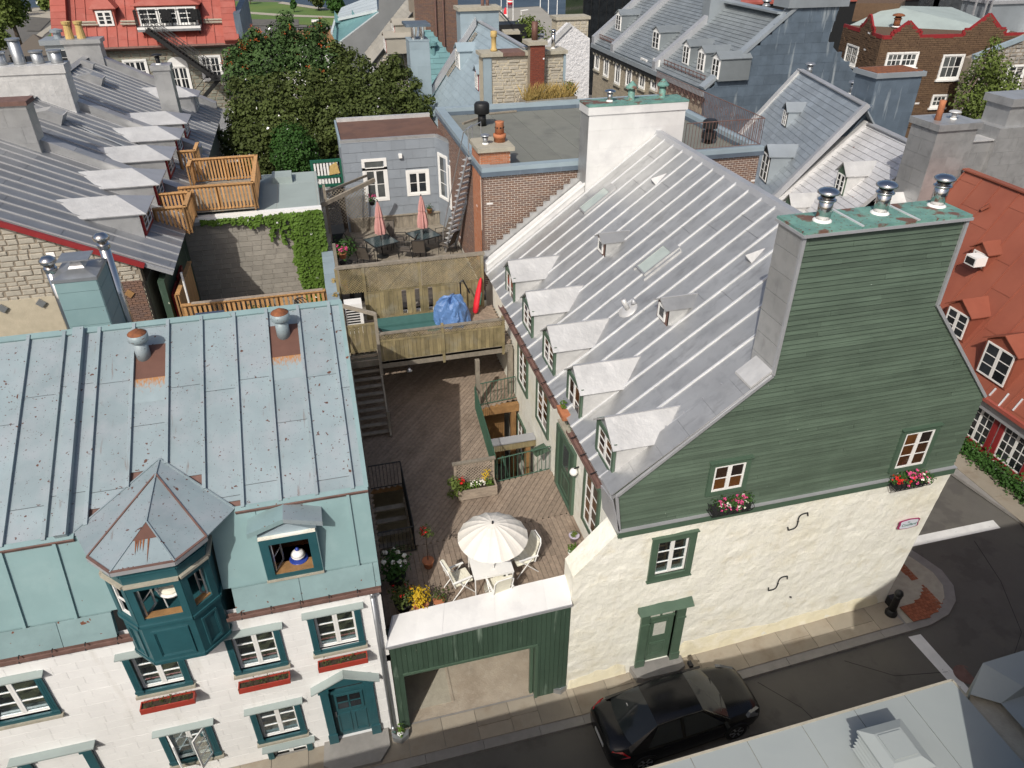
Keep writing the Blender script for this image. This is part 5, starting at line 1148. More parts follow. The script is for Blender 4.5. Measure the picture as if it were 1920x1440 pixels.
# pot on the dormer door balcony
t = root('balcony_planter', (5.30, 14.9, 6.75), 'terracotta trough with a small shrub hung in front of the dormer door', 'planter')
q = t.location; MB().loft([[(q.x + sx * a, q.y + sy * b, q.z + z) for sx, sy in ((-1, -1), (1, -1), (1, 1), (-1, 1))] for a, b, z in ((.09, .22, 0), (.12, .26, .2))]).build('trough', m_terra, t)
mb = MB(); leafcloud(mb, [(q.x, q.y + .05, q.z + .3), (q.x, q.y + .05, q.z + .42)], 70, .06, .1); mb.build('plant', m_leafivy, t)
t = root('balcony_railing', (5.40, 14.8, 6.4), 'low green iron railing across the dormer door', 'railing')
mb = MB(); mb.path([(5.44, 14.3, 6.42), (5.44, 14.3, 6.95), (5.44, 15.3, 6.95), (5.44, 15.3, 6.42)], .014, 5)
for k in range(7): mb.tube((5.44, 14.4 + k * .135, 6.42), (5.44, 14.4 + k * .135, 6.95), .008, 4)
mb.build('bars', m_greenrail, t)

# ================================================================== WOODEN DECK BETWEEN THE HOUSES
ZD = 3.42
dk = root('wooden_deck', (2.8, 16, ZD), 'weathered brown wooden deck with diagonal boards between the two houses', 'deck')
well = [(3.90, 16.55), (5.62, 16.75), (5.62, 20.75), (4.10, 20.45)]; stw = [(.12, 14.35), (1.06, 14.35), (1.06, 17.15), (.12, 17.15)]
mb = MB()
YS = 14.55
fB = Fr((0, 0, ZD - .028), YP, XP, ZP)
field(dk, 'deck_board', m_deck, fB, [[(12.06, .0), (14.45, .0), (YS + .15, 5.62), (12.06, 5.62)], [(14.35, .12), (14.455, .12), (14.49, 1.06), (14.35, 1.06)]], 3.2, .138, .010, .028, off='r')
c45 = math.cos(math.radians(52)); s45 = math.sin(math.radians(52)); fD2 = Fr((0, 0, ZD - .028), (c45, s45, 0), (-s45, c45, 0), ZP)
tr = lambda p: (p[0] * c45 + p[1] * s45, -p[0] * s45 + p[1] * c45)
field(dk, 'deck_board', m_deck, fD2, [[tr(p) for p in ((0, 14.45), (5.62, YS + .15), (5.62, 24.3), (0, 24.3))], [tr(p) for p in well], [tr(p) for p in ((.12, 14.46), (1.06, 14.50), (1.06, 17.15), (.12, 17.15))]], 4.2, .138, .010, .028, off='r', maxn=400)
mb = MB()
for y in [12.3, 13.3, 14.2, 17.3, 18.6, 19.9, 21.3, 22.6, 23.9]:
 x1 = 3.85 if 16.5 < y < 20.6 else 5.6; x0 = 1.1 if 14.3 < y < 17.2 else .05
 mb.box(x0, y - .05, ZD - .26, x1, y + .05, ZD - .035)
mb.build('joists', m_brown_wood, dk)
MB().bar((3.88, 16.5, ZD - .15), (4.08, 20.5, ZD - .15), .08, .24).build('rim_beam', m_brown_wood, dk)
MB().box(3.9, 16.42, ZD - .28, 5.6, 16.54, ZD - .03).build('rim_beam', m_brown_wood, dk)
# posts and beams in the light well
MB().box(3.95, 18.35, ZD - .30, 5.6, 18.62, ZD - .02).build('cross_beam', m_moss_wood, dk); MB().box(3.95, 18.30, ZD - .02, 5.6, 18.66, ZD + .02).build('beam_cap', m_flash, dk)
MB().box(5.28, 18.4, .05, 5.45, 18.57, ZD - .30).build('post', m_brown_wood, dk)
MB().box(4.05, 20.45, ZD - .32, 5.6, 20.65, ZD - .03).build('landing_beam', m_brown_wood, dk); MB().box(5.32, 20.46, .05, 5.5, 20.64, ZD - .32).build('post', m_brown_wood, dk)
MB().box(4.05, 21.4, .05, 5.3, 21.5, ZD - .3).build('boarded_wall', m_brown_wood, dk)
po = MB().box(4.12, 20.6, ZD, 4.26, 20.74, 5.3).build('tall_post', m_grey_wood, dk); MB().box(5.38, 21.1, ZD, 5.55, 21.28, 5.3).build('tall_post', m_grey_wood, dk)
MB().lathe((5.0, 17.6, .1), [(.45, 0), (.5, .5), (.5, 1.3), (.3, 1.7), (0, 1.75)], 16).build('tank', m_iron, dk, True)
# green iron railings round the well
def railing(name, pts, h, m, label, cat='railing', group=None, sp=.13, r=.011, top=.02, z0=.05, mesh=False, parts=True):
 t = root(name, V(pts[0]), label, cat, group)
 for a, b in zip(pts[:-1], pts[1:]):
  a, b = V(a), V(b); L = (b - a).length; n = max(1, int(L / sp))
  MB().tube(a + V((0, 0, h)), b + V((0, 0, h)), top, 6).build('top_rail', m, t); MB().tube(a + V((0, 0, z0)), b + V((0, 0, z0)), top * .8, 6).build('bottom_rail', m, t)
  me = None
  for k in range(n + 1):
   p = a.lerp(b, k / n)
   if me is None: o = MB().tube(p + V((0, 0, z0)), p + V((0, 0, h)), r, 5).build('baluster', m, t); me = o; p0 = p
   else: c = me.copy(); COL.objects.link(c); c.location = me.location + (p - p0)
 return t
railing('well_railing', [(3.86, 16.52, ZD), (5.56, 16.70, ZD)], .92, m_greenrail, 'green iron railing along the near edge of the light well')
railing('well_railing', [(3.84, 16.6, ZD), (4.04, 20.5, ZD)], .92, m_greenrail, 'green iron railing along the left edge of the light well', sp=.12)
railing('well_railing', [(4.1, 20.62, ZD), (5.55, 20.78, ZD)], .92, m_greenrail, 'green iron railing at the far end of the light well')
MB().bar((4.75, 16.75, .9), (4.4, 18.1, ZD - .3), .05, .08).build('stair_string', m_greenrail, dk); MB().bar((5.1, 16.9, ZD + .6), (5.45, 16.72, ZD + .9), .06, .3).build('gate_post', m_greentrim, dk)
# shadowed stair down to the passage
dn = root('lower_stair', (.6, 15, 2), 'open stair going down through the deck beside the white house', 'stairs')
for k in range(8):
 y = 16.5 - k * .30; z = ZD - .22 - k * .21; MB().box(.14, y - .09, z - .035, 1.02, y + .09, z).build('tread', m_grey_wood, dn)
for x in (.10, 1.04): MB().bar((x, 16.8, ZD - .15), (x, 14.5, ZD - 1.95), .05, .22).build('stringer', m_grey_wood, dn)
railing('stair_railing', [(.12, 17.15, ZD), (1.06, 17.15, ZD), (1.06, 14.35, ZD), (.12, 14.35, ZD)], .9, m_iron, 'dark mesh railing round the stair hole by the white house', sp=.10, r=.007)
# stair up to the upper deck
us_ = root('upper_stair', (.55, 20.2, ZD), 'grey wooden stair climbing from the deck to the upper deck along the white house', 'stairs')
NS = 11
for k in range(NS):
 z = ZD + .17 + k * .175; y = 19.70 + k * .20; MB().box(.10, y, z - .03, .98, y + .17, z).build('tread', m_grey_wood, us_)
for x in (.07, 1.01): MB().bar((x, 19.6, ZD + .05), (x, 21.95, 5.40), .06, .24).build('stringer', m_grey_wood, us_)
MB().bar((1.01, 19.75, ZD), (1.01, 19.75, ZD + .95), .09, .09, YP).build('newel', m_grey_wood, us_)
MB().bar((.04, 19.6, ZD + .8), (.04, 21.9, 6.25), .05, .12).build('handrail', m_grey_wood, us_)
MB().bar((.04, 17.3, ZD + .0), (.04, 24.2, ZD + .0), .08, .5).build('side_board', m_grey_wood, us_)
# ---- umbrella, table, chairs
uc = PZ(926, 1003, ZD + 1.85)
uc = V((2.80, 12.55, ZD)); um = root('patio_umbrella', uc, 'large ivory patio umbrella open over the white table', 'umbrella')
NR = 16; RR = .86; mb = MB(); rings = []
prof = [(.02, 2.26), (.18, 2.235), (.38, 2.17), (.58, 2.06), (.74, 1.945), (.86, 1.83)]
for r, z in prof: rings.append([(uc.x + r * (1 if i % 4 == 0 else (.988 if i % 2 == 0 else .992)) * math.cos(2 * math.pi * i / (NR * 4)), uc.y + r * (1 if i % 4 == 0 else .988) * math.sin(2 * math.pi * i / (NR * 4)), uc.z + z - (0 if i % 4 == 0 else (.028 if i % 4 == 2 else .02) * r / RR)) for i in range(NR * 4)])
mb.loft(rings, caps=False); mb.build('canopy', m_fabric, um, False)
mb = MB(); mb.lathe(uc, [(.02, 0), (.02, 2.2)], 10); mb.build('pole', m_whplastic, um, True); MB().lathe(uc, [(.03, 2.24), (.02, 2.33), (0, 2.34)], 8).build('finial', m_iron, um)
for i in range(NR):
 a = 2 * math.pi * i / NR; MB().path([(uc.x + r * math.cos(a), uc.y + r * math.sin(a), uc.z + z - .012) for r, z in prof], .006, 4).build('rib', m_whplastic, um)
MB().lathe(uc, [(.26, 0), (.26, .05), (.05, .09), (.03, .3)], 18).build('base', m_concrete, um, True)
tb = root('patio_table', (2.75, 12.75, ZD), 'white square patio table under the ivory umbrella', 'table')
MB().box(2.26, 12.32, ZD + .70, 3.28, 13.22, ZD + .73).build('table_top', m_whplastic, tb)
mb = MB(); frame4(mb, Fr((0, 0, ZD + .66), XP, YP, ZP), 2.27, 12.33, 3.27, 13.21, .03, 0, .04); mb.build('apron', m_whplastic, tb)
for x in (2.29, 3.25):
 for y in (12.35, 13.19): MB().tube((x, y, ZD), (x, y, ZD + .68), .016, 8).build('leg', m_whplastic, tb)
def patio_chair(loc, rz, label):
 t = root('patio_chair', (0, 0, 0), label, 'chair', 'white reclining chairs at the patio table')
 for s_ in (-1, 1):
  x = s_ * .26
  MB().tube((x, -.30, 0), (x, .22, .60), .014, 8).build('leg', m_whplastic, t); MB().tube((x, .32, 0), (x, -.12, .60), .014, 8).build('leg', m_whplastic, t)
  MB().bar((x, -.28, .61), (x, .26, .61), .05, .025).build('armrest', m_whplastic, t)
 bk = MB(); bk.path([(-.24, -.20, .40), (-.24, -.36, .98), (-.16, -.39, 1.08), (.16, -.39, 1.08), (.24, -.36, .98), (.24, -.20, .40)], .016, 8); bk.build('back_frame', m_whplastic, t)
 MB().bar((-.24, .0, .38), (.24, .0, .38), .03, .02).build('cross_rail', m_whplastic, t)
 mb = MB()
 for k in range(3): mb.loft([[(sx * a, -.17 + k * .155 + b, .40 + z) for sx, b in ((-1, 0), (1, 0), (1, .15), (-1, .15))] for a, z in ((.22, 0), (.235, .025), (.235, .05), (.20, .075))])
 mb.build('seat_cushion', m_cushion, t)
 mb = MB()
 for k in range(4):
  z0 = .44 + k * .155; y0 = -.19 - k * .045; mb.loft([[(sx * a, y0 + yy - zz * .28, z0 + zz) for sx, zz in ((-1, 0), (1, 0), (1, .15), (-1, .15))] for a, yy in ((.21, 0), (.225, .03), (.225, .06), (.19, .085))])
 mb.build('back_cushion', m_cushion, t)
 t.location = loc; t.rotation_euler = (0, 0, rz); return t
patio_chair((1.93, 12.72, ZD), math.radians(-75), 'white cushioned patio chair left of the table, standing in the sun')
patio_chair((2.86, 12.20, ZD), math.radians(8), 'white cushioned patio chair with its back to the metal coping')
patio_chair((3.72, 13.0, ZD), math.radians(100), 'white cushioned patio chair right of the table, half under the umbrella shadow')
# ---- planter with lattice
pl = root('lattice_planter', (3.05, 16.2, ZD), 'greyed wooden planter box with lattice back full of flowers', 'planter')
pz = lambda x, y, z: PZ(x, y, ZD + z)
x0, x1, y0, y1 = 2.55, 3.72, 15.95, 16.35
for k in range(3): MB().box(x0, y0 - .02, ZD + .06 + k * .115, x1, y0 + .02, ZD + .17 + k * .115).build('plank', m_planter, pl); MB().box(x0, y1 - .02, ZD + .06 + k * .115, x1, y1 + .02, ZD + .17 + k * .115).build('plank', m_planter, pl)
for x in (x0, x1 - .04):
 for k in range(3): MB().box(x, y0 + .02, ZD + .06 + k * .115, x + .04, y1 - .02, ZD + .17 + k * .115).build('plank', m_planter, pl)
MB().box(x0 + .03, y0 + .02, ZD + .05, x1 - .03, y1 - .02, ZD + .34).build('soil', m_soil, pl)
for x in (x0 + .05, x1 - .15): MB().box(x, y0, ZD, x + .08, y1, ZD + .06).build('foot', m_planter, pl)
for x in (x0 - .02, x1 - .05): MB().box(x, y1 + .02, ZD, x + .07, y1 + .09, ZD + 1.05).build('lattice_post', m_planter, pl)
MB().box(x0 - .06, y1 - .0, ZD + 1.05, x1 + .06, y1 + .12, ZD + 1.10).build('lattice_cap', m_grey_wood, pl)
def lattice(parent, f, w_, h_, m, sp=.115, sw_=.022, th=.012):
 for sgn in (1, -1):
  mb = MB(); n = int((w_ + h_) / sp) + 1
  for k in range(n):
   c = k * sp - (0 if sgn > 0 else 0);
   if sgn > 0: a0, a1 = max(0, c - h_), min(w_, c); p, q = (a0, c - a0), (a1, c - a1)
   else: a0, a1 = max(0, w_ - c), min(w_, w_ - c + h_); p, q = (a0, a0 - (w_ - c)), (a1, a1 - (w_ - c))
   if abs(q[0] - p[0]) > .03: mb.bar(f.p(*p, th * (.5 if sgn > 0 else 1.6)), f.p(*q, th * (.5 if sgn > 0 else 1.6)), th, sw_, f.v if False else (f.u + f.v if sgn > 0 else f.v - f.u))
  mb.build('lattice_slats', m, parent)
lattice(pl, Fr((x0 + .05, y1 + .05, ZD + .36), XP, ZP, (0, -1, 0)), x1 - x0 - .1, .69, m_planter, .10)
mb = MB(); leafcloud(mb, [(x0 + R.uniform(.1, 1.05), 16.15, ZD + .42) for _ in range(9)], 420, .055, .16); mb.build('foliage', m_leafivy, pl)
mb = MB(); leafcloud(mb, [(x0 + R.uniform(.35, .8), 16.1, ZD + .5) for _ in range(8)], 90, .05, .1); mb.build('white_blossom', m_flwhite, pl)
mb = MB(); leafcloud(mb, [(x1 - .25, 16.2, ZD + .75), (x1 - .3, 16.2, ZD + .6)], 90, .05, .13); mb.build('yellow_blossom', m_leafyel, pl)
mb = MB(); leafcloud(mb, [(x0 - .1, 16.0, ZD + .75), (x0 + .05, 16.05, ZD + .55), (x0 - .12, 15.9, ZD + .45)], 150, .08, .2, 2.2); mb.build('trailing_plant', m_leafpale, pl)
mb = MB(); leafcloud(mb, [(x0 + .12, 16.0, ZD + .78)], 40, .06, .12); mb.build('red_leaves', m_flred, pl)
# ---- pots
def pot(name, c, r, h, m, label, cat='potted plant', group=None, leaf=m_leaf, n=120, rad=.2, lh=.25, fl=None, ls=.06, stem=False):
 t = root(name, c, label, cat, group); c = V(c)
 MB().lathe(c, [(r * .7, 0), (r, h * .9), (r * 1.08, h * .92), (r * 1.08, h), (r * .95, h)], 16).build('pot', m, t, True); MB().lathe(c, [(r * .94, h - .03), (0, h - .025)], 12).build('soil', m_soil, t)
 if stem: MB().tube(c + V((0, 0, h)), c + V((0, 0, h + lh)), .012, 6).build('stem', m_bark, t)
 mb = MB(); leafcloud(mb, [c + V((R.uniform(-.4, .4) * rad, R.uniform(-.4, .4) * rad, h + lh + R.uniform(-.3, .3) * rad)) for _ in range(7)], n, ls, rad * .8); mb.build('foliage', leaf, t)
 if fl: mb = MB(); leafcloud(mb, [c + V((R.uniform(-.7, .7) * rad, R.uniform(-.7, .7) * rad, h + lh + R.uniform(.1, .7) * rad)) for _ in range(9)], fl[1], fl[2], .05); mb.build('blossom', fl[0], t)
 return t
q = PZ(1072, 990, ZD + .1); pot('flower_pot', (5.32, 13.62, ZD), .14, .22, m_lilac, 'lilac pot with grey green succulent by the cream wall', leaf=m_leafpale, rad=.12, lh=.05, n=110, ls=.05)
pot('flower_pot', (5.10, 13.05, ZD), .13, .2, m_white, 'white pot of bright green leaves between the lilac pots', leaf=m_leafivy, rad=.17, lh=.1, n=150)
pot('flower_pot', (5.22, 12.78, ZD), .15, .24, m_lilac, 'lilac pot with red flowered plant nearest the shoulder of the wall', leaf=m_leaf, rad=.18, lh=.14, n=190, fl=(m_flred, 16, .06))
pot('standard_plant', (1.30, 13.7, ZD), .15, .24, m_terra, 'terracotta pot with a tall stemmed plant of reddish flowers beside the stair hole', leaf=m_leafdk, rad=.20, lh=1.05, n=150, fl=(m_flred, 24, .05), stem=True)
pot('hydrangea_pot', (.42, 13.35, ZD), .24, .3, m_dark, 'hydrangea bush with creamy white heads in the shade by the white house', leaf=m_leaf, rad=.42, lh=.42, n=520, fl=(m_flwhite, 150, .08), ls=.09)
pot('shrub_pot', (.48, 12.45, ZD), .2, .26, m_dark, 'dark shaded bush of rusty leaves against the white house', leaf=m_leafdk, rad=.36, lh=.32, n=360, fl=(m_flred, 20, .05), ls=.08)
pot('yellow_shrub', (.90, 12.30, ZD), .18, .24, m_terra, 'shrub with bright yellow leaves behind the metal coping', leaf=m_leafyel, rad=.32, lh=.3, n=330, ls=.07)
pot('dark_shrub', (1.35, 12.35, ZD), .14, .2, m_terra, 'dark purple leaved shrub right of the yellow shrub', leaf=m_leafdk, rad=.26, lh=.22, n=110, ls=.06)
# ================================================================== UPPER DECK
ZU = 5.42
ud = root('upper_deck', (3, 22.8, ZU), 'upper wooden deck with mossy board fence, lattice screen and railing', 'deck')
YFt = 21.25; YBk = 24.25; XR0 = 1.02; XR1 = 5.55
fU = Fr((0, 0, ZU - .03), (c45, -s45, 0), (s45, c45, 0), ZP); tr2 = lambda p: (p[0] * c45 - p[1] * s45, p[0] * s45 + p[1] * c45)
field(ud, 'deck_board', m_deck, fU, [[tr2(p) for p in ((XR0, YFt + .05), (XR1, YFt + .05), (XR1, YBk), (-.0, YBk), (0, 21.95), (XR0, 21.95))]], 3.5, .138, .010, .03, off='r')
mb = MB()
for y in (21.4, 22.3, 23.2, 24.1): mb.box(.05, y - .04, ZU - .25, XR1, y + .04, ZU - .03)
mb.build('joists', m_grey_wood, ud)
MB().box(XR0, YFt - .05, ZU - .30, XR1, YFt + .03, ZU - .03).build('fascia', m_grey_wood, ud); MB().box(XR0, YFt + .25, ZU - .42, XR1, YFt + .37, ZU - .26).build('bearer', m_grey_wood, ud)
def picketfence(parent, p, q, z0, z1, m, rail=m_moss_wood, bw=.135, lat=.0, gaps=(), posts=(), ph=.12, pw=.09):
 p, q = V(p), V(q); u = q - p; L = u.length; f = Fr((p.x, p.y, z0), u, ZP)
 n = int(L / bw)
 for k in range(n):
  if k in gaps: continue
  f.pc('fence_board', m, parent, k * L / n + .004, .04, (k + 1) * L / n - .004, z1 - z0 - lat, -.012, .012 + R.uniform(0, .006))
 f.bx(MB(), 0, 0, L, .08, -.03, .03).build('bottom_rail', rail, parent); f.bx(MB(), 0, z1 - z0 - lat, L, z1 - z0 - lat + .06, -.03, .03).build('mid_rail', rail, parent)
 if lat: lattice(parent, f.at(0, z1 - z0 - lat + .06), L, lat - .06, m, .085, .02); f.bx(MB(), -.04, z1 - z0, L + .04, z1 - z0 + .05, -.06, .06).build('top_rail', m_grey_wood, parent)
 for t in posts: f.bx(MB(), t * L - pw / 2, -.25, t * L + pw / 2, z1 - z0 + ph, -.06, .045).build('post', rail, parent)
 return f
picketfence(ud, (XR0, YFt - .02, 0), (XR1 - .25, YFt - .02, 0), ZU - .12, ZU + .98, m_moss_wood, lat=.28, posts=(0.0, .5, .985))
MB().bar((XR0, YFt - .04, ZU - .55), (XR0, YFt - .04, 7.2), .10, .10, YP).build('tall_post', m_grey_wood, ud)
picketfence(ud, (.05, 21.95, 0), (XR0, 21.95, 0), ZU, ZU + 1.0, m_moss_wood); MB().bar((.03, 21.9, ZU - .6), (.03, 21.9, 7.3), .09, .09, YP).build('tall_post', m_grey_wood, ud)
MB().bar((.03, 21.9, 7.25), (XR0, YFt, 7.15), .10, .10).build('cross_beam', m_grey_wood, ud)
# back fence with lattice above
fB_ = picketfence(ud, (XR0 - .1, YBk, 0), (5.25, YBk, 0), ZU, ZU + 1.05, m_moss_wood, gaps=(8, 11, 14), bw=.16)
lattice(ud, Fr((XR0 - .05, YBk, ZU + 1.12), XP, ZP, (0, -1, 0)), 1.9, .95, m_moss_wood, .092, .026); lattice(ud, Fr((2.98, YBk, ZU + 1.12), XP, ZP, (0, -1, 0)), 2.2, .95, m_moss_wood, .092, .026); lattice(ud, Fr((.1, YBk, ZU + 1.12), XP, ZP, (0, -1, 0)), .8, .95, m_moss_wood, .092, .026)
MB().box(-.02, YBk - .07, ZU + 2.09, 5.3, YBk + .09, ZU + 2.18).build('top_rail', m_grey_wood, ud)
for x in (.0, .92, 2.90, 5.2): MB().box(x - .05, YBk - .05, ZU - .2, x + .05, YBk + .06, ZU + 2.09).build('post', m_moss_wood, ud)
# things on the upper deck
mt = root('green_mat', (2.3, 23.7, ZU), 'long dark green outdoor bench mat along the fence of the upper deck', 'mat')
MB().box(1.2, 23.45, ZU + .002, 3.6, 24.05, ZU + .10).build('mat_body', m_greenmat, mt); MB().box(1.2, 23.05, ZU + .001, 3.5, 23.42, ZU + .03).build('mat_edge', m_greenmat, mt)
rm = PZ(812, 612, ZU); t = root('round_mat', rm, 'round dark green mat on the upper deck boards', 'mat'); MB().lathe(rm, [(.36, .001), (.36, .012), (0, .013)], 26).build('disc', m_greenmat, t)
tc_ = V((3.85, 23.25, ZU)); tp_ = root('tarp_covered_barbecue', tc_, 'barbecue wrapped in a crumpled blue tarpaulin on the upper deck', 'covered barbecue')
rings = []
for r, z in ((.58, .0), (.60, .12), (.56, .35), (.50, .6), (.44, .8), (.30, .93), (.04, .98)):
 rings.append([(tc_.x + r * math.cos(a) * (1.1 + .30 * mn.noise((math.cos(a) * 2.5, math.sin(a) * 2.5, z * 2))) + .03 * math.sin(9 * a + z * 4), tc_.y + r * .85 * math.sin(a) * (1 + .2 * mn.noise((math.cos(a) * 4, math.sin(a) * 4, z * 3 + 5))), tc_.z + z + (.07 * math.sin(5 * a + 1) + .05 * math.sin(11 * a)) * (1 if z > .02 else 0)) for a in [6.2832 * i / 40 for i in range(40)]])
tb_ = MB().loft(rings)
for q in tb_.v:
 if q.z > ZU + .02: k = .085 * mn.noise(q * 3.2) + .05 * abs(mn.noise(q * 7.0)); q += V((q.x - tc_.x, q.y - tc_.y, .35)).normalized() * k
tb_.build('tarpaulin', m_tarp, tp_, False)
MB().path([(tc_.x + .42, tc_.y + .45, ZU), (tc_.x + .42, tc_.y + .45, ZU + 1.35), (tc_.x + .52, tc_.y + .45, ZU + 1.42), (tc_.x + .75, tc_.y + .40, ZU + .9)], .03, 6).build('pole', m_iron, tp_)
ru = root('folded_parasol', (4.85, 23.8, ZU), 'folded red parasol with green stripe leaning against the fence corner', 'parasol')
a, b = V((4.78, 23.65, ZU + .05)), V((5.12, 24.1, ZU + 1.25))
rings = []
for t_, r in ((0, .03), (.05, .10), (.3, .115), (.6, .10), (.9, .06), (1, .02)):
 p = a.lerp(b, t_); rings.append([p + V((r * (1 + .15 * math.sin(3 * k)) * math.cos(k), r * math.sin(k), 0)) for k in [6.2832 * i / 14 for i in range(14)]])
MB().loft(rings).build('canopy', m_redcanvas, ru, True); MB().bar(a.lerp(b, .25) + V((.10, -.05, 0)), a.lerp(b, .6) + V((.09, -.06, 0)), .06, .03).build('stripe', m_kelly, ru); MB().tube(a.lerp(b, -.08), a, .02).build('tip', m_brown_wood, ru)
lg = root('deck_lounger', (2.05, 22.15, ZU), 'dark slatted lounge chair partly shaded near the railing of the upper deck', 'lounge chair')
f = Fr((1.55, 21.75, ZU + .28), (1, .25, .05), (-.25, 1, 0)); mb = MB(); frame4(mb, f, 0, 0, 1.0, .55, .04, -.02, .02); mb.build('frame', m_iron, lg)
for k in range(7): f.bx(MB(), .06 + k * .13, .04, .14 + k * .13, .51, -.01, .01).build('slat', m_sling, lg)
for a_, b_ in ((.05, .05), (.95, .05), (.05, .5), (.95, .5)): MB().tube(f.p(a_, b_), V((f.p(a_, b_).x, f.p(a_, b_).y, ZU)), .018).build('leg', m_iron, lg)
fb2 = Fr(f.p(.0, 0), (-.5, -.1, .7), f.v); mb = MB(); frame4(mb, fb2, 0, 0, .6, .55, .04, -.02, .02); mb.build('back_frame', m_iron, lg)
lp2_ = root('flood_lamp', (1.95, 21.15, 5.0), 'small metal flood lamp hanging under the upper deck edge', 'lamp'); MB().lathe((1.95, 21.12, 4.95), [(.03, .1), (.10, 0), (.09, -.02)], 12).build('shade', m_alu, lp2_, True); MB().tube((1.95, 21.15, 5.02), (1.95, 21.25, 5.2), .015).build('arm', m_iron, lp2_)
ac = root('air_conditioner', (.5, 23.6, ZU), 'tall white and black slotted cabinet in the corner behind the stair top', 'cabinet'); MB().box(.12, 23.3, ZU, .72, 23.75, ZU + 1.15).build('case', m_white, ac)
for k in range(9): MB().box(.16, 23.285, ZU + .12 + k * .1, .60, 23.30, ZU + .17 + k * .1).build('slot', m_iron, ac)

# ================================================================== UPPER TERRACE, GREY ANNEXE, BRICK BUILDING
ZT = 5.52
te = root('roof_terrace', (2.8, 29, ZT), 'roof terrace with silvery boards and two dining sets behind the lattice fence', 'terrace')
fT = Fr((0, 0, ZT - .03), (.95, .31, 0), (-.31, .95, 0), ZP); tt = lambda p: (p[0] * .95 + p[1] * .31, -p[0] * .31 + p[1] * .95)
field(te, 'deck_board', m_grey_wood, fT, [[tt(p) for p in ((.0, 24.45), (5.42, 24.95), (5.42, 33), (.6, 33), (0, 28.5))]], 3.6, .145, .010, .03, off='r')
MB().box(.0, 24.5, 3.3, 5.4, 24.6, ZT - .04).build('front_wall', m_cream, te); MB().box(.0, 24.6, ZT - .3, 5.4, 33, ZT - .05).build('substructure', m_dark, te)
an = root('grey_annexe', (3, 33, ZT), 'flat roofed annexe clad in blue grey shingles with white framed windows and brown roof', 'annexe')
YA = 33.0; ZA1 = 9.62; fA = Fr((.95, YA, ZT), XP, ZP, (0, -1, 0)); XA1 = 5.08
MB().box(.95, YA + .02, 3, XA1, 36.8, ZA1 - .1).build('body', m_shingle, an)
aw1 = (1.88 - .95, 6.98 - ZT, 2.72 - .95, 8.68 - ZT); aw2 = (3.78 - .95, 7.08 - ZT, 4.60 - .95, 8.02 - ZT)
field(an, 'shingle', m_shingle, fA, [rect(0, .62, XA1 - .95, ZA1 - ZT - .1), rect(aw1[0] - .08, aw1[1] - .08, aw1[2] + .08, aw1[3] + .08), rect(aw2[0] - .08, aw2[1] - .08, aw2[2] + .08, aw2[3] + .08)], .62, .42, .006, .022, kind='lap', c0=.012)
fA2 = Fr((XA1, YA, ZT), (.42, -1.25, 0), ZP); L2 = math.hypot(.42, 1.25)
if fA2.n.y > 0: fA2.n = -fA2.n
MB().prism([(XA1, YA, 3), (5.45, YA - 1.2, 3), (5.45, YA + .5, 3), (XA1, YA + .5, 3)], (0, 0, ZA1 - 3.1)).build('angled_wall', m_shingle, an)
field(an, 'shingle', m_shingle, fA2, [rect(0, .62, L2, ZA1 - ZT - .1), rect(.25, 1.35, 1.1, 3.4)], .62, .42, .006, .02, kind='lap', c0=.004)
p = window(an, fA2.at(.33, 1.45, .0), .7, 1.85, rows=3, sashes=1, cas=m_white, casw=.1, casd=.05, glass=m_glassbl)
p = window(an, fA.at(aw1[0], aw1[1]), aw1[2] - aw1[0], aw1[3] - aw1[1] - .42, rows=2, cas=m_white, casw=.13, casd=.05, glass=m_glassbl)
f = fA.at(aw1[0], aw1[3] - .36); f.pc('pane', m_glassbl, p, .05, .04, aw1[2] - aw1[0] - .05, .34, .01, .02); mb = MB(); frame4(mb, f, -.13, -.05, aw1[2] - aw1[0] + .13, .46, .13, -.02, .05, .08); mb.build('transom_frame', m_white, p)
p = window(an, fA.at(aw2[0], aw2[1]), aw2[2] - aw2[0], aw2[3] - aw2[1], rows=2, cas=m_white, casw=.12, casd=.05, glass=m_glass)
fA.pc('lamp', m_whplastic, an, 2.45, 3.22, 2.6, 3.40, .02, .16)
MB().box(.93, YA - .02, ZA1 - .12, XA1 + .02, YA + .10, ZA1 + .02).build('front_coping', m_silver, an); MB().hexa((XA1, YA - .02, ZA1 - .12), (.40, -1.2, 0), (.1, .1, 0), (0, 0, .14)).build('angled_coping', m_silver, an)
MB().box(.90, YA + .1, ZA1 - .3, .98, 36.8, ZA1 + .02).build('side_coping', m_bluegrey, an)
MB().prism([(.98, YA + .1, ZA1 - .10), (XA1, YA + .1, ZA1 - .10), (5.44, YA - 1.0, ZA1 - .1), (5.44, 36.6, ZA1 - .10), (.98, 36.6, ZA1 - .10)], (0, 0, .06)).build('roof_membrane', m_brownroof, an)
MB().box(1.0, 36.55, ZA1 - .2, 5.44, 36.75, ZA1 + .12).build('back_coping', m_silverlt, an)
field(an, 'base_board', m_grey_wood, Fr((.95, YA - .06, ZT), ZP, XP, (0, -1, 0)), [rect(0, 0, .60, XA1 - .95)], 5, .15, .008, .03, dv=.4)
MB().box(.9, YA - .14, ZT + .58, XA1 + .1, YA - .0, ZT + .63).build('ledge', m_grey_wood, an)
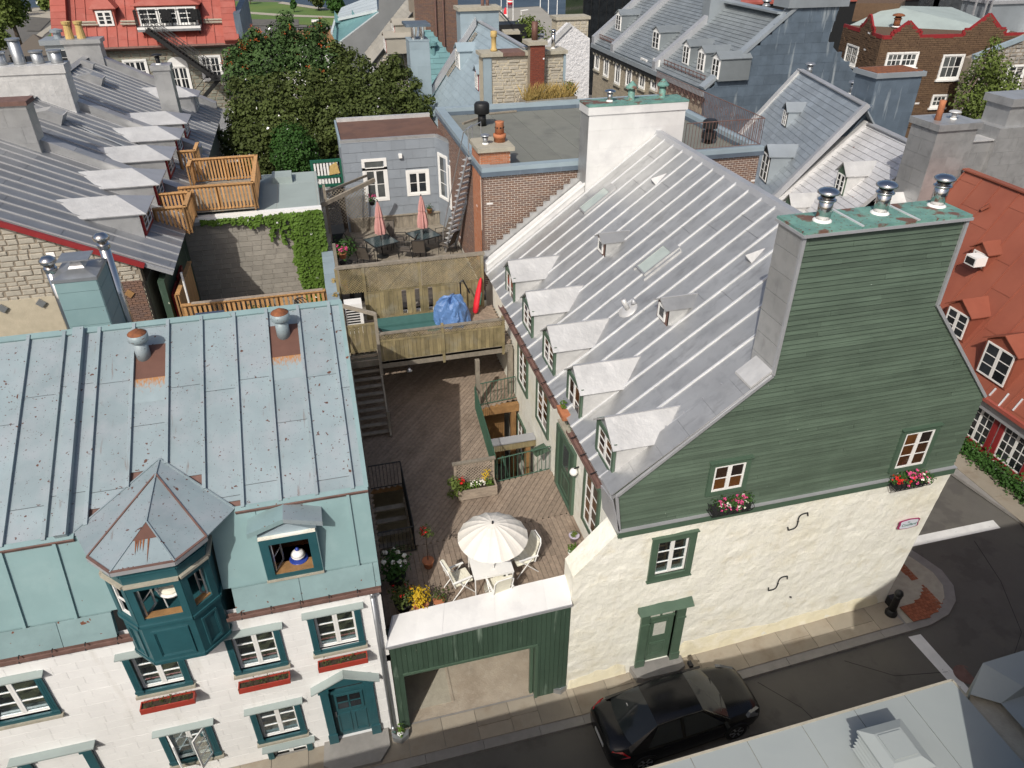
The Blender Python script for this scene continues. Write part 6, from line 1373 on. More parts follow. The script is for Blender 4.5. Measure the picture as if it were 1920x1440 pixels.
# terrace edge: blue grey parapet wall, grey post and beam with lattice
pw = root('teal_parapet', (-.15, 26, 6), 'low parapet capped with pale teal sheets beside the terrace', 'wall')
MB().box(-.40, 23.0, 0, -.03, 28.2, 6.60).build('core', m_concrete, pw)
for k in range(9): MB().box(-.44, 23.05 + k * .56, 6.60 + .004 * (k % 2), .0, 23.05 + (k + 1) * .56 - .02, 6.66 + .004 * (k % 2)).build('cap_sheet', m_bluegrey, pw)
MB().box(-.42, 28.2, 5, .0, 33, 6.55).build('core', m_concrete, pw)
for i, q in enumerate((23.9, 25.1)):
 mb = MB(); leafcloud(mb, [(-.12, q, 6.72)], 50, .05, .1, 2.0); mb.build('tuft', m_leafgrass, pw)
pg = root('post_and_beam', (.05, 26, ZT), 'weathered grey post with raking beam and lattice screen at the terrace corner', 'pergola')
MB().bar((.06, 25.0, ZT - .3), (.06, 25.0, 8.15), .11, .11, YP).build('post', m_grey_wood, pg); MB().bar((.0, 30.3, ZT - .3), (.0, 30.3, 8.6), .11, .11, YP).build('post', m_grey_wood, pg)
a, b = PY(592, 390, 29.8), PY(702, 337, 31.5); MB().bar(a, b, .1, .16).build('raking_beam', m_grey_wood, pg)
MB().bar((.03, 30.3, 8.3), (1.9, 32.8, 8.1), .06, .1).build('top_rail', m_grey_wood, pg); lattice(pg, Fr((.05, 32.4, ZT + .6), (1, .1, 0), ZP), 1.75, 1.6, m_grey_wood, .15, .024)
# dining sets
def garden_table(c, label, lab2):
 t = root('garden_table', c, label, 'table', 'smoked glass garden tables on the terrace'); c = V(c)
 f = Fr(c, (.93, .37, 0), (-.37, .93, 0), ZP); f.bx(MB(), -.55, -.55, .55, .55, .70, .725).build('table_top', m_tableglass, t); mb = MB(); frame4(mb, f, -.57, -.57, .57, .57, .035, .69, .73); mb.build('rim', m_iron, t)
 for a_ in (-.5, .5):
  for b_ in (-.5, .5): MB().tube(f.p(a_, b_, 0), f.p(a_ * .9, b_ * .9, .7), .018).build('leg', m_iron, t)
 u = root('pink_umbrella', c, lab2, 'umbrella', 'folded pink umbrellas on the terrace'); MB().lathe(c, [(.26, 0), (.26, .05), (.05, .09)], 16).build('base', m_iron, u); MB().tube(c, c + V((0, 0, 2.42)), .022).build('pole', m_iron, u)
 rings = []
 for r, z in ((.05, 1.02), (.19, 1.04), (.20, 1.25), (.155, 1.6), (.12, 1.75), (.14, 1.8), (.09, 2.15), (.02, 2.42)): rings.append([(c.x + r * (1 + .22 * math.cos(8 * a_)) * math.cos(a_), c.y + r * (1 + .22 * math.cos(8 * a_)) * math.sin(a_), c.z + z) for a_ in [6.2832 * i / 32 for i in range(32)]])
 MB().loft(rings).build('canopy', m_pink, u); MB().lathe(c, [(.02, 2.40), (.03, 2.46), (0, 2.5)], 8).build('finial', m_iron, u)
T1 = PZ(715, 452, ZT + .7); T1.z = ZT; T2 = PZ(794, 440, ZT + .7); T2.z = ZT
garden_table(T1, 'smoked glass garden table at the left of the terrace under a folded pink umbrella', 'folded pink umbrella over the left terrace table')
garden_table(T2, 'smoked glass garden table near the white window of the annexe, under a folded pink umbrella', 'folded pink umbrella in front of the small annexe window')
def sling_chair(loc, rz, label, first=[None]):
 if first[0] is None:
  t = root('sling_chair', (0, 0, 0), label, 'chair', 'brown sling chairs on the terrace')
  for s_ in (-1, 1):
   x = s_ * .27; MB().path([(x, .28, 0), (x, .24, .64), (x, -.22, .62), (x, -.34, 0)], .014, 6).build('side_frame', m_iron, t)
  MB().prism([(-.25, .26, .44), (.25, .26, .44), (.25, -.22, .40), (-.25, -.22, .40)], (0, 0, .02)).build('seat', m_sling, t); MB().prism([(-.25, -.22, .42), (.25, -.22, .42), (.25, -.48, 1.02), (-.25, -.48, 1.02)], (0, .02, .01)).build('backrest', m_sling, t)
  mb = MB(); mb.path([(-.27, -.22, .42), (-.26, -.50, 1.05), (.26, -.50, 1.05), (.27, -.22, .42)], .014, 6); mb.build('back_frame', m_iron, t); first[0] = t
  t.location = loc; t.rotation_euler = (0, 0, rz); return t
 return copytree(first[0], loc, label, rz)
ch_ = [(T1, (-.95, .5), -1.9, 'sling chair at the left table, in the shade of the plants'), (T1, (.35, .98), 2.9, 'sling chair behind the left table by the plank wall'), (T1, (.98, -.45), 1.2, 'sling chair right of the left table, seen from behind its back'), (T1, (-.75, -.85), -.5, 'sling chair at the near left corner of the left table'),
  (T2, (-1.0, .45), -1.9, 'sling chair left of the right table below the annexe window'), (T2, (.95, .55), 1.9, 'sunlit sling chair right of the right table beside the ladder'), (T2, (-.35, -.98), -.2, 'sling chair near side of the right table'), (T2, (.9, -.6), .9, 'sling chair half hidden behind the steel ladder')]
for c, (dx, dy), rz, lab in ch_: sling_chair((c.x + dx, c.y + dy, ZT), rz, lab)
bq = root('covered_grill', (.75, 25.9, ZT), 'low dark covered grill in the left near corner of the terrace', 'grill'); MB().loft([[(.75 + sx * a_, 25.9 + sy * b_, ZT + z) for sx, sy in ((-1, -1), (1, -1), (1, 1), (-1, 1))] for a_, b_, z in ((.36, .28, 0), (.38, .30, .6), (.34, .26, .8), (.2, .15, .88))]).build('cover', m_iron, bq)
pot('terrace_plant', (.45, 28.7, ZT), .25, .35, m_dark, 'tall bushy green plant at the left edge of the terrace', leaf=m_leaf, rad=.55, lh=.6, n=480, ls=.10)
pot('pink_geranium', (.35, 27.8, ZT + .9), .16, .22, m_terra, 'pot of bright pink flowers at the terrace post', leaf=m_leaf, rad=.26, lh=.1, n=120, fl=(m_flpink, 70, .09))
pot('hanging_basket', (1.95, 31.6, ZT + 1.65), .14, .18, m_dark, 'hanging basket of red and pink flowers by the tall annexe window', leaf=m_leaf, rad=.24, lh=.12, n=120, fl=(m_flpink, 40, .08))
pot('terracotta_pot', (.32, 26.8, ZT), .16, .22, m_terra, 'terracotta pot with yellow flowers beside the covered grill', leaf=m_leafyel, rad=.2, lh=.1, n=120)
pot('ledge_pot', (4.6, 32.8, ZT + .63), .13, .18, m_terra, 'terracotta trough of dark plants on the ledge of the annexe', leaf=m_leaf, rad=.2, lh=.06, n=90)
# steel ladder stair up to the brick roof
ld = root('steel_ladder', (4.7, 28.5, ZT), 'steep galvanised ladder stair from the terrace to the flat brick building roof', 'ladder')
a = PZ(842, 470, ZT); b = V((5.15, 26.6, 10.55)); a = V((4.55, 28.9, ZT)); d = (b - a); dn_ = d.normalized()
side = V((-d.y, d.x, 0)).normalized() * -.34
a = PZ(835, 472, ZT); b = PZ(876, 294, 10.45); d = b - a; hx = V((.80, .60, 0)).normalized()
for s_, w_ in ((0, .03), (.62, .03)): MB().bar(a + hx * s_, b + hx * s_, w_, .20 if s_ else .14).build('stringer', m_steel if s_ else m_alu, ld)
for k in range(17):
 p = a.lerp(b, (k + .7) / 17.3); MB().hexa(p + V((0, -.04, 0)), hx * .62, V((-hx.y, hx.x, 0)) * .20, (0, 0, .022)).build('tread', m_silverlt, ld)
MB().path([a + V((-.05, .1, .5)), a + V((-.05, .0, .95)), b + V((-.1, 0, .9)), b + V((.4, .9, .9)), b + V((.4, .9, 0))], .018, 6).build('handrail', m_alu, ld)
MB().path([b + V((.1, .2, 0)), b + V((.1, .2, .95)), b + V((.75, 1.0, .95)), b + V((.75, 1.0, 0))], .018, 6).build('landing_rail', m_alu, ld)
# ---- brick building with flat roof
bb = root('brick_building', (10, 29, 0), 'brick building with grey bitumen flat roof and blue grey coping behind the green house', 'building')
XB0, XB1, YB0, YB1, ZB = 5.47, 16.35, 24.95, 34.5, 10.30
MB().box(XB0 + .02, YB0 + .02, 0, XB1 - .02, YB1, ZB - .22).build('wall_core', m_mortar, bb)
fF = Fr((XB0, YB0 + .018, 0), XP, ZP, (0, -1, 0))
zv = lambda x: 6.4 + .745 * max(0, x - 5.47 - .35)
field(bb, 'brick', m_brick, fF, [[(0, 5.8), (.35, 6.4), (3.9, 9.05), (3.9, ZB), (0, ZB)], [(6.55, 8.4), (10.88, 7.8), (10.88, ZB), (6.55, ZB)]], .23, .080, .022, .010, dv=.3)
fL_ = Fr((XB0 + .018, YB0, 0), (0, -1, 0), ZP, (-1, 0, 0))
field(bb, 'brick', m_brick, fL_, [rect(-9.5, 5.6, -.0, ZB), rect(-7.6, 6.6, -6.7, 8.6)], .215, .075, .020, .010, dv=.3, maxn=120)
window(bb, fL_.at(-7.55, 6.7, .03), .8, 1.8, rows=2, cas=m_white, casw=.08, casd=.05)
for nm, a0 in (('front_coping', (XB0 - .06, YB0 - .08, XB1 + .08, YB0 + .26)), ('left_coping', (XB0 - .06, YB0 + .26, XB0 + .32, YB1 - .30)), ('back_coping', (XB0 - .06, YB1 - .30, XB1 + .08, YB1 + .08)), ('right_coping', (XB1 - .3, YB0 + .26, XB1 + .08, YB1 - .30))):
 MB().box(a0[0], a0[1], ZB - .02, a0[2], a0[3], ZB + .14).build(nm, m_bluegrey, bb); MB().box(a0[0] - .015, a0[1] - .015, ZB - .18, a0[2] + .015, a0[3] + .015, ZB - .021).build('coping_fascia', m_slatedk, bb)
MB().box(XB0 + .3, YB0 + .2, ZB - .24, XB1 - .28, YB1 - .28, ZB - .2).build('roof_base', m_bitumen, bb)
field(bb, 'roof_strip', m_bitumen, Fr((0, 0, ZB - .2), YP, XP, ZP), [rect(YB0 + .25, XB0 + .31, YB1 - .3, XB1 - .3)], 12, 1.02, .014, .012, dv=.3)
# chimney at the corner, terracotta pot and steel cowl
cst = [PZ(x, y, 10.95) for x, y in ((900, 290), (969, 282), (950, 263), (890, 266))]
cx0, cy0 = 5.40, 25.30
MB().box(cx0 + .06, cy0 + .04, 8, cx0 + 1.16, cy0 + 1.34, 10.86).build('corner_chimney', m_mortar, bb)
field(bb, 'chimney_brick', m_brickor, Fr((cx0 + .06, cy0 + .04, 9.9), XP, ZP, (0, -1, 0)), [rect(0, 0, 1.10, .95)], .215, .075, .014, .02, c0=.0); field(bb, 'chimney_brick', m_brickor, Fr((cx0 + .06, cy0 + 1.34, 6.5), (0, -1, 0), ZP, (-1, 0, 0)), [rect(0, 0, 1.30, 4.35)], .215, .075, .014, .02, c0=.0, maxn=150)
MB().box(cx0 - .04, cy0 - .08, 10.86, cx0 + 1.30, cy0 + 1.46, 11.0).build('chimney_slab', m_concrete, bb)
q = V((cx0 + .95, cy0 + .75, 11.0)); cp2 = root('chimney_pot', q, 'orange terracotta chimney pot with cut vents on the brick corner chimney', 'chimney pot')
MB().lathe(q, [(.21, 0), (.20, .14), (.23, .15), (.23, .27), (.17, .28)], 20).build('base', m_terra, cp2, True); MB().lathe(q, [(.165, .28), (.15, .66), (.165, .70), (.10, .705)], 20).build('pot_body', m_terra, cp2, True)
for k in range(8): a_ = k * .785; MB().tube(q + V((.13 * math.cos(a_), .13 * math.sin(a_), .5)), q + V((.172 * math.cos(a_), .172 * math.sin(a_), .5)), .03, 6).build('vent_hole', m_dark, cp2)
flue('chimney_cowl', (cx0 + .38, cy0 + .55, 11.0), .09, .25, .18, 'small steel cowl beside the terracotta chimney pot', 'cowl', m=m_steel)
# roof things
q = PZ(904, 235, ZB - .18); t = root('black_roof_vent', q, 'black round topped vent pipe on the flat bitumen roof', 'roof vent'); MB().lathe(q, [(.19, 0), (.17, .55)], 16).build('pipe', m_iron, t, True); MB().lathe(q, [(.30, .5), (.33, .52), (.33, .88), (.27, .96), (0, .97)], 20).build('drum', m_iron, t, True)
tm = root('timber_batten', q, 'loose timber batten lying on the flat roof by the black vent', 'timber'); a, b = PZ(868, 232, ZB - .15), PZ(900, 221, ZB - .15); MB().bar(a, b, .1, .1).build('batten', m_grey_wood, tm)
t2 = root('timber_plank', PZ(940, 212, ZB), 'pale plank lying along the back coping of the flat roof', 'timber'); a, b = PZ(918, 213, ZB - .14), PZ(968, 208, ZB - .14); MB().bar(a, b, .16, .06).build('plank', m_grey_wood, t2)
q0, q1 = PZ(986, 206, ZB - .18), PZ(1082, 196, ZB - .18); gp_ = root('grass_planter', q0, 'long wooden planter of dry ornamental grass on the flat roof', 'planter')
fp = Fr(q0, q1 - q0, (-(q1 - q0).y, (q1 - q0).x, 0)); Lp = (q1 - q0).length
for k in range(2):
 for (a0, b0, a1, b1) in ((0, 0, Lp, .04), (0, .7, Lp, .74), (0, .04, .04, .7), (Lp - .04, .04, Lp, .7)): fp.bx(MB(), a0, b0, a1, b1, .02 + k * .19, .19 + k * .19).build('plank', m_grey_wood, gp_)
fp.bx(MB(), .04, .04, Lp - .04, .7, .02, .34).build('soil', m_soil, gp_)
mb = MB()
for _ in range(900):
 p = fp.p(R.uniform(.1, Lp - .1), R.uniform(.08, .66), .3); h_ = R.uniform(.35, .85) * (1.15 if R.random() < .2 else 1); l = V((R.gauss(.08, .16), R.gauss(0, .14), h_)); s_ = V((R.uniform(-.012, .012), R.uniform(-.012, .012), 0)); mb.add([p - s_, p + s_, p + l * .6 + s_, p + l + V((l.x * .4, l.y * .4, -.05)), p + l * .6 - s_], [(0, 1, 2, 3, 4)])
mb.build('dry_grass', m_leafgrass, gp_, fix=False)['kind'] = 'stuff'
mb = MB(); leafcloud(mb, [fp.p(Lp - .15 + R.uniform(-.2, .1), R.uniform(.1, .6), R.uniform(.4, .95)) for _ in range(12)], 300, .10, .22); mb.build('shrub', m_leafpale, gp_)
lt = root('roof_lattice', fp.p(0, .9, 0), 'low slatted trellis lying behind the grass planter', 'trellis')
for k in range(9): MB().bar(fp.p(-.3 + k * .16, .8, .2), fp.p(.2 + k * .16, 1.6, .35), .05, .03).build('slat', m_grey_wood, lt)
q = PZ(1327, 268, ZB - .18); t = root('black_roof_vent', q, 'squat black double drum vent near the ornate iron railing', 'roof vent'); MB().lathe(q, [(.16, 0), (.16, .85)], 14).build('pipe', m_iron, t, True); MB().lathe(q, [(.30, .2), (.30, .45)], 18).build('lower_drum', m_iron, t); MB().lathe(q, [(.30, .6), (.30, .85), (.2, .92)], 18).build('upper_drum', m_iron, t)
rl = railing('roof_railing', [(XB1 - 3.2, YB0 + .1, ZB + .14), (XB1, YB0 + .12, ZB + .14), (XB1, YB1 + .3, ZB + .14)], 1.0, m_rustedge, 'rusty ornate iron railing round the right edge of the flat brick roof', sp=.13, r=.010, top=.018)
for k in range(22):
 y = YB0 + .3 + k * .44; MB().path([(XB1, y + .1 * math.cos(a_), ZB + .75 + .11 * math.sin(a_)) for a_ in [6.2832 * i / 8 for i in range(9)]], .008, 4).build('scroll', m_rustedge, rl)

# ================================================================== LEFT ROW OF METAL ROOFED HOUSES
XE, ZE, SLP, XRg = -4.88, 8.55, .49, -11.05
ZRg = ZE + (XE - XRg) * SLP
P0r = V((XE, 0, ZE)); dslope = V((-1, 0, SLP)).normalized(); Nrow = V((SLP, 0, 1)).normalized()
def onrow(x, y): return PP(x, y, P0r, Nrow)
SLr = (XE - XRg) * math.hypot(1, SLP)
def rowhouse(y0, y1, label, parapet=True, mats=(m_rowroof, m_rowseam)):
 t = root('metal_roofed_house', (-8, (y0 + y1) / 2, 0), label, 'house', 'row of houses with grey seamed metal roofs')
 MB().box(XRg - 5.5, y0 + .1, 0, XE - (.98 if y0 < 23 else .35), y1 - .02, ZE - .45).build('wall', m_stonegr, t)
 o = V((XE, y0, ZE)); fr = Fr(o, YP, dslope, Nrow); L = y1 - y0
 MB().prism([fr.p(0, 0, -.01), fr.p(L, 0, -.01), fr.p(L, SLr, -.01), fr.p(0, SLr, -.01)], -Nrow * .12).build('roof_deck', m_flash, t)
 seamroof(t, o, YP, dslope, [rect(0, 0, L, SLr)], .60, *mats, .035, .05, 3.0, first=.12)
 MB().prism([(XRg, y0, ZRg - .02), (XRg - 6, y0, ZRg - 4.5), (XRg - 6, y1, ZRg - 4.5), (XRg, y1, ZRg - .02)], (0, 0, -.1)).build('far_slope', m_rowroof, t)
 MB().prism([(XRg - .18, y0, ZRg + .0), (XRg, y0, ZRg + .12), (XRg + .22, y0, ZRg + .02), (XRg, y0, ZRg - .02)], (0, L, 0)).build('ridge_cap', m_rowseam, t)
 if parapet:
  MB().prism([(XE - .25, y1 - .5, ZE - .1), (XRg, y1 - .5, ZRg - .1), (XRg, y1 - .5, ZRg + .38), (XE - .25, y1 - .5, ZE + .42)], (0, .5, 0)).build('firewall', m_silver, t)
  n = 7
  for k in range(n):
   a, b = k / n, (k + 1) / n; p, q = V((XE - .25, y1 - .52, ZE + .43)).lerp(V((XRg, y1 - .52, ZRg + .39)), a), V((XE - .25, y1 - .52, ZE + .43)).lerp(V((XRg, y1 - .52, ZRg + .39)), b)
   MB().hexa(p, (q - p) * .99, (0, .56, 0), (0, 0, .03)).build('firewall_cap', m_silver if k % 2 else m_rowseam, t)
 return t
YR = [22.95, 30.2, 36.4, 45.6]
h1 = rowhouse(YR[0], YR[1], 'nearest grey metal roofed house with red verge and rubble gable')
h2 = rowhouse(YR[1], YR[2], 'second grey metal roofed house from the rubble gable, between two firewalls')
h3 = rowhouse(YR[2], YR[3], 'farthest grey metal roofed house of the row, with tall slim chimney')
# near gable of rubble stone with red verge
fgab = Fr((-18, YR[0] + .12, 0), XP, ZP, (0, -1, 0))
zr = lambda x: ZE + (XE - x) * SLP - .16
gpoly = [(0, 4.5), (12.15, 4.5), (12.15, zr(-5.85)), (6.95, zr(-11.05)), (0, zr(-11.05) - 3)]
MB().prism([fgab.p(a, b, -.02) for a, b in gpoly], YP * .3).build('gable_wall', m_mortardk, h1)
m_mort2 = mat('sandy lime mortar', (.46, .41, .31), .9, 0, .12, 4, .4, 30)
h1.children[-1].data.materials[0] = m_mort2
field(h1, 'stone', m_stone, fgab, [[(4.5, 4.6), (12.1, 4.6), (12.1, zr(-5.9) - .06), (6.95, zr(-11.05) - .06), (4.5, zr(-11.05) - 1.2)], rect(11.45, 5.0, 12.12, 8.3)], .36, .155, .022, .03, kind='stone', wv=.45, hv=.25, dv=.4, off='r', c0=-.025, maxn=320)
field(h1, 'brick', m_brick, Fr((-6.55, YR[0] + .10, 5.0), XP, ZP, (0, -1, 0)), [rect(0, 0, .68, 3.35)], .22, .075, .014, .03)
a, b = V((-5.65, YR[0] - .02, zr(-5.65) + .08)), V((-11.05, YR[0] - .02, zr(-11.05) + .08)); MB().bar(a, b, .10, .16).build('red_verge', m_redtrim, h1)
for px_, py_ in ((77, 568), (5, 578), (243, 550)):
 p = PY(px_, py_, YR[0] + .07); MB().prism([(p.x - .15, p.y, p.z), (p.x, p.y, p.z - .15), (p.x + .15, p.y, p.z), (p.x, p.y, p.z + .15)], (0, -.04, 0)).build('wall_plate', m_steel, h1)
# recessed porch side with red joinery
fs2 = Fr((-5.28, YR[0] + 4.2, 4.5), (0, -1, 0), ZP, (1, 0, 0));
MB().hexa((-5.5, YR[0] + .3, 3.5), (.2, 0, 0), (0, 7, 0), (0, 0, ZE - 3.9)).build('side_wall', m_greenboard, h1); h1.children[-1].data.materials[0] = m_brown_wood
fs3 = Fr((-5.28, YR[0] + .5, 4.6), YP, ZP, (1, 0, 0))
for a0 in (.25, 1.6): window(h1, fs3.at(a0, .9, .03), .8, 1.9, rows=3, sashes=1, cols=2, cas=m_redtrim, casw=.12, casd=.05)
MB().tube((-4.75, YR[0] + .35, 8.35), (-4.75, YR[0] + .35, 4.5), .035, 8).build('downpipe', m_white, h1)
# dormers on the row
def rowdormer(par, yc, wd=1.65, xf=-5.85, ze=9.88, zr_=10.25, win=m_redtrim, lowered=0):
 zrf = lambda x: ZE + (XE - x) * SLP; xrf = lambda z: XE - (z - ZE) / SLP; zb = zrf(xf); y0, y1 = yc - wd / 2, yc + wd / 2; xe = xrf(ze) - .05
 mb = MB()
 mb.prism([(xf, y0, zb - .05), (xe, y0, ze), (xf, y0, ze)], (0, wd, 0))
 d = mb.build('dormer', m_silver, par); ov = .10
 for ya in (y0 - ov, y1 + ov):
  a = [V((xf + .25, yc, zr_)), V((xf + .25, ya, ze - .02)), V((xrf(ze) - .3, ya, ze - .02)), V((xrf(zr_) - .1, yc, zr_))]; n = (a[1] - a[0]).cross(a[3] - a[0]); n = n if n.z > 0 else -n
  # hipped front: pull the ridge start back
  a[0] = V((xf - .7, yc, zr_)); MB().prism(a, -n.normalized() * .04).build('dormer_roof', m_silverlt, d)
 a = [V((xf - .7, yc, zr_)), V((xf + .25, y0 - ov, ze - .02)), V((xf + .25, y1 + ov, ze - .02))]; MB().prism(a, (0, 0, -.04)).build('dormer_hip', m_flash, d)
 f = Fr((xf, y0, zb), YP, ZP, (1, 0, 0)); f.bx(MB(), .02, 0, wd - .02, ze - zb, -.1, .01).build('dormer_front', win, d)
 window(d, f.at(.2, .15, .02), wd - .4, ze - zb - .3, rows=3, sashes=2, flat=True, cas=win, casw=.1, casd=.04, sash=m_whplastic, glass=m_glass)
 return d
for par, yc in ((h1, 25.65), (h1, 28.7), (h2, 31.9), (h2, 35.0), (h3, 37.8)): rowdormer(par, yc)
rowdormer(h3, 43.4, 1.3, -5.9, 9.9, 10.3, m_flash)
def wedge(par, px_, py_, wd=.75, ln=1.15, h_=.42):
 p = onrow(px_, py_); f = Fr(p, YP, dslope, Nrow); z = MB()
 a = [f.p(-wd / 2, -.35, 0), f.p(wd / 2, -.35, 0), f.p(wd / 2, ln - .35, 0), f.p(-wd / 2, ln - .35, 0)]; t_ = [f.p(-wd / 2, -.35, h_), f.p(wd / 2, -.35, h_), f.p(wd / 2, .2, h_ * .95), f.p(-wd / 2, .2, h_ * .95)]
 z.loft([a, t_]); z.build('roof_hatch', m_silver, par); MB().add([q + Nrow * .01 for q in (t_[0], t_[1], a[2], a[3])], [(0, 1, 2, 3)]).build('hatch_lid', m_silverlt, par)
wedge(h2, 100, 225); wedge(h3, 177, 155); wedge(h3, 160, 125, .4, .6, .3)
# chimneys on the ridge
def boxchim(par, name, x0, x1, y0, y1, z0, z1, m, capm, sheets=.5, cap=.07, ch=.14, face='both'):
 c = MB().box(x0, y0, z0, x1, y1, z1 - ch).build(name, m, par)
 if sheets:
  field(par, 'chimney_sheet', m, Fr((x0, y0, z0), XP, ZP, (0, -1, 0)), [rect(0, 0, x1 - x0, z1 - ch - z0)], .8, sheets, .007, .005)
  field(par, 'chimney_sheet', m, Fr((x1, y0, z0), YP, ZP, (1, 0, 0)), [rect(0, 0, y1 - y0, z1 - ch - z0)], .8, sheets, .007, .005)
 MB().box(x0 - cap, y0 - cap, z1 - ch, x1 + cap, y1 + cap, z1).build('chimney_cap', capm, par); return c
ca = onrow(82, 282); cb = onrow(148, 208); cc = onrow(190, 120)
boxchim(h1, 'chimney', -12.6, -9.45, ca.y - .35, ca.y + .45, 9.5, 12.55, m_silver, m_rustedge, .55)
boxchim(h2, 'chimney', -12.9, -9.55, cb.y - .45, cb.y + .45, 9.8, 12.75, m_silverlt, m_silverlt, .6, .06, .32)
for i in range(5):
 x = -12.55 + i * .68; q = (x, cb.y + .05, 12.75); t = root('chimney_pot', q, 'metal pot on the wide silver chimney, %s' % ('far left of five', 'second of five from the left', 'taller than its neighbours in the middle', 'fourth of five from the left', 'far right of five beside the ridge end')[i], 'chimney pot', 'five metal pots on the wide silver chimney')
 h_ = .95 if i == 2 else .48; MB().lathe(q, [(.24, 0), (.22, .1), (.22, h_)], 16).build('pipe', m_steel, t, True); MB().lathe(q, [(.27, h_ - .06), (.27, h_), (.05, h_ + .03)], 16).build('cap', m_steel, t)
boxchim(h3, 'chimney', PY(116, 75, 45).x, PY(184, 75, 45).x, 45, 45.9, 10, PY(150, 74, 45).z, m_silver, m_silver, 0, .1, .2)
for i, x in enumerate((PY(131, 70, 45.5).x, PY(153, 70, 45.5).x)):
 q = (x, 45.5, PY(150, 74, 45).z); t = root('yellow_chimney_pot', q, ('yellow clay chimney pot, left of the pair before the red roof', 'darker streaked yellow chimney pot, right of the pair before the red roof')[i], 'chimney pot', 'pair of yellow chimney pots'); MB().lathe(q, [(.22, 0), (.16, .62), (.21, .66), (.23, .78), (.13, .8)], 12).build('pot_body', m_yellowpot, t)
q = onrow(320, 220); e = PY(300, 128, 41.0)
boxchim(h3, 'slim_chimney', PY(283, 124, 40.2).x, PY(316, 124, 40.2).x, 40.2, 41.0, 8.6, PY(300, 123, 40.2).z, m_silver, m_silver, .7, .06, .22)
flue('chimney_cowl', (PY(298, 123, 40.6).x, 40.6, PY(300, 123, 40.2).z), .10, .35, .24, 'black cowl on top of the slim tall silver chimney', 'cowl', m=m_iron)
for par, y0, y1 in ((h2, 30.4, 36.0),):
 a, b = V((-9.3, 0, 0)), 0
 s0 = onrow(128, 233); s1 = onrow(238, 280)
 MB().bar(s0 + Nrow * .1, s1 + Nrow * .1, .05, .05).build('snow_rail', m_steel, par)
# ---- flat roofed block building with cedar deck and ivy
fbk = root('block_building', (-3, 35, 0), 'low block walled building with grey green flat roof, half hung with ivy', 'building')
YW = 28.25; ZW = 8.42
MB().box(-6.5, YW + .03, 0, -.22, 33.1, ZW - .05).build('core', m_mortar, fbk)
fW = Fr((-6.2, YW + .03, 0), XP, ZP, (0, -1, 0)); field(fbk, 'block', m_block, fW, [rect(0, 3.2, 5.95, 8.12)], .42, .205, .014, .022, wv=.3, dv=.3)
field(fbk, 'roof_sheet', m_flatroof, Fr((0, 0, ZW - .05), YP, XP, ZP), [rect(YW + .1, -6.5, 33.1, -.22)], 9, 1.55, .016, .014)
MB().box(-6.2, YW - .14, ZW - .16, -.20, YW + .12, ZW + .02).build('eave_gutter', m_whplastic, fbk); MB().box(-6.2, YW - .1, ZW - .30, -.2, YW + .0, ZW - .161).build('fascia', m_flash, fbk)
q = PZ(532, 335, ZW); MB().box(q.x - .45, q.y - .5, ZW - .04, q.x + .35, q.y + .4, ZW + .22).build('roof_hatch', m_flatroof, fbk)
iv = root('ivy', (-1.2, YW - .2, 5), 'ivy hanging over the top and right side of the block wall', 'ivy')
mb = MB()
def ivy_at(x, z): return V((x, YW - .06 - R.random() * .16, z))
for _ in range(3600):
 x = -.2 - abs(R.gauss(0, 1)) * 1.0; z = R.uniform(3.8, 8.35)
 lim = 1.45 + .35 * mn.noise((z * 1.3, 3, 0)) + .25 * mn.noise((z * 3.7, 9, 0)) + max(0, (z - 7.55)) * 2.4 - max(0, 5.6 - z) * .25
 if -x < lim: mb.card(ivy_at(x, z), (R.uniform(-.5, .5), -1, R.uniform(.0, .9)), R.uniform(.10, .19))
for _ in range(900):
 x = R.uniform(-4.6, -.3); dz = .12 + .22 * abs(mn.noise((x * 1.6, 0, 2))) + .5 * max(0, mn.noise((x * .9, 4, 4))); z = 8.32 - R.random() * dz * (1 + (x + 4.6) * .28)
 mb.card(ivy_at(x, z), (R.uniform(-.5, .5), -1, R.uniform(0, .9)), R.uniform(.09, .16))
for sx_, ln in ((-1.75, 1.0), (-2.15, .8), (-1.35, 1.6), (-1.2, 2.2)):
 for _ in range(90): t_ = R.random(); mb.card(ivy_at(sx_ + .12 * mn.noise((t_ * 4, sx_, 0)) * 2 + R.gauss(0, .05), 8.1 - t_ * ln), (R.uniform(-.5, .5), -1, .4), R.uniform(.09, .15))
mb.build('ivy_leaves', m_leafivy, iv, fix=False)['kind'] = 'stuff'
mb = MB(); mb.path([(-.3, YW - .1, 3.5), (-.5, YW - .1, 6), (-.4, YW - .1, 8.2)], .03, 5); mb.path([(-.5, YW - .1, 6.9), (-1.4, YW - .1, 8.2)], .02, 5); mb.build('stem', m_bark, iv)
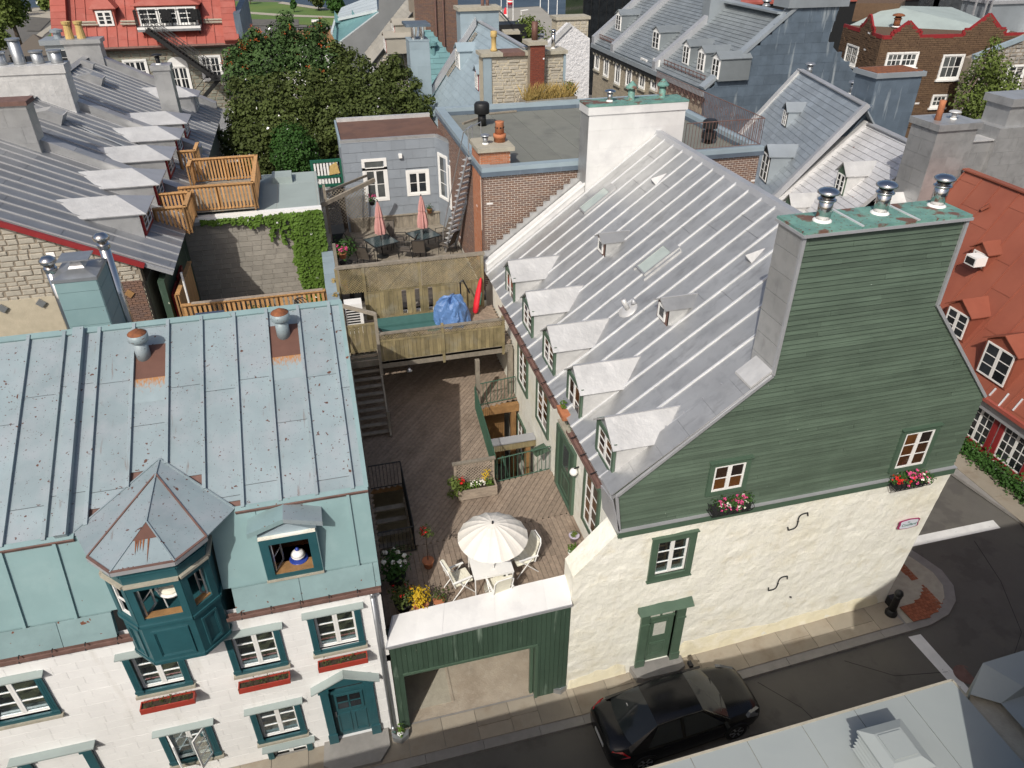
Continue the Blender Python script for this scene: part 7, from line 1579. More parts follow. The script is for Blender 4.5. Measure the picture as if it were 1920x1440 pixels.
# cedar deck and balconies
cdk = root('cedar_deck', (-4.3, 34.4, 7.1), 'new cedar deck with slatted railings on the flat roof', 'deck')
ZC2 = 8.58; x0, x1, y0, y1 = -5.35, -2.52, 28.3, 31.95
field(cdk, 'deck_board', m_grey_wood, Fr((0, 0, ZC2 - .03), XP, YP, ZP), [rect(x0, y0, x1, y1)], 4, .14, .01, .03)
def slatrail(par, p, q, z0, h_, m=m_cedar, sp=.125, bw=.07, posts=3, cap=True, name='slat'):
 p, q = V((p[0], p[1], z0)), V((q[0], q[1], z0)); f = Fr(p, q - p, ZP); L = (q - p).length; n = max(2, int(L / sp))
 for k in range(n): f.pc(name, m, par, (k + .5) * L / n - bw / 2, .06, (k + .5) * L / n + bw / 2, h_ - .04, -.018, .018)
 f.bx(MB(), -.03, h_ - .04, L + .03, h_, -.07, .07).build('cap_rail', m, par); f.bx(MB(), 0, .03, L, .10, -.045, -.019).build('bottom_rail', m, par); f.bx(MB(), 0, h_ - .14, L, h_ - .041, -.045, -.019).build('top_rail', m, par)
 for k in range(posts): t_ = k / (posts - 1) * L; f.bx(MB(), t_ - .05, -.06, t_ + .05, h_ - .041, -.10, -.046).build('post', m_brown_wood, par)
slatrail(cdk, (x0 + .25, y0), (x1, y0), ZC2, .98); slatrail(cdk, (x1, y0), (x1, y1), ZC2, .98); slatrail(cdk, (x0 + .3, y1), (x1, y1), ZC2, .98, posts=3); slatrail(cdk, (x0 + .3, y1 - .8), (x0 + .3, y1), ZC2, .98, posts=2)
bcn = root('cedar_balcony', (-5.9, 31, 7), 'small cedar balcony box in front of the nearest dormers', 'balcony')
by0, by1, bx0, bx1 = 26.5, 28.1, -5.75, -4.72; zb2 = 8.5
field(bcn, 'deck_board', m_cedar, Fr((0, 0, zb2 - .03), XP, YP, ZP), [rect(bx0, by0, bx1, by1)], 4, .14, .01, .03)
slatrail(bcn, (bx0, by0), (bx1, by0), zb2, .95, posts=2); slatrail(bcn, (bx1, by0), (bx1, by1), zb2, .95, posts=2); slatrail(bcn, (bx0, by1), (bx1, by1), zb2, .95, posts=2)
bc2 = root('cedar_balcony', (-5.5, 38, 7), 'small cedar balcony behind the cedar deck, under the far dormers', 'balcony'); slatrail(bc2, (-5.6, 32.8), (-4.95, 32.8), 8.7, 1.0, posts=2); slatrail(bc2, (-4.95, 32.8), (-4.95, 34), 8.7, 1.0, posts=2)
# courtyard behind the white house
cyd = root('courtyard_fence', (-2.5, 22.8, 6), 'cedar slat fence with pale cap behind the ridge of the white house', 'fence')
slatrail(cyd, (-4.9, 22.85), (-.45, 22.85), 6.35, 1.1, sp=.145, bw=.085, posts=4); slatrail(cyd, (-5.0, 23.2), (-4.9, 25.8), 6.2, 1.5, sp=.15, bw=.14, posts=2)
MB().box(-4.6, 22.79, 7.452, -.5, 22.93, 7.475).build('pale_cap', m_planter, cyd)
MB().box(-5.2, 18.8, 6.0, -.45, 23.0, 6.3).build('yard_floor', m_grey_wood, cyd)
gq = V((-3.9, 21.6, 6.3)); gr_ = root('gas_barbecue', gq, 'stainless gas barbecue standing behind the ridge of the white house', 'barbecue')
MB().box(gq.x - .4, gq.y - .25, gq.z, gq.x + .4, gq.y + .25, gq.z + .95).build('cart', m_iron, gr_); MB().loft([[(gq.x + sx_ * .42, gq.y + y, gq.z + z) for sx_ in (-1, 1) for y, z in (((-.28, .96), (-.2, 1.25), (.1, 1.35), (.28, 1.2), (.28, .96)) if sx_ < 0 else ())] for sx_ in ()] or [[(gq.x - .42, gq.y + y, gq.z + z) for y, z in ((-.28, .96), (-.2, 1.28), (.05, 1.38), (.26, 1.25), (.28, .96))], [(gq.x + .42, gq.y + y, gq.z + z) for y, z in ((-.28, .96), (-.2, 1.28), (.05, 1.38), (.26, 1.25), (.28, .96))]]).build('lid', m_chrome, gr_)
for s_ in (-1, 1): MB().box(gq.x + s_ * .62 - .2, gq.y - .25, gq.z + .88, gq.x + s_ * .62 + .2, gq.y + .25, gq.z + .94).build('side_shelf', m_steel, gr_)
MB().tube((gq.x - .3, gq.y - .31, gq.z + 1.1), (gq.x + .3, gq.y - .31, gq.z + 1.1), .018).build('handle', m_chrome, gr_)
pot('courtyard_plant', (-2.55, 21.9, 6.3), .22, .35, m_terra, 'leafy green plant against the cedar fence behind the teal ridge', leaf=m_leaf, rad=.5, lh=.45, n=330, ls=.11, fl=(m_leafyel, 20, .1))
rkc = root('wicker_screen', (-1.6, 22.0, 6.3), 'bare twisted wire sculpture and rattan seat behind the teal ridge', 'sculpture'); mb = MB()
for k in range(5): mb.path([(-1.2 + .26 * math.cos(a_ + k) * (1 - .1 * k), 22.0 + .2 * math.sin(a_ + k), 7.15 + .42 * math.sin(a_ * 1.0 + k * .5)) for a_ in [6.2832 * i / 14 for i in range(15)]], .014, 4)
mb.build('wire', m_iron, rkc); MB().box(-2.0, 21.8, 6.3, -1.55, 22.2, 7.25).build('rattan', m_grey_wood, rkc)
# ---- teal clad chimney with two steel flues behind the ridge
tcm = root('teal_chimney', (-6.2, 19, 6), 'big teal clad chimney with steel cap plate behind the teal roof ridge', 'chimney')
a = PY(97, 524, 18.6); b = PY(179, 519, 18.6); x0, x1, zt_ = a.x, b.x, a.z - .05
MB().box(x0, 18.6, 5, x1, 19.75, zt_ - .05).build('core', m_tealflat, tcm)
field(tcm, 'clad_sheet', m_tealflat, Fr((x0, 18.6, 5.0), XP, ZP, (0, -1, 0)), [rect(0, 0, x1 - x0, zt_ - 5.05)], 2, .46, .012, .012); field(tcm, 'clad_sheet', m_tealflat, Fr((x1, 18.6, 5.0), YP, ZP, (1, 0, 0)), [rect(0, 0, 1.15, zt_ - 5.05)], 2, .46, .012, .012)
MB().loft([[(x0 - .03, 18.57, zt_ - .06), (x1 + .03, 18.57, zt_ - .06), (x1 + .03, 19.78, zt_ - .06), (x0 - .03, 19.78, zt_ - .06)], [(x0 - .03, 18.57, zt_ + .02), (x1 + .03, 18.57, zt_ + .02), (x1 + .03, 19.78, zt_ + .02), (x0 - .03, 19.78, zt_ + .02)], [(x0 + .3, 18.95, zt_ + .12), (x1 - .3, 18.95, zt_ + .12), (x1 - .3, 19.4, zt_ + .12), (x0 + .3, 19.4, zt_ + .12)]]).build('steel_cap', m_steel, tcm)
cx_, cy_ = (x0 + x1) / 2, 19.17; MB().loft([[(cx_ + sx_ * .2, cy_ + sy_ * .2, zt_ + .1) for sx_, sy_ in ((-1, -1), (1, -1), (1, 1), (-1, 1))], [(cx_ + sx_ * .07, cy_ + sy_ * .07, zt_ + .32) for sx_, sy_ in ((-1, -1), (1, -1), (1, 1), (-1, 1))]]).build('cap_stem', m_silverlt, tcm); MB().box(cx_ - .36, cy_ - .30, zt_ + .34, cx_ + .36, cy_ + .30, zt_ + .37).build('cap_plate', m_steel, tcm)
for (px_, py_, Y_, lab, zb_) in ((190, 448, 19.95, 'tall polished steel flue right of the teal chimney', 6.5), (90, 492, 19.3, 'polished steel flue with blue sheen cap left of the teal chimney', 8.0)):
 p = PY(px_, py_, Y_); t = root('steel_flue', (p.x, p.y, zb_), lab, 'flue', 'steel flues by the teal chimney')
 MB().tube((p.x, p.y, zb_), (p.x, p.y, p.z - .05), .135, 18).build('pipe', m_chrome, t, True); MB().lathe((p.x, p.y, p.z), [(.15, -.25), (.16, -.2), (.16, -.15)], 18).build('collar', m_chrome, t); MB().lathe((p.x, p.y, p.z), [(.19, -.02), (.20, .02), (.20, .08), (.10, .16), (0, .17)], 18).build('cap', m_chrome, t, True)

# ================================================================== RED ROOFED STONE BUILDING
YRD = 62.0
rb = root('red_roofed_building', (-10, 66, 0), 'stone building with red seamed metal roof, white windows and black fire stair', 'building')
e0 = PY(118, 95, YRD); e1 = PY(441, 80, YRD); ZE2 = (e0.z + e1.z) / 2
rx0, rx1 = PY(112, 60, YRD + 1).x - .2, PY(444, 60, YRD + 1).x
MB().box(rx0, YRD + .35, 0, rx1, YRD + 16, ZE2 - .1).build('wall_core', m_mortardk, rb)
fW = Fr((rx0, YRD + .34, 0), XP, ZP, (0, -1, 0)); WW = rx1 - rx0
def rwin(x0, y0, x1, y1):
 a, b = PY(x0, y0, YRD + .3), PY(x1, y1, YRD + .3); return (a.x - rx0, b.z, b.x - rx0, a.z)
w1 = rwin(233, 116, 268, 152); w2 = rwin(318, 127, 343, 182); w3 = rwin(376, 108, 403, 136)
w1 = (w1[0], w1[3] - 1.9, w1[0] + 1.35, w1[3]); w2 = (w2[0], w2[3] - 3.0, w2[0] + 1.15, w2[3]); w3 = (w3[0], w3[3] - 1.5, w3[0] + 1.25, w3[3])
field(rb, 'stone', m_stonegr, fW, [rect(.2, 2.5, WW, ZE2 - .25)] + [rect(w[0] - .12, w[1] - .12, w[2] + .12, w[3] + .12) for w in (w1, w2, w3)], .55, .26, .04, .06, kind='stone', wv=.45, hv=.25, dv=.4, off='r', c0=-.03, maxn=320)
for w in (w1, w2, w3): window(rb, fW.at(w[0], w[1], .02), w[2] - w[0], w[3] - w[1], rows=3 if w is not w2 else 4, sashes=2, cols=2, cas=m_white, casw=.14, casd=.08, st=.07, mun=.05)
arc_ = [fW.p((w2[0] + w2[2]) / 2 + .72 * math.cos(a), w2[3] + .12 + .60 * math.sin(a), -.02) for a in [math.pi * i / 12 for i in range(13)]]
MB().prism(arc_, (0, -.10, 0)).build('arch_head', m_white, rb)
up2 = V((0, .80, .60)).normalized(); up2 = V((0, 1, .95)).normalized(); n2 = V((0, -.95, 1)).normalized()
fr2 = Fr((rx0 - .15, YRD - .1, ZE2), XP, up2, n2); RL = 10.0; WR = WW + .3
MB().prism([fr2.p(0, 0, -.02), fr2.p(WR, 0, -.02), fr2.p(WR, RL, -.02), fr2.p(0, RL, -.02)], -n2 * .15).build('roof_deck', m_redroof, rb)
seamroof(rb, fr2.o, XP, up2, [rect(.0, 0, WR, RL)], .66, m_redroof, m_redroof, .06, .07, 2.6, first=.1)
for a0, a1 in ((0, .95), (WR - 1.0, WR)):
 fr2.bx(MB(), a0, -.05, a1, RL, .0, .45).build('firewall', m_redroof, rb)
 for k in range(18): fr2.pc('firewall_sheet', m_redroof, rb, a0 - .02, k * .55, a1 + .02, k * .55 + .53, .45, .47)
MB().box(rx1 + .05, YRD - .1, 5, rx1 + .5, YRD + 14, ZE2 + 2).build('side_gable', m_slatedk, rb)
fr2.bx(MB(), 0, -.12, WR, .05, -.12, .06).build('gutter', m_rustedge, rb)
def rdormer(px0, py0, px1, py1, wn, label=None):
 P0_ = fr2.o; c = PP((px0 + px1) / 2, py1, P0_, n2); wd = (PY(px1, py0, c.y).x - PY(px0, py0, c.y).x); h_ = PY(px0, py0, c.y).z - c.z
 x0 = c.x - wd / 2; f = Fr((x0, c.y - .1, c.z), XP, ZP, (0, -1, 0)); d = MB().box(x0 - .15, c.y - .08, c.z - .2, x0 + wd + .15, c.y + 3, c.z + h_ + .1).build('dormer', m_redroof, rb)
 zr_ = c.z + h_ + .1; a = [V((x0 - .35, c.y - .25, zr_)), V((x0 + wd + .35, c.y - .25, zr_)), V((c.x, c.y + .6, zr_ + 1.0))]; MB().prism(a, (0, 0, .04)).build('dormer_hip', m_redroof, d)
 for s_ in (0, 1): q = V((x0 - .35 if s_ == 0 else x0 + wd + .35, 0, 0)); MB().prism([V((q.x, c.y - .25, zr_)), V((c.x, c.y + .6, zr_ + 1.0)), V((c.x, c.y + 4, zr_ + 1.0)), V((q.x, c.y + 4, zr_))], (0, 0, .04)).build('dormer_roof', m_redroof, d)
 n = wn
 for k in range(n): window(d, f.at(.05 + k * wd / n, .05, .02), wd / n - .1, h_ - .1, rows=3, sashes=2 if n == 1 else 1, cols=1 if n == 1 else 2, flat=True, cas=m_white, casw=.06, casd=.03, st=.07, mun=.05)
 return c, f, wd, h_
rdormer(186, 20, 216, 48, 1)
c, f, wd, h_ = rdormer(264, 14, 374, 46, 3)
bal = MB(); f.bx(bal, -.1, -.15, wd + .2, .0, .0, 1.1); bal.build('balcony_floor', m_whplastic, rb); f.bx(MB(), -.1, -.30, wd + .2, -.15, .9, 1.1).build('balcony_beam', m_steel, rb)
railing('balcony_railing', [f.p(-.1, 0, .2), f.p(-.1, 0, 1.1), f.p(wd + .2, 0, 1.1), f.p(wd + .2, 0, .2)], 1.05, m_iron, 'black iron railing round the balcony on the red roof', sp=.2, r=.02, top=.035)
for k, x in enumerate((1.9, 3.9)):
 t = root('balcony_chair', f.p(x, 0, .6), ('dark armchair on the red roof balcony, left one', 'dark armchair on the red roof balcony, right one')[k], 'chair', 'chairs on the red roof balcony'); q = f.p(x, 0, .55)
 MB().box(q.x - .35, q.y - .3, q.z + .35, q.x + .35, q.y + .3, q.z + .45).build('seat', m_iron, t); MB().box(q.x - .35, q.y + .25, q.z + .45, q.x + .35, q.y + .32, q.z + .95).build('backrest', m_iron, t)
 for sx_ in (-.33, .33):
  for sy_ in (-.28, .28): MB().tube((q.x + sx_, q.y + sy_, q.z), (q.x + sx_, q.y + sy_, q.z + .62), .03, 5).build('leg', m_iron, t)
for k in range(3): MB().bar(f.p(.2 + k * wd * .48, -.2, 1.0), f.p(.2 + k * wd * .48, -1.8, -1.2), .08, .08).build('strut', m_iron, rb)
st0 = f.p(.6, -.1, 1.2); st1 = PY(405, 145, YRD - 1.4)
fst = root('fire_stair', st0, 'black iron fire stair running down from the red roof balcony to the ground', 'stairs')
for dy in (0, .8): MB().bar(st0 - V((0, dy, 0)), st1 - V((0, dy, 0)), .06, .28).build('stringer', m_iron, fst)
nS = 22
for k in range(nS): p = st0.lerp(st1, (k + .5) / nS); MB().box(p.x - .16, p.y - .8, p.z - .02, p.x + .16, p.y, p.z + .02).build('tread', m_iron, fst)
for dy in (0, .8):
 for hh in (.45, .75, 1.05): MB().tube(st0 + V((0, -dy, hh)), st1 + V((0, -dy, hh)), .022, 5).build('handrail', m_iron, fst)
 for k in range(8): p = st0.lerp(st1, k / 7) - V((0, dy, 0)); MB().tube(p, p + V((0, 0, 1.05)), .02, 5).build('rail_post', m_iron, fst)
st2 = PY(312, 190, YRD - 1.0)
MB().box(st1.x - .3, st1.y - .9, st1.z - .08, st1.x + 1.6, st1.y + .9, st1.z).build('landing', m_iron, fst)
MB().bar(st1 + V((.3, -.5, 0)), V((st1.x - 4.4, st1.y - .5, st1.z - 4.2)), .06, .26).build('lower_flight', m_iron, fst)
for hh in (.5, 1.0): MB().tube(st1 + V((.3, -.9, hh)), V((st1.x - 4.4, st1.y - .9, st1.z - 4.2 + hh)), .022, 5).build('handrail', m_iron, fst); MB().path([st1 + V((.3, -.9, hh)), st1 + V((1.6, -.9, hh)), st1 + V((1.6, .8, hh))], .022, 5).build('handrail', m_iron, fst)
for (px0, px1) in ((142, 184), (226, 258), (382, 420)):
 for dz in (0, 5): a, b = PP(px0, 42 + dz - (px0 - 142) * .02, fr2.o + n2 * .2, n2), PP(px1, 42 + dz - (px1 - 142) * .02, fr2.o + n2 * .2, n2); MB().tube(a, b, .07, 6).build('snow_rail', m_concrete, rb)
# pale seamed low roof in front of the stone building, green fences
lw = root('low_roofed_shed', (-4, 55, 0), 'low shed roof of pale ribbed sheets below the stone building', 'shed'); q = [PZ(355, 190, 5.2), PZ(470, 190, 5.2), PZ(462, 118, 5.6), PZ(430, 140, 5.6)]
fo_ = Fr((-8.5, 52, 4.4), XP, (0, 1, .22)); MB().prism([fo_.p(0, 0, -.1), fo_.p(9, 0, -.1), fo_.p(9, 7, -.1), fo_.p(0, 7, -.1)], (0, 0, -3.5)).build('shed_walls', m_whwall, lw); field(lw, 'roof_sheet', m_silver, Fr(fo_.o, fo_.v, XP), [rect(0, 0, 7, 9)], 9, .4, .012, .03, dv=.8)
gfc = root('green_fence', (-3.5, 46, 4), 'dark green slatted balcony fence beside the big tree', 'fence')
a = PZ(365, 222, 6.6); b = PZ(470, 212, 6.6); slatrail(gfc, (-6.1, 46.2), (-1.5, 46.2), 5.7, 1.5, m=m_kelly, sp=.22, bw=.07, posts=3); slatrail(gfc, (-5.5, 45.9), (-1.5, 45.9), 3.6, 1.9, m=m_kelly, sp=.16, bw=.13, posts=3)
wb_ = root('white_yard_wall', (-3, 43, 0), 'white rendered yard wall seen through the lower leaves of the tree', 'wall'); MB().box(-5.2, 43.2, 0, 0, 43.6, 4.6).build('wall', m_whwall, wb_)
gl2 = root('green_lattice_gate', (-.1, 36.5, 7), 'green framed white slat gate with a yellow panel left of the grey annexe', 'gate')
a0 = PY(588, 352, 35.2); b0 = PY(640, 297, 35.2); fg = Fr((a0.x, 35.2, a0.z), XP, ZP, (0, -1, 0)); W_, H_ = b0.x - a0.x, b0.z - a0.z
mb = MB(); frame4(mb, fg, 0, 0, W_, H_, .12, -.05, .05); fg.bx(mb, .12, .42, W_ - .12, .54, -.04, .05); mb.build('gate_frame', m_kelly, gl2)
for k in range(8): fg.pc('slat', m_white, gl2, .14 + k * (W_ - .28) / 8, .14, .14 + (k + .62) * (W_ - .28) / 8, H_ - .14, -.02, .01)
MB().prism([fg.p(W_ * .55, .56, .06), fg.p(W_ - .15, .62, .06), fg.p(W_ - .25, 1.15, .06), fg.p(W_ * .6, .98, .06)], fg.n * .03).build('yellow_panel', m_yellowpot, gl2)
# ================================================================== TREES
def bigtree(name, c, h, clumps, n, size, mats, label, trunk=.25, nl=6):
 t = root(name, c, label, 'tree'); c = V(c); top = V((0, 0, 0))
 for q in clumps: top += V(q[0])
 top /= len(clumps)
 tk = MB(); tk.tube(c, V((c.x * .6 + top.x * .4, c.y * .6 + top.y * .4, top.z * .55)), trunk, 10, trunk * .7)
 f0 = V((c.x * .6 + top.x * .4, c.y * .6 + top.y * .4, top.z * .55))
 for q in clumps[:nl * 2]: tk.tube(f0, V(q[0]), trunk * .45, 6, .03)
 tk.build('trunk', m_bark, t, True)
 mbs = [MB() for _ in mats]; tot = sum(q[1] ** 2 for q in clumps)
 for q in clumps:
  k = int(n * q[1] ** 2 / tot); mi = q[2] if len(q) > 2 else 0
  for _ in range(k):
   d = V((R.gauss(0, 1), R.gauss(0, 1), R.gauss(0, 1))).normalized(); rr = q[1] * (1 - .55 * R.random() ** 1.6) * (1 + .25 * mn.noise((d.x * 2 + q[0][0], d.y * 2 + q[0][1], d.z * 2)))
   p = V(q[0]) + V((d.x * rr, d.y * rr, d.z * rr * .85)); mbs[mi].card(p, d + V((R.uniform(-.8, .8), R.uniform(-.8, .8), R.uniform(-.2, .9))), size * R.uniform(.55, 1.4))
 for mb, m in zip(mbs, mats):
  if mb.v: mb.build('crown', m, t, fix=False)
 return t
cl = []
def crown(px_, py_, Y_, r, mi=0): cl.append((PY(px_, py_, Y_), r, mi))
for (x, y, Y_, r, mi) in [(500, 120, 47, 1.5, 1), (560, 105, 47.5, 1.6, 1), (610, 130, 47, 1.4, 1), (460, 150, 46.5, 1.2, 1), (530, 70, 48.5, 1.0, 1), (590, 80, 48.5, 1.0, 1), (480, 85, 48.2, .9, 1),
  (490, 190, 45, 1.7, 0), (560, 190, 44.5, 2.0, 0), (640, 180, 45, 1.8, 0), (700, 165, 45.5, 1.5, 0), (745, 185, 45.5, 1.4, 0), (765, 220, 44.5, 1.3, 0), (780, 195, 45.2, .8, 0), (690, 215, 43.5, 1.7, 0), (620, 235, 43, 1.9, 0), (550, 245, 43, 1.9, 0), (490, 240, 43.5, 1.5, 0), (455, 265, 43.5, .9, 0), (450, 215, 44.5, .9, 0),
  (480, 285, 42, 1.2, 0), (590, 275, 42, 1.3, 0), (630, 255, 42, 1.1, 0), (715, 150, 46, .8, 0), (660, 145, 46, 1.0, 0), (735, 135, 46, .7, 0), (480, 310, 41.5, .7, 0), (790, 235, 44.5, .7, 0), (640, 110, 47, .7, 0), (437, 125, 46.5, .6, 1), (450, 100, 47, .6, 1)]: crown(x, y, Y_, r, mi)
for c_, r_, m_ in list(cl):
 for _ in range(3):
  d = V((R.gauss(0, 1), R.gauss(-.3, .8), R.gauss(.4, .9))).normalized(); cl.append((c_ + d * r_ * R.uniform(.85, 1.15), R.uniform(.28, .55), m_))
bigtree('big_tree', (1.2, 45, 0), 12, cl, 66000, .17, [m_leafdk, m_leafrow], 'big autumn tinted tree with rowan berries filling the yard left of centre')
bt = COL.objects['big_tree']; mb = MB()
for _ in range(60):
 q = R.choice([k for k in cl if k[2] == 1]); d = V((R.gauss(0, 1), R.gauss(0, 1) - .6, R.gauss(0, 1) + .3)).normalized(); p = q[0] + d * q[1] * .95
 for _ in range(9): mb.card(p + V((R.gauss(0, .09), R.gauss(0, .09), R.gauss(0, .06))), (R.gauss(0, 1), R.gauss(0, 1), 1), .085)
mb.build('berries', m_berry, bt, fix=False)['kind'] = 'stuff'
cl2 = [(PY(x, y, 40.5), r, 0) for x, y, r in ((545, 262, 1.0), (540, 290, 1.0), (560, 280, 1.0), (548, 312, .8), (575, 305, .8))]
bigtree('ivy_bush', (-1.2, 40.8, 0), 6, cl2, 9000, .13, [m_leaf], 'dense bright green ivy clad bush below the big tree', .15)
def farpos(px_, py_, z=0.): return PZ(px_, py_, z)
def fartree(px_, py_, hpx, wpx, mats, label, n=3500):
 b = farpos(px_, py_); D = b.y; s_ = 1 / FPX * (b - CP).length; h = hpx * s_ * 1.02; w_ = wpx * s_ / 2
 cs = []
 for k in range(10): a_ = R.uniform(0, 6.28); rr = R.uniform(0, .55) * w_; z = h * R.uniform(.38, .85); cs.append((b + V((rr * math.cos(a_), rr * math.sin(a_), z)), w_ * R.uniform(.38, .58) * (1.15 - .5 * z / h), 0))
 cs.append((b + V((0, 0, h * .85)), w_ * .4, 0)); bigtree('park_tree', b, h, cs, n, s_ * 4.2, mats, label, h * .03)
fartree(40, 88, 105, 95, [m_leafpale], 'broad yellow green park tree near the left edge', 5200)
fartree(5, 118, 60, 70, [m_leafpale], 'low yellow green tree at the left edge beside the crossing', 2600)
fartree(108, 42, 60, 42, [m_leafpale], 'small yellowing tree beside the red roof', 2200)
fartree(2, 35, 70, 40, [m_leaf], 'dark park tree cut by the left edge', 2000)
fartree(552, 23, 20, 14, [m_leaf], 'small conical park tree on the far lawn', 600); fartree(598, 20, 34, 40, [m_leafdk], 'reddish tree at the river edge behind the teal house', 1200); fartree(632, 24, 28, 46, [m_leaf], 'row of bushes behind the teal house roof', 1200); fartree(470, 8, 24, 20, [m_leafdk], 'dark tree on the lawn right of the red roof', 500)
# park surfaces
def park(name, pts, m, z): o = MB().add([PZ(x, y, z) for x, y in pts], [tuple(range(len(pts)))]).build(name, m); o['kind'] = 'structure'; return o
park('lawn', [(70, 85), (118, 42), (300, 30), (300, 110), (60, 96)], m_lawn, .03); park('lawn', [(430, 2), (520, 4), (585, 16), (700, 22), (700, 50), (430, 42)], m_lawn, .03)
park('footpath', [(440, 20), (540, 27), (640, 31), (640, 34), (540, 31), (440, 24)], m_path, .06); park('footpath', [(40, 86), (75, 60), (112, 36), (118, 40), (84, 64), (60, 92)], m_path, .06)
park('plaza', [(40, 30), (62, 16), (110, 10), (112, 35), (90, 34)], m_path, .04); park('car_park', [(60, 35), (98, 34), (75, 58), (50, 58)], m_asphalt, .07); park('promenade', [(530, 3), (590, 12), (650, 18), (650, 21), (588, 16), (520, 6)], m_path, .07); park('car_park', [(430, 36), (560, 36), (560, 48), (430, 48)], m_asphalt, .07)
park('quay_deck', [(930, 17), (1012, 12), (1046, 43), (1060, 80), (930, 80)], m_quay, .05)
shl = farpos(83, 22); sh = root('park_shelter', shl, 'flat roofed open shelter on the far plaza', 'shelter'); MB().box(shl.x - 3.5, shl.y - 2, 3.4, shl.x + 5, shl.y + 3, 3.8).build('roof', m_concrete, sh)
for dx in (-2.5, 3.5): MB().box(shl.x + dx - .2, shl.y - .2, 0, shl.x + dx + .2, shl.y + .2, 3.4).build('post', m_iron, sh)
def lamp(px_, py_, h_, label):
 b = farpos(px_, py_); t = root('lamp_post', b, label, 'street lamp', 'lamp posts on the quay'); MB().tube(b, b + V((0, 0, h_)), .10, 6, .06).build('post', m_whplastic, t); MB().bar(b + V((-.1, 0, h_)), b + V((1.2, 0, h_ + .1)), .25, .12).build('lamp_head', m_whplastic, t)
for i, (x, y, h_) in enumerate(((940, 30, 5.5), (951, 48, 6), (962, 60, 5.5), (1013, 14, 6), (1028, 26, 6), (1044, 40, 5.5), (977, 62, 3.5))): lamp(x, y, h_, ('pale lamp post at the far left of the quay', 'pale lamp post left on the quay beside a red sign', 'pale lamp post in the middle of the quay', 'pale lamp post on the far corner of the quay', 'pale lamp post halfway along the quay edge', 'pale lamp post nearest on the quay edge', 'short pale lamp post above the yellow green bush')[i])
for i, (x, y) in enumerate(((957, 8), (25, 10), (948, 36))):
 z_ = -3.2 if i < 2 else 0; b = PZ(x, y, z_); t = root('channel_buoy', b, ('round red buoy floating on the river beyond the quay', 'round red buoy on the river at the far left', 'small red marker post on the quay')[i], 'buoy'); r_ = .9 if i < 2 else .45; MB().lathe(b, [(r_ * .7, -.3), (r_, .5), (r_ * .8, 1.4), (r_ * .3, 2.0), (0, 2.1)], 14).build('float', m_redcanvas, t, True); MB().lathe(b, [(r_ * 1.01, .55), (r_ * .98, .9)], 14).build('stripe', m_white, t)
fartree(990, 85, 38, 90, [m_leafpale], 'yellow green bush behind the stone chimney', 2400); fartree(950, 88, 20, 50, [m_leafpale], 'small bush right of the blue grey gable', 900)
wk = root('gangway', PZ(935, 55, 1), 'grey covered gangway behind the blue grey chimney', 'gangway'); a, b = PZ(932, 30, 3), PZ(960, 62, 2.5); MB().bar(a, b, 2.5, .4).build('walkway', m_concrete, wk); MB().bar(a + V((0, 0, 1.2)), b + V((0, 0, 1.2)), .15, .15).build('rail', m_iron, wk); q = PZ(940, 62, 2); MB().box(q.x - 4, q.y - 2, 0, q.x + 3.5, q.y + 2, 3.4).build('pier_house', m_iron, wk)
# ================================================================== CENTRE BACKGROUND HOUSES
def leftslope(t, rd, ev, y0, y1, m, bw=.5, bh=.26, dep=.022, maxn=300, deck=None, kind='lap', rows=True):
 """slope facing -X: rd=(x,z) ridge, ev=(x,z) eave"""
 u = V((0, -1, 0)); v = V((rd[0] - ev[0], 0, rd[1] - ev[1])); L = v.length; fr = Fr((ev[0], y1, ev[1]), u, v)
 n = fr.n if fr.n.z > 0 else -fr.n; fr.n = n
 MB().prism([fr.p(0, 0, -.01), fr.p(y1 - y0, 0, -.01), fr.p(y1 - y0, L, -.01), fr.p(0, L, -.01)], -n * .15).build('roof_deck', deck or m, t)
 if rows: field(t, 'shingle', m, fr, [rect(0, 0, y1 - y0, L)], bw, bh, .012, dep, kind=kind, c0=0, maxn=maxn)
 MB().prism([(rd[0], y0, rd[1]), (rd[0] + (rd[0] - ev[0]), y0, ev[1]), (rd[0] + (rd[0] - ev[0]), y1, ev[1]), (rd[0], y1, rd[1])], (0, 0, -.12)).build('far_slope', m, t)
 MB().prism([(ev[0] + .2, y0 + .05, ev[1]), (rd[0], y0 + .05, rd[1] - .1), (2 * rd[0] - ev[0] - .2, y0 + .05, ev[1]), (2 * rd[0] - ev[0] - .2, y0 + .05, 0), (ev[0] + .2, y0 + .05, 0)], (0, y1 - y0 - .1, 0)).build('walls', m_whwall, t)
 MB().box(rd[0] - .12, y0, rd[1] - .02, rd[0] + .12, y1, rd[1] + .05).build('ridge_cap', m_flash, t)
 return fr
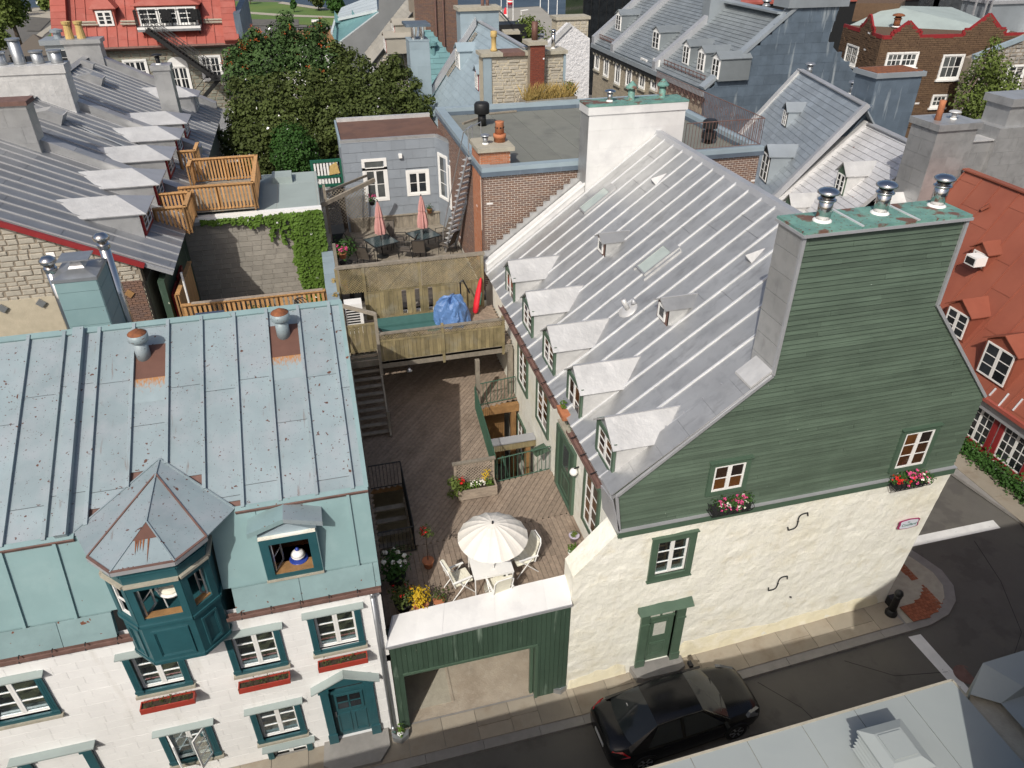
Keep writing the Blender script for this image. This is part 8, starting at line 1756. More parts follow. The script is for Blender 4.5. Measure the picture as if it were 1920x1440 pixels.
def sidedormer(par, fr, px_, py_, wd, h_, m, win, depth=1.6, pitch=.35, sash=None, front=None):
 p = PP(px_, py_, fr.o, fr.n); nx = V((fr.n.x, fr.n.y, 0)).normalized(); f = Fr(p - fr.u * wd / 2 + nx * .05, fr.u, ZP); f.n = nx
 d = MB().prism([f.p(0, -.1, 0), f.p(wd, -.1, 0), f.p(wd, h_, 0), f.p(0, h_, 0)], -nx * depth).build('dormer', m, par)
 f.bx(MB(), .0, .0, wd, h_, 0, .03).build('dormer_front', front or win, d)
 for s_ in (0, 1):
  a = [f.p(wd / 2, h_ + pitch, .14), f.p(-.1 if s_ == 0 else wd + .1, h_ - .02, .14), f.p(-.1 if s_ == 0 else wd + .1, h_ - .02, -depth), f.p(wd / 2, h_ + pitch, -depth)]; MB().prism(a, (0, 0, .04)).build('dormer_roof', m, d)
 MB().prism([f.p(0, h_, .03), f.p(wd, h_, .03), f.p(wd / 2, h_ + pitch, .03)], -nx * .1).build('dormer_pediment', front or win, d)
 window(d, f.at(.08, .06, .03), wd - .16, h_ - .1, rows=3, sashes=2, flat=True, sash=sash or m_white, st=.06, mun=.03)
 return d
# blue grey house with ladder, chimney and two dormers
bh = root('blue_grey_house', (10, 42, 0), 'light blue grey steep roofed house with roof ladder, wide chimney and two small dormers', 'house')
rdg = PY(900, 41, 47); evp = PY(806, 190, 47); RX, RZ = rdg.x, rdg.z; near = PX(957, 87, RX)
fB5 = leftslope(bh, (RX, RZ), (evp.x - .3, evp.z - .45), 36.9, 47.2, m_bluegrey, .9, .36, .025)
MB().hexa((evp.x - .25, 46.9, evp.z - .2), (RX - evp.x, 0, RZ - evp.z), (0, .5, 0), (0, 0, .45)).build('far_verge', m_flash, bh)
boxchim(bh, 'chimney', RX - 1.15, RX + 1.2, 47.2, 48.4, 9, PY(862, 14, 47.2).z, m_bluegrey, m_concrete, .55, .14, .2)
for i, x in enumerate((RX + .35, RX + .65)): MB().tube((x, 47.8, 13.1), (x, 47.8, 13.7), .10, 8).build('flue', m_rustedge, bh)
sidedormer(bh, fB5, 861, 128, 1.1, 1.0, m_bluegrey, m_white, 1.5); sidedormer(bh, fB5, 897, 168, .8, .85, m_bluegrey, m_redtrim, 1.2)
for (xa, ya, xb, yb) in ((893, 61, 874, 88), (856, 116, 838, 142)):
 a, b = PP(xa, ya, fB5.o + fB5.n * .1, fB5.n), PP(xb, yb, fB5.o + fB5.n * .1, fB5.n)
 for s_ in (-.2, .2): MB().bar(a + fB5.u * s_, b + fB5.u * s_, .06, .06).build('ladder_rail', m_grey_wood, bh)
 for k in range(6): p = a.lerp(b, (k + .5) / 6); MB().bar(p - fB5.u * .22, p + fB5.u * .22, .05, .05).build('ladder_rung', m_grey_wood, bh)
c0 = PY(770, 76, 46.5); c1 = PY(803, 76, 46.5)
boxchim(bh, 'side_chimney', c0.x - .1, c1.x + .05, 46.5, 48.0, 3, c0.z, m_bluegrey, m_bluegrey, .9, .03, .05)
for dx in (.25, .75): MB().tube((c0.x + dx, 47, c0.z), (c0.x + dx, 47, c0.z + .75), .13, 8).build('flue', m_chrome, bh)
MB().box(c0.x - .25, 46.3, c0.z + .72, c1.x + .15, 48.1, c0.z + .86).build('chimney_hood', m_slatedk, bh)
# stone chimney wall with brick stack
scw = root('stone_chimney_wall', (10, 36.6, 8), 'wide pale rubble chimney wall with red brick stack and yellow pot', 'chimney')
a = PY(903, 100, 36.5); b = PY(1062, 94, 36.5); zt_ = a.z; zb_ = 9.2
MB().box(a.x + .08, 36.52, 6, b.x - .1, 37.5, zt_ - .16).build('core', m_mort2, scw); fS_ = Fr((a.x + .1, 36.52, zb_), XP, ZP, (0, -1, 0)); Wd = b.x - a.x - .22
field(scw, 'stone', m_stone, fS_, [rect(.35, .2, Wd, zt_ - zb_ - .2)], .42, .145, .022, .05, kind='stone', wv=.5, hv=.3, dv=.5, off='r', c0=-.02, maxn=300)
MB().box(a.x + .06, 36.44, 6, a.x + .46, 36.54, zt_ - .2).build('side_flashing', m_bluegrey, scw); MB().box(b.x - .14, 36.44, 6, b.x - .02, 36.7, zt_ - .2).build('side_flashing', m_bluegrey, scw)
for k in range(4): xa, xb = a.x - .05 + k * (b.x - a.x + .1) / 4, a.x - .05 + (k + 1) * (b.x - a.x + .1) / 4; MB().box(xa, 36.35, zt_ - .16, xb - .02, 37.6, zt_).build('cap_slab', m_concrete if k != 1 else m_rustedge, scw)
q0 = PY(992, 84, 36.2); q1 = PY(1019, 84, 36.2)
MB().box(q0.x, 36.0, 6, q1.x, 36.42, q0.z + .0).build('brick_stack', m_mortardk, scw);
field(scw, 'brick', m_brickrd, Fr((q0.x, 36.0, zb_), XP, ZP, (0, -1, 0)), [rect(0, 0, q1.x - q0.x, q0.z - zb_)], .21, .078, .012, .02, maxn=160); field(scw, 'brick', m_brickrd, Fr((q1.x, 36.0, zb_), YP, ZP, (1, 0, 0)), [rect(0, 0, .42, q0.z - zb_)], .21, .078, .012, .02, maxn=80)
MB().box(q0.x - .12, 35.9, q0.z, q1.x + .12, 37.0, q0.z + .16).build('stack_cap', m_concrete, scw)
MB().tube(((q0.x + q1.x) / 2, 36.5, q0.z + .1), ((q0.x + q1.x) / 2, 36.5, q0.z + .95), .15, 14).build('stack_pipe', m_rustpanel, scw, True)
q = PY(926, 95, 37.0); t = root('yellow_chimney_pot', (q.x, 37.0, zt_), 'tall ochre clay pot standing on the stone chimney wall', 'chimney pot'); MB().lathe(t.location, [(.17, 0), (.16, .1), (.12, .14), (.12, .60), (.17, .64), (.15, .72), (.16, .86), (.1, .88)], 14).build('pot_body', m_yellowpot, t, True)
q = PY(1037, 92, 37.0); flue('steel_flue', (q.x, 37.0, zt_), .09, .75, .13, 'slim steel flue at the right end of the stone chimney wall'); q = PY(1015, 92, 37.2); flue('steel_flue', (q.x, 37.2, zt_), .10, .55, .18, 'squat capped flue just behind the red brick stack', m=m_steel)
# white shingled house
wh_ = root('white_gabled_house', (15, 50, 0), 'white painted rough rubble gable in front of a stone chimney', 'house')
rw = PY(1070, 46, 54); el = PY(1008, 110, 54); sl_ = (rw.z - el.z) / (rw.x - el.x); ex_ = rw.x - 5.2
MB().prism([PY(x, y, 54) for x, y in ((1070, 45), (1106, 72), (1103, 215), (985, 215), (1004, 110), (1030, 84))], (0, 1, 0)).build('gable_wall', m_roughwhite, wh_)
MB().bar(PY(1004, 110, 53.95), PY(1070, 45, 53.95), .3, .15, YP).build('verge', m_silverlt, wh_)
a = PY(1045, 32, 55.5); b = PY(1104, 28, 55.5); boxchim(wh_, 'chimney', a.x, b.x, 55.5, 56.8, 6, a.z, m_mort2, m_concrete, 0, .12, .2)
field(wh_, 'stone', m_stone, Fr((a.x, 55.5, a.z - 2.6), XP, ZP, (0, -1, 0)), [rect(0, 0, b.x - a.x, 2.4)], .5, .2, .03, .05, kind='stone', wv=.5, hv=.3, dv=.5, off='r', c0=-.02)
# tan roofed stone house, brick chimney block, teal mansard house, grey gable
tn = root('tan_roofed_house', (7, 60, 0), 'stone house with pale tan roof and two dormers beyond the tree', 'house')
g0 = PY(778, 22, 58); g1 = PY(712, 106, 58); k_ = (g0.z - g1.z) / (g0.x - g1.x); RX2 = g0.x + 1.2; RZ2 = g0.z + 1.2 * k_; EX2 = g1.x - .6; EZ2 = g1.z - .6 * k_
m_tan = mat('pale tan weathered roof sheet', (.40, .375, .32), .6, .2, .14, .8, .2, 5, .08)
fT2 = leftslope(tn, (RX2, RZ2), (EX2, EZ2), 58.1, 64, m_tan, 1.2, .40, .03); sidedormer(tn, fT2, 741, 72, 1.35, .95, m_tan, m_redtrim, 2.2, .3); sidedormer(tn, fT2, 725, 96, 1.35, .95, m_tan, m_redtrim, 2.2, .3)
fg2 = Fr((EX2, 58.08, 2), XP, ZP, (0, -1, 0)); field(tn, 'stone', m_stone, fg2, [[(.2, 1), (RX2 - EX2 + 1.5, 1), (RX2 - EX2 + 1.5, RZ2 - 2 - .5), (RX2 - EX2, RZ2 - 2 - .15), (.25, EZ2 - 2)]], .5, .24, .04, .06, kind='stone', wv=.5, hv=.3, dv=.5, off='r', c0=-.03, maxn=260)
MB().bar((EX2 - .1, 58.0, EZ2), (RX2, 58.0, RZ2 + .05), .12, .2, YP).build('verge', m_iron, tn)
bk = root('brick_chimney_block', (11, 57, 0), 'huge brown red brick chimney wall with two pipes beyond the tree', 'chimney'); a = PY(776, 0, 57); b = PY(862, 100, 57)
MB().box(a.x, 57.02, 0, b.x, 60, 16.5).build('core', m_mortardk, bk); field(bk, 'brick', m_brick, Fr((a.x, 57.02, 7.5), XP, ZP, (0, -1, 0)), [rect(0, 0, b.x - a.x, 9)], .30, .10, .02, .03, maxn=200, dv=.4)
for x in (b.x - 1.7, b.x - 1.15): MB().tube((x, 56.85, 7), (x + .1, 56.85, 16), .06, 6).build('pipe', m_rustedge, bk)
tl = root('small_teal_roof', (9, 53, 0), 'small bright teal roof with a vent between the brick wall and the blue grey house', 'house')
a, b, c_, d_ = PY(803, 140, 51), PY(803, 122, 51.5), PY(831, 72, 54.5), PY(862, 108, 53); m_tealbr = mat('bright teal roof sheet', (.13, .26, .275), .5, .1, .12, 1, .2, 5, .06)
fr_ = Fr((c0.x + .6, 52.2, 7.3), XP, (0, .75, 1.0)); fr_.n = fr_.n if fr_.n.z > 0 else -fr_.n
MB().prism([fr_.p(0, 0, -.02), fr_.p(4.8, 0, -.02), fr_.p(1.9, 4.7, -.02), fr_.p(1.2, 4.7, -.02)], -fr_.n * .2).build('roof_deck', m_tealbr, tl); field(tl, 'shingle', m_tealbr, fr_, [[(0, 0), (4.8, 0), (1.9, 4.7), (1.2, 4.7)]], .9, .38, .012, .025, kind='lap')
MB().prism([fr_.p(-.1, 0, 0), fr_.p(1.15, 4.75, 0), fr_.p(1.15, 4.75, .9), fr_.p(-.1, 0, .9)], XP * -.15).build('shadow_dark_parapet', m_slatedk, tl); q = fr_.p(1.9, 3.0, 0); MB().lathe(q, [(.12, -.2), (.12, .5), (.28, .52), (.28, .72), (0, .8)], 12).build('vent', m_tealbr, tl)  # the parapet's dark colour carries the diagonal shadow left of the roof
MB().box(c0.x + .6, 52.4, 0, c0.x + 5.4, 55, 7.2).build('walls', m_tealbr, tl)
gg = root('grey_gable_wall', (3, 68, 0), 'plain grey rendered gable wall beside the teal mansard house', 'building'); q = [PY(x, y, 66) for x, y in ((630, 86), (711, 24), (711, -6), (765, -6), (690, 92), (690, 190), (630, 190))]
m_grrend = mat('grey render', (.19, .20, .205), .85, .0, .12, .8, .2, 20); MB().prism(q, (0, .5, 0)).build('gable', m_grrend, gg)
tm_ = root('teal_mansard_house', (0, 70, 0), 'teal house with pale flat top roof and steep teal slope beside the park', 'house')
P_ = lambda x, y, Y_: PY(x, y, Y_)
m_pale = mat('pale blue roof sheet', (.50, .56, .58), .5, .15, .10, 1, .1, 8, .05)
fM2 = Fr(P_(620, 62, 70), (PY(712, 26, 67.0) - P_(632, 84, 66.2)), ZP)
A1, A2, A3, A4 = P_(632, 84, 66.2), P_(711, 24, 66.2), P_(705, 18, 70), P_(626, 36, 72)
MB().add([A1, A2, P_(708, 20, 66.8), P_(628, 38, 69.5), P_(620, 60, 69.5)], [(0, 1, 2, 3, 4)]).build('steep_slope', m_tealbr, tm_); h_ = P_(708, 20, 66.8)
for k in range(5): a, b = P_(708, 20, 66.8), P_(628, 38, 69.5); d0, d1 = P_(705, -12, 76), P_(640, 14, 82); MB().add([a.lerp(d0, k / 5), b.lerp(d1, k / 5), b.lerp(d1, (k + .96) / 5), a.lerp(d0, (k + .96) / 5)], [(0, 1, 2, 3)]).build('top_sheet', m_pale, tm_)
for (x0, y0, x1, y1) in ((627, 38, 708, 20), (632, 84, 711, 24), (622, 62, 628, 40)): MB().bar(P_(x0, y0, 66.4 if y0 > 60 else 69.3), P_(x1, y1, 66.3 if y1 == 24 else (66.8 if x1 == 708 else 69.3)), .16, .2).build('edge_trim', m_pale, tm_)
for x, y in ((627, 20), (660, 18)): p = P_(x, y, 69); MB().prism([p, p + V((.5, 0, -.9)), p + V((-.1, 0, -.9))], (0, .3, 0)).build('fin', m_tealbr, tm_)
MB().prism([(P_(620, 60, 69.5).x, 69.5, 0), (A1.x, 66.2, 0), (A2.x, 66.2, 0), (A2.x, 75, 0), (P_(620, 60, 69.5).x, 75, 0)], (0, 0, 6)).build('walls', m_tealbr, tm_)
dkk = root('brown_roof_deck', PZ(612, 58, 6), 'brown roof deck with black furniture and barbecue behind the tree top', 'deck'); q = PZ(608, 64, 6); MB().box(q.x - 4, q.y - 2, 0, q.x + 1.2, q.y + 4, 6).build('deck_floor', m_brown_wood, dkk); MB().box(q.x - 5, q.y - 2.2, 0, q.x - 4.0, q.y + 4, 5.2).build('white_wall', m_whwall, dkk); MB().box(q.x - 4, q.y - 2.4, 1, q.x + 1.2, q.y - 2.05, 5.4).build('white_front', m_whwall, dkk)
railing('deck_railing', [(q.x - 4, q.y - 1.9, 6), (q.x - 1, q.y - 1.9, 6)], 1.0, m_iron, 'black iron railing of the brown roof deck behind the tree', sp=.25, r=.03, top=.04); MB().box(q.x - 1.2, q.y + 1.5, 6, q.x - .2, q.y + 2.2, 7.1).build('barbecue', m_iron, dkk); MB().box(q.x - 1.2, q.y + 1.5, 7.1, q.x - .2, q.y + 2.2, 7.3).build('barbecue_lid', m_white, dkk)
# stuff beyond the left row: grey gazebo and roof lantern
gz = root('grey_gazebo', PZ(72, 108, 3), 'grey fabric gazebo behind the row of chimney pots', 'gazebo'); q = PY(73, 95, 60); MB().loft([[(q.x + sx_ * a_, 60 + sy_ * a_, q.z + z) for sx_, sy_ in ((-1, -1), (1, -1), (1, 1), (-1, 1))] for a_, z in ((1.5, -.1), (.05, 1.0))]).build('canopy', m_sling, gz)
for sx_ in (-1.4, 1.4):
 for sy_ in (-1.4, 1.4): MB().tube((q.x + sx_, 60 + sy_, q.z - 3), (q.x + sx_, 60 + sy_, q.z), .06, 6).build('post', m_iron, gz)
MB().box(q.x - 6, 57, 0, q.x + 3.2, 64, q.z - 2.6).build('roof_below', m_concrete, gz)
ln = root('roof_lantern', PY(105, 90, 58), 'grey green glazed roof lantern left of the yellow pots', 'lantern'); q = PY(106, 84, 58); MB().box(q.x - .75, 58, 0, q.x + .9, 59.6, q.z).build('body', m_slate, ln); MB().box(q.x - .95, 57.8, q.z, q.x + 1.1, 59.8, q.z + .3).build('cornice', m_slate, ln); MB().lathe((q.x, 58.8, q.z + .3), [(.25, 0), (.25, .35), (.4, .36), (.4, .5), (0, .6)], 14).build('vent', m_slate, ln); window(ln, Fr((q.x - .5, 58, q.z - 1.7), XP, ZP, (0, -1, 0)), 1.1, 1.4, rows=3, cas=m_slate, casd=.05)
# ================================================================== RIGHT BACKGROUND
# terrace of slate grey houses
tr_ = root('stone_terrace', (27, 56, 0), 'long stone terrace with grey shingled roofs, white sash windows and dark sheet gable', 'building')
EXt, EZt = 25.1, 8.05; q = PY(1497, 14, 46); RXt, RZt = 30.6, EZt + (q.z - EZt) * (30.6 - EXt) / (q.x - EXt); kt = (RZt - EZt) / (RXt - EXt)
Y0t, Y1t = 46.0, 67.5
fr_ = Fr((EXt, Y1t, EZt), (0, -1, 0), (RXt - EXt, 0, RZt - EZt)); fr_.n = fr_.n if fr_.n.z > 0 else -fr_.n; fTr = fr_; Lt = math.hypot(RXt - EXt, RZt - EZt)
MB().prism([fr_.p(0, 0, -.02), fr_.p(Y1t - Y0t, 0, -.02), fr_.p(Y1t - Y0t, Lt, -.02), fr_.p(0, Lt, -.02)], -fr_.n * .2).build('roof_deck', m_greyshin, tr_)
yf1 = PP(1160, 84, fr_.o, fr_.n).y; yf2 = PP(1236, 120, fr_.o, fr_.n).y
field(tr_, 'shingle', m_greyshin, fr_, [rect(0, 0, Y1t - Y0t, Lt)], .5, .30, .016, .03, kind='lap', maxn=300)
MB().box(EXt + .25, Y0t + .02, 0, 36, Y1t, EZt - .35).build('wall', m_concrete, tr_); tr_.children[-1].data.materials[0] = mat('tan ashlar', (.36, .31, .23), .85, 0, .12, 1.5, .3, 20, stain=((.26, .22, .16), .8, .5, .7, .6))
ff = Fr((EXt + .25, Y1t, 0), (0, -1, 0), ZP, (-1, 0, 0))
field(tr_, 'ashlar_block', tr_.children[-1].data.materials[0], ff, [rect(.2, 3.5, 21, EZt - .5)], 1.0, .42, .015, .02, maxn=200)
for (px_, py_) in ((1119, 128), (1136, 141), (1157, 155), (1178, 160), (1203, 163), (1226, 166)):
 p = PX(px_, py_, EXt + .2); window(tr_, Fr((EXt + .22, p.y + .45, max(p.z, 5.1) - .0), (0, -1, 0), ZP, (-1, 0, 0)), .9, 1.95, rows=2, sashes=2, cas=m_white, casw=.12, casd=.08, sill=(m_concrete, .1, .15, .15), st=.07)
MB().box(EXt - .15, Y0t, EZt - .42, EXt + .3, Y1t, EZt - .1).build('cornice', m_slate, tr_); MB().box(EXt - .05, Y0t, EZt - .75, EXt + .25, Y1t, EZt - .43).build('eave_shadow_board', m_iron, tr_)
for k in range(26): y = Y0t + .5 + k * .82; MB().box(EXt - .02, y, EZt - .95, EXt + .24, y + .14, EZt - .43).build('cornice_bracket', m_concrete, tr_)
for yy in (yf1, yf2, Y1t - .3):
 MB().prism([(EXt - .1, yy - .3, EZt - .3), (RXt + .1, yy - .3, RZt - .25), (RXt + .1, yy - .3, RZt + .55), (EXt - .1, yy - .3, EZt + .5)], (0, .55, 0)).build('firewall', m_flash, tr_)
for (px_, py_, wd) in ((1160, 57, 1.2), (1230, 92, 1.3), (1286, 121, 1.05), (1314, 134, 1.05), (1341, 147, 1.05)): sidedormer(tr_, fr_, px_, py_, wd, 1.25, m_greyshin, m_white, 2.2, .35)
for y in (yf2 + .2,): boxchim(tr_, 'ridge_chimney', RXt - 1.8, RXt + .6, y - .6, y + .5, 9, RZt + 2.6, m_slate, m_slate, 0)
MB().bar((RXt - .3, Y0t + .5, RZt - .05), (RXt - .3, yf2, RZt - .05), .9, .12).build('ridge_flashing', m_slate, tr_)
MB().prism([fr_.p(Y1t - Y0t - .6, 0, .0), fr_.p(Y1t - Y0t + .1, 0, .0), fr_.p(Y1t - Y0t + .1, Lt + 1.2, .0), fr_.p(Y1t - Y0t - .6, Lt + 1.2, .0)], fr_.n * .22).build('near_verge', m_slate, tr_)
for y0_, y1_ in ((Y0t + .8, yf2 - .8), (yf1 + .6, Y1t - .8)):
 for dz in (.2, .45): MB().tube((EXt + .35, y0_, EZt + dz + .25), (EXt + .35, y1_, EZt + dz + .25), .03, 5).build('snow_rail', m_rustedge, tr_)
 for k in range(12): y = y0_ + (y1_ - y0_) * k / 11; MB().tube((EXt + .4, y, EZt + .2), (EXt + .35, y, EZt + .75), .025, 4).build('snow_post', m_rustedge, tr_)
gp2 = [PY(x, y, 46) for x, y in ((1320, 174), (1460, 44), (1499, 10), (1575, 10), (1552, 76), (1607, 142), (1600, 330), (1320, 330))]
MB().prism(gp2, (0, .35, 0)).build('dark_gable', m_slatedk, tr_); fg3 = Fr((25, 46.0, 0), XP, ZP, (0, -1, 0)); field(tr_, 'gable_sheet', m_slatedk, fg3, [[(p.x - 25, p.z) for p in gp2]], 1.25, .62, .012, .018, c0=.0, maxn=200)
cq0, cq1 = PY(1480, 12, 45.9), PY(1590, 12, 45.9); MB().box(cq0.x - .1, 45.8, cq0.z - .1, cq1.x, 47.6, cq0.z + .4).build('gable_chimney_cap', m_slate, tr_); MB().box(gp2[2].x, 46.4, 9, gp2[3].x, 47.4, cq0.z).build('gable_chimney', m_slatedk, tr_)
for i, (x, y, Yv) in enumerate(((1436, 14, 52), (1476, 24, 49.5))): q = PY(x, y, Yv); flue('steel_flue', (q.x, Yv, q.z - 1.0), .22, 1.3, .32, ('steel ridge flue left of the dark gable chimney', 'squat steel ridge flue next to the dark gable chimney')[i], m=m_steel)
# grey shingled house and whitish one, rotated a little
def rotslope(t, r0, r1, b0px, m, bw, bh_, far=True, maxn=300, dep=.03):
 d = (r1 - r0); d.z = 0; d.normalize(); q_ = r0 if bw < .6 else r1; B = PP(*b0px, q_, d); v = q_ - B
 if bw < .6: v *= 1.7
 fr = Fr(r0 - v, d, v); fr.n = fr.n if fr.n.z > 0 else -fr.n; L = v.length; W_ = (r1 - r0).length
 MB().prism([fr.p(0, 0, -.02), fr.p(W_, 0, -.02), fr.p(W_, L, -.02), fr.p(0, L, -.02)], -fr.n * .15).build('roof_deck', m, t); field(t, 'shingle', m, fr, [rect(0, 0, W_, L)], bw, bh_, .012, dep, kind='lap', maxn=maxn)
 hx = V((-v.x, -v.y, 0)); MB().prism([r0, r0 - hx * 1.0 - V((0, 0, v.z)), r1 - hx * 1.0 - V((0, 0, v.z)), r1], (0, 0, -.1)).build('far_slope', m, t)
 MB().prism([V((p.x, p.y, B.z - .2)) for p in (fr.p(.1, .3), fr.p(W_ - .1, .3), r1 - hx * .95, r0 - hx * .95)], (0, 0, -B.z)).build('walls', m_concrete, t)
 MB().bar(r0 + V((0, 0, .03)), r1 + V((0, 0, .03)), .35, .06).build('ridge_cap', m_flash, t)
 return fr, L, W_
gs = root('grey_shingled_house', (26, 36, 0), 'house with plain grey shingled roof and two dark framed dormers', 'house')
r0, r1 = PZ(1500, 131, 10), PZ(1624, 199, 10); frg, Lg, Wg = rotslope(gs, r0, r1, (1440, 382), m_slate, .62, .30)
frg.bx(MB(), -.1, 0, .35, Lg, .0, .12).build('bright_verge', m_silverlt, gs); frg.bx(MB(), Wg - .05, 0, Wg + .2, Lg + .1, -.1, .18).build('firewall', m_flash, gs)
sidedormer(gs, frg, 1471, 236, .75, .85, m_slate, m_iron, 1.2, .4); sidedormer(gs, frg, 1432, 338, 1.25, 1.45, m_slate, m_iron, 1.6, .45)
for i, (x, y) in enumerate(((1516, 140), (1597, 176))): q = PZ(x, y, 9.7); flue('steel_flue', q, .16, .5, .3, ('small steel vent behind the grey ridge, left one', 'larger steel vent behind the grey ridge, right one')[i], m=m_steel)
ws = root('whitish_shingled_house', (25, 28, 0), 'house with whitish shingled roof, rust flecks and a small gabled dormer', 'house')
r0, r1 = PZ(1622, 229, 9.1), PZ(1722, 275, 9.1); r1 = r1 + (r1 - r0) * .15; frw, Lw, Ww = rotslope(ws, r0, r1, (1446, 382), m_whshin, .46, .28)
frw.bx(MB(), -.15, 0, .4, Lw, .0, .18).build('verge', m_silverlt, ws); sidedormer(ws, frw, 1574, 362, .85, .95, m_silverlt, m_white, 1.5, .5, front=m_greentrim)
sidedormer(ws, frw, 1476, 412, .8, .8, m_silverlt, m_white, 1.5, .5, front=m_greentrim); sidedormer(ws, frw, 1648, 420, .8, .85, m_silverlt, m_white, 1.5, .5, front=m_greentrim)
dc = root('rust_topped_chimney', (30, 34, 0), 'big dark sheet clad chimney with rusty cap in front of the brown brick building', 'chimney')
q0 = PY(1646, 140, 32.2); q1 = PY(1732, 133, 32.2); boxchim(dc, 'stack', q0.x, q1.x, 32.2, 33.8, 4, q0.z + .05, m_slatedk, m_slate, .9, .12, .22); MB().box(q0.x, 32.25, q0.z + .05, q1.x, 33.75, q0.z + .08).build('rusty_cap', m_rusttop, dc)
MB().prism([V((q0.x - 2.6, 32.0, 6.5)), V((q0.x + .0, 32.0, 9.9)), V((q0.x + 1.8, 32.0, 6.5))], (0, .4, 0)).build('gable', m_slatedk, dc)
# firewall with twin chimneys beside the orange roof
tw = root('twin_chimney_gable', (26, 25, 0), 'grey sheet clad firewall gable with two tall chimneys beside the orange roof', 'chimney')
YC = 24.4
def pb(name, x0, y0, x1, Y_, dpt, zb_, m, capm, sheets, cap=.1, ch=.25):
 a, b = PY(x0, y0, Y_), PY(x1, y0, Y_); boxchim(tw, name, a.x, b.x, Y_, Y_ + dpt, zb_, a.z, m, capm, sheets, cap, ch); return a, b
a, b = pb('left_chimney', 1764, 234, 1836, YC, 1.5, 3, m_silver, m_silver, .6)
field(tw, 'chimney_sheet', m_silver, Fr((a.x, YC + 1.5, 3), (0, -1, 0), ZP, (-1, 0, 0)), [rect(0, 0, 1.5, a.z - 3.3)], 1.5, .6, .012, .012)
q = V((a.x + .45, YC + .7, a.z)); t = root('terracotta_pot', q, 'slim terracotta pot with pierced bands on the left twin chimney', 'chimney pot'); MB().lathe(q, [(.13, 0), (.12, .3), (.135, .32), (.12, .45), (.135, .47), (.12, .6), (.13, .75), (.08, .76)], 14).build('pot_body', m_terra, t, True)
flue('chimney_cowl', (a.x + 1.2, YC + .7, a.z), .10, .22, .24, 'steel cowl with flat blue cap on the left twin chimney', 'cowl', m=m_silverlt)
za = PY(1850, 262, YC + .3).z; MB().box(b.x, YC + .2, 3, b.x + 2.2, YC + .8, za).build('gable_wall', m_silver, tw); field(tw, 'wall_sheet', m_silver, Fr((b.x, YC + .2, 3), XP, ZP, (0, -1, 0)), [rect(0, 0, 2.2, za - 3)], 1.1, .55, .012, .012); MB().box(b.x, YC + .1, za, b.x + 2.2, YC + .95, za + .05).build('wall_cap', m_silverlt, tw)
a2 = PY(1876, 240, YC + .1); MB().box(a2.x - .1, YC, 3, a2.x + 4, YC + 1.6, a2.z).build('right_chimney_base', m_silver, tw); field(tw, 'wall_sheet', m_silver, Fr((a2.x - .1, YC, 3), XP, ZP, (0, -1, 0)), [rect(0, 0, 4, a2.z - 3)], 1.1, .55, .012, .012); boxchim(tw, 'right_chimney', a2.x + .35, a2.x + 3.2, YC + .25, YC + 1.5, 8, PY(1890, 186, YC + .25).z, m_silver, m_silver, .5, .12, .3)
# orange red roofed house across the side street
oh = root('orange_roofed_house', (24, 16, 0), 'white house with orange red metal roof and dark red window surrounds across the side street', 'house')
XW = 22.25; ZEo = PX(1843, 738, 22.0).z; RXo = 25.6; RZo = PX(1925, 362, RXo).z; ye = 24.3
MB().hexa((XW, -8, .5), (8, 0, 0), (0, ye + 7.9, 0), (0, 0, ZEo - .5)).build('wall', m_whwall, oh)
vo = V((RXo - 21.95, 0, RZo - ZEo)); fo2 = Fr((21.95, ye, ZEo), (0, -1, 0), vo); fo2.n = fo2.n if fo2.n.z > 0 else -fo2.n; Lo = vo.length; Wo = ye + 8
MB().prism([fo2.p(0, 0, -.02), fo2.p(Wo, 0, -.02), fo2.p(Wo, Lo, -.02), fo2.p(0, Lo, -.02)], -fo2.n * .15).build('roof_deck', m_orroof, oh); seamroof(oh, fo2.o, V((0, -1, 0)), vo.normalized(), [rect(0, 0, Wo, Lo)], .92, m_orroof, m_orroof, .04, .035, 2.6, first=.1)
MB().prism([(RXo, -8, RZo), (RXo + 5, -8, RZo - 6), (RXo + 5, ye, RZo - 6), (RXo, ye, RZo)], (0, 0, -.1)).build('far_slope', m_orroof, oh); MB().bar((RXo, -8, RZo + .03), (RXo, ye, RZo + .03), .3, .06).build('ridge_cap', m_orroof, oh)
MB().box(21.82, -8, ZEo - .12, 22.0, ye, ZEo + .02).build('gutter', m_redroof, oh); MB().box(22.0, -8, ZEo - .55, XW + .02, ye, ZEo - .13).build('soffit_board', m_flash, oh)
for (px_, py_, wd, h_) in ((1787, 628, 1.15, 1.05), (1858, 712, 1.35, 1.35)): sidedormer(oh, fo2, px_, py_, wd, h_, m_orroof, m_redtrim, 2.0, .45, front=m_orroof)
sd3 = sidedormer(oh, fo2, 1832, 500, .75, .65, m_orroof, m_redtrim, 1.3, .35, front=m_orroof)
q = PP(1832, 488, fo2.o + fo2.n * .55, fo2.n); t = root('window_air_conditioner', q, 'white window air conditioner poking out of the small orange dormer', 'air conditioner'); MB().box(q.x - .32, q.y - .25, q.z - .16, q.x + .2, q.y + .25, q.z + .2).build('case', m_whplastic, t); MB().box(q.x - .335, q.y - .2, q.z - .1, q.x - .321, q.y + .2, q.z + .14).build('grille', m_dark, t)
MB().bar(PP(1840, 392, fo2.o + fo2.n * .05, fo2.n), PP(1856, 384, fo2.o + fo2.n * .05, fo2.n), .3, .1).build('roof_lug', m_orroof, oh)
for (xa, ya, xb, yb) in ((1855, 742, 1868, 728), (1872, 762, 1892, 738), (1899, 770, 1918, 748)): MB().bar(PP(xa, ya, fo2.o + fo2.n * .03, fo2.n), PP(xb, yb, fo2.o + fo2.n * .03, fo2.n), .05, .06).build('snow_guard', m_seam, oh)
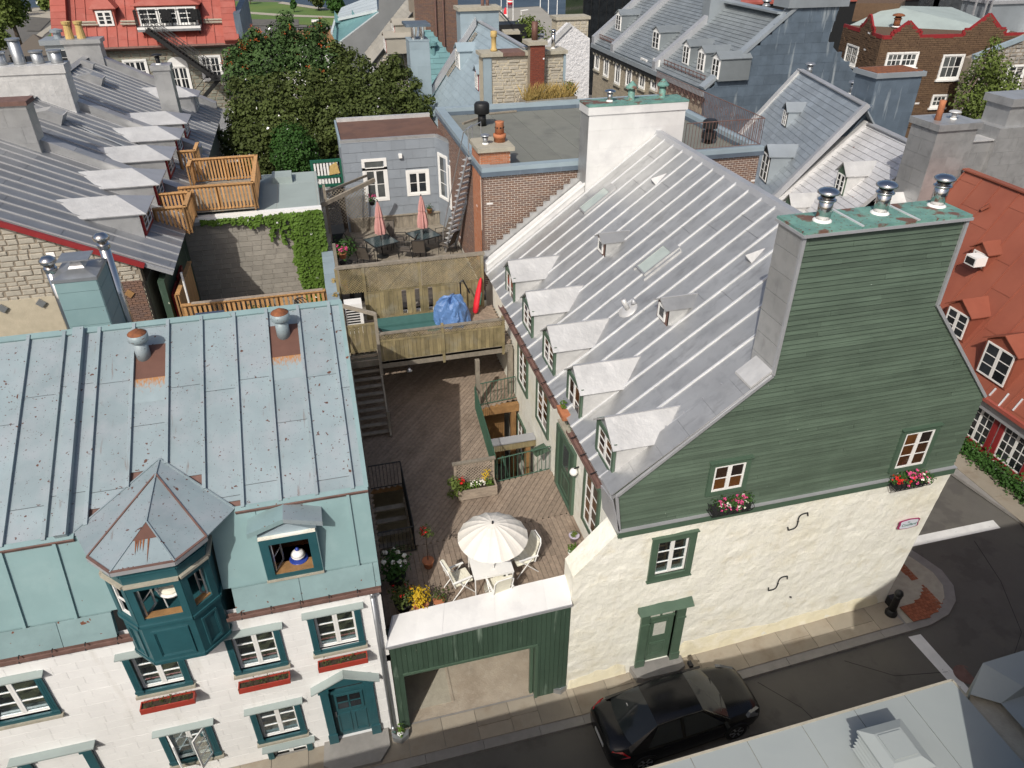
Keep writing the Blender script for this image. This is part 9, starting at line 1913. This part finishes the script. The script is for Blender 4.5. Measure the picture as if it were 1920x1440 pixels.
fw2 = Fr((XW, ye, 0), (0, -1, 0), ZP, (-1, 0, 0))
for (px_, py_) in ((1826, 812), (1886, 872)): p = PX(px_, py_, XW); window(oh, fw2.at(ye - p.y - .55, max(1.35, p.z - .25), .0), 1.15, 1.5, rows=4, sashes=2, cols=2, cas=m_redtrim, casw=.18, casd=.08, sash=m_white, st=.05, mun=.03)
hd = root('hedge', (21.8, 14, .95), 'low green hedge along the foot of the white wall across the side street', 'hedge')
mb = MB()
for _ in range(5200): mb.card((21.86 + R.gauss(0, .16), R.uniform(9, 17.6), .96 + abs(R.gauss(0, .26))), (R.uniform(-1, .6), R.uniform(-1, .5), R.uniform(.2, 1.2)), R.uniform(.07, .13))
mb.build('hedge_leaves', m_leaf, hd, fix=False)['kind'] = 'stuff'
# brown brick building, rubble wall and tall thin tree at upper right
br = root('brown_brick_building', (48, 60, 0), 'brown mottled brick building with zigzag red parapet and grey membrane roof', 'building')
ZQ = 11.0; A_ = PZ(1584, 45, ZQ); B_ = PZ(1657, 67, ZQ); C_ = PZ(1925, 61, ZQ); A_ = A_; D_ = C_ + (A_ - B_) * 1.6;
MB().prism([V((p.x, p.y, -1)) for p in (A_, B_, C_, D_)], (0, 0, ZQ + .9)).build('wall_core', m_mortardk, br); br.children[-1].data.materials[0] = m_brickbr
def bface(p, q, wins, gables):
 p, q = V((p.x, p.y, 0)), V((q.x, q.y, 0)); d = q - p; f = Fr(p, d, ZP); L = d.length
 if f.n.y > 0 and f.n.x >= 0: f.n = -f.n
 if (f.p(0, 0, 1) - CP).length > (f.p(0, 0, -1) - CP).length: f.n = -f.n
 prof = [(0, ZQ - .1)]
 for (c_, w_, h_) in gables: prof += [(c_ - w_, ZQ - .1), (c_ - w_, ZQ + .25), (c_ - w_ * .75, ZQ + .25), (c_, ZQ + h_), (c_ + w_ * .75, ZQ + .25), (c_ + w_, ZQ + .25), (c_ + w_, ZQ - .1)]
 prof += [(L, ZQ - .1)]
 MB().prism([f.p(a, b, -.1) for a, b in prof] + [f.p(L, 5, -.1), f.p(0, 5, -.1)], f.n * .12).build('parapet_wall', m_brickbr, br)
 field(br, 'brick', m_brickbr, f.at(0, 0, .02), [prof + [(L, 5), (0, 5)]] + [rect(w[0] - .1, w[1] - .1, w[2] + .1, w[3] + .1) for w in wins], .36, .13, .02, .04, maxn=150, dv=.5)
 for (a, b), (c_, d_) in zip(prof[:-1], prof[1:]): MB().bar(f.p(a, b, .0), f.p(c_, d_, .0), .24, .12, f.n).build('parapet_cap', m_redtrim, br)
 for w in wins: window(br, f.at(w[0], w[1], .04), w[2] - w[0], w[3] - w[1], rows=2, sashes=1 if w[2] - w[0] < 1.6 else 2, cols=3, cas=m_white, casw=.10, casd=.08, glass=m_glassbl, st=.07, mun=.05, sill=(m_white, .1, .12, .15))
 return f
def onf(p, q, x, y):
 d = V((q.x - p.x, q.y - p.y, 0)).normalized(); n = V((-d.y, d.x, 0)); h = PP(x, y, V((p.x, p.y, 0)), n); return (h - V((p.x, p.y, 0))).dot(d), h.z
def wpx(p, q, x0, y0, x1, y1): a = onf(p, q, x0, y0); b = onf(p, q, x1, y1); return (min(a[0], b[0]), min(a[1], b[1]), max(a[0], b[0]), max(a[1], b[1]))
LA = (B_ - A_).length; LB_ = (C_ - B_).length
bface(A_, B_, [wpx(A_, B_, 1592, 84, 1604, 122)], [(LA * .6, LA * .16, .95)])
u0 = onf(B_, C_, 1703, 50)[0]; u1 = onf(B_, C_, 1852, 40)[0]; bface(B_, C_, [wpx(B_, C_, 1665, 101, 1713, 123), wpx(B_, C_, 1770, 105, 1793, 145), wpx(B_, C_, 1750, 180, 1768, 198)], [(u0, 1.0, .8), (u1, 1.5, 1.15)])
nr = (A_ - B_).normalized(); mb = MB(); pts = [B_ + V((0, 0, -.25)), C_ + V((0, 0, -.25)), A_ + V((0, 0, -.25)), D_ + V((0, 0, .6)), A_ + (D_ - A_) * .4 + V((0, 0, 1.0))]
mb.add([pts[0], pts[1], pts[3], pts[4], pts[2]], [(0, 1, 2, 3, 4)]); mb.build('roof_membrane', m_flatroof, br)
q = PZ(1680, 50, ZQ); flue('roof_turbine', q, .22, .6, .42, 'rusty capped roof vent behind the zigzag parapet', 'roof vent', m=m_rusttop); q = PZ(1668, 14, ZQ); flue('roof_turbine', q, .22, .6, .42, 'small roof vent on the far edge of the grey membrane roof', 'roof vent', m=m_concrete)
q = PZ(1600, 22, ZQ); MB().prism([PZ(1597, 40, ZQ), PZ(1612, 10, ZQ), PZ(1690, 32, ZQ), PZ(1680, 40, ZQ)], (0, 0, 1.2)).build('roof_block', m_brickbr, br)
rw_ = root('rubble_gable_wall', (42, 40, 0), 'grey rubble gable wall with white coping at the upper right edge', 'building'); pts = [PY(x, y, 42) for x, y in ((1822, 110), (1916, 74), (1945, 60), (1945, 330), (1790, 330), (1800, 200))]
MB().prism(pts, (0, .6, 0)).build('gable', m_mortardk, rw_); m_greyrub = mat('grey rubble', (.3, .3, .3), .9, 0, .15, 5, .5, 20, isl=((.22, .21, .19), (.34, .32, .29), (.28, .25, .21), (.40, .38, .35))); f = Fr((pts[0].x - 4, 42, 0), XP, ZP, (0, -1, 0)); field(rw_, 'stone', m_greyrub, f, [[(p.x - pts[0].x + 4, p.z) for p in pts]], .42, .2, .05, .08, kind='stone', wv=.5, hv=.3, dv=.5, off='r', c0=-.03, maxn=280)
MB().bar(pts[0] + V((0, -.05, .1)), pts[1] + V((0, -.05, .1)), .3, .2, YP).build('coping', m_bluegrey, rw_)
p = PY(1872, 185, 42); window(rw_, Fr((p.x, 41.98, p.z), XP, ZP, (0, -1, 0)), 1.2, 2.0, rows=3, cas=m_white, casd=.08)
cl3 = [(PY(x, y, 35 + R.uniform(-.6, .6)), r, 0) for x, y, r in ((1865, 78, .35), (1862, 100, .55), (1850, 120, .8), (1870, 130, .8), (1835, 150, 1.0), (1860, 160, 1.1), (1885, 165, .9), (1820, 185, 1.0), (1850, 195, 1.2), (1880, 205, 1.1), (1895, 190, .7), (1835, 225, 1.0), (1865, 240, 1.1), (1840, 255, .9), (1875, 265, .8), (1735, 250, .7), (1725, 262, .6))]
bigtree('slender_tree', (32, 35.5, 0), 10, cl3, 9000, .15, [m_leafpale], 'loose yellow green conifer like tree before the rubble gable at upper right', .16)
# white building, red container at the top edge
wt = root('white_building', (60, 80, 0), 'white building with dark balcony openings at the top right edge', 'building'); p = PY(1570, 40, 78); q = PY(1845, 30, 78); MB().box(p.x, 78, 0, q.x + 8, 84, 18).build('wall', m_whwall, wt)
for x0, x1 in ((1640, 1700), (1702, 1755), (1757, 1800)): a, b = PY(x0, -20, 77.95), PY(x1, 24, 77.95); MB().box(a.x, 77.9, b.z, b.x, 78.02, 18).build('dark_opening', m_glass, wt)
dk2 = root('dark_sheet_house', (64, 70, 0), 'dark sheet clad house with ladders at the top right corner', 'building'); a, b = PY(1862, 8, 68), PY(1912, 60, 68); MB().box(a.x, 68, 0, b.x + .5, 72, a.z).build('wall', m_slate, dk2); MB().box(b.x + .5, 67, 0, b.x + 8, 72, a.z - .8).build('white_wall', m_whwall, dk2); MB().box(a.x - .2, 67.8, a.z, b.x + .6, 72, a.z + .3).build('roof_edge', m_flash, dk2)
for x in (1820, 1840, 1850): a = PY(x, 40, 67.5); MB().tube((a.x, 67.5, 2), (a.x, 67.5, 16), .12, 6).build('ladder_pole', m_alu, dk2)
rc_ = root('red_shed_roof', (35, 62, 0), 'red metal roof strip behind the terrace ridge at the top edge', 'building'); a, b = PY(1350, 10, 72), PY(1500, 12, 72); MB().box(a.x, 72, 0, b.x + 14, 78, a.z).build('wall', m_iron, rc_); MB().hexa((a.x, 71.8, a.z), (b.x - a.x + 14, 0, 0), (0, 6, 2.2), (0, 0, .2)).build('red_roof', m_redroof, rc_)
gh3 = root('dark_glass_house', (22, 80, 0), 'dark greenish glass house by the river at the top edge', 'building'); a, b = PY(1092, 38, 84), PY(1180, 38, 84); MB().box(a.x, 84, 0, b.x, 90, 14).build('glass_walls', m_glass, gh3)
for k in range(8): MB().box(a.x + k * .9, 83.95, 0, a.x + k * .9 + .08, 84, 14).build('mullion', m_iron, gh3)
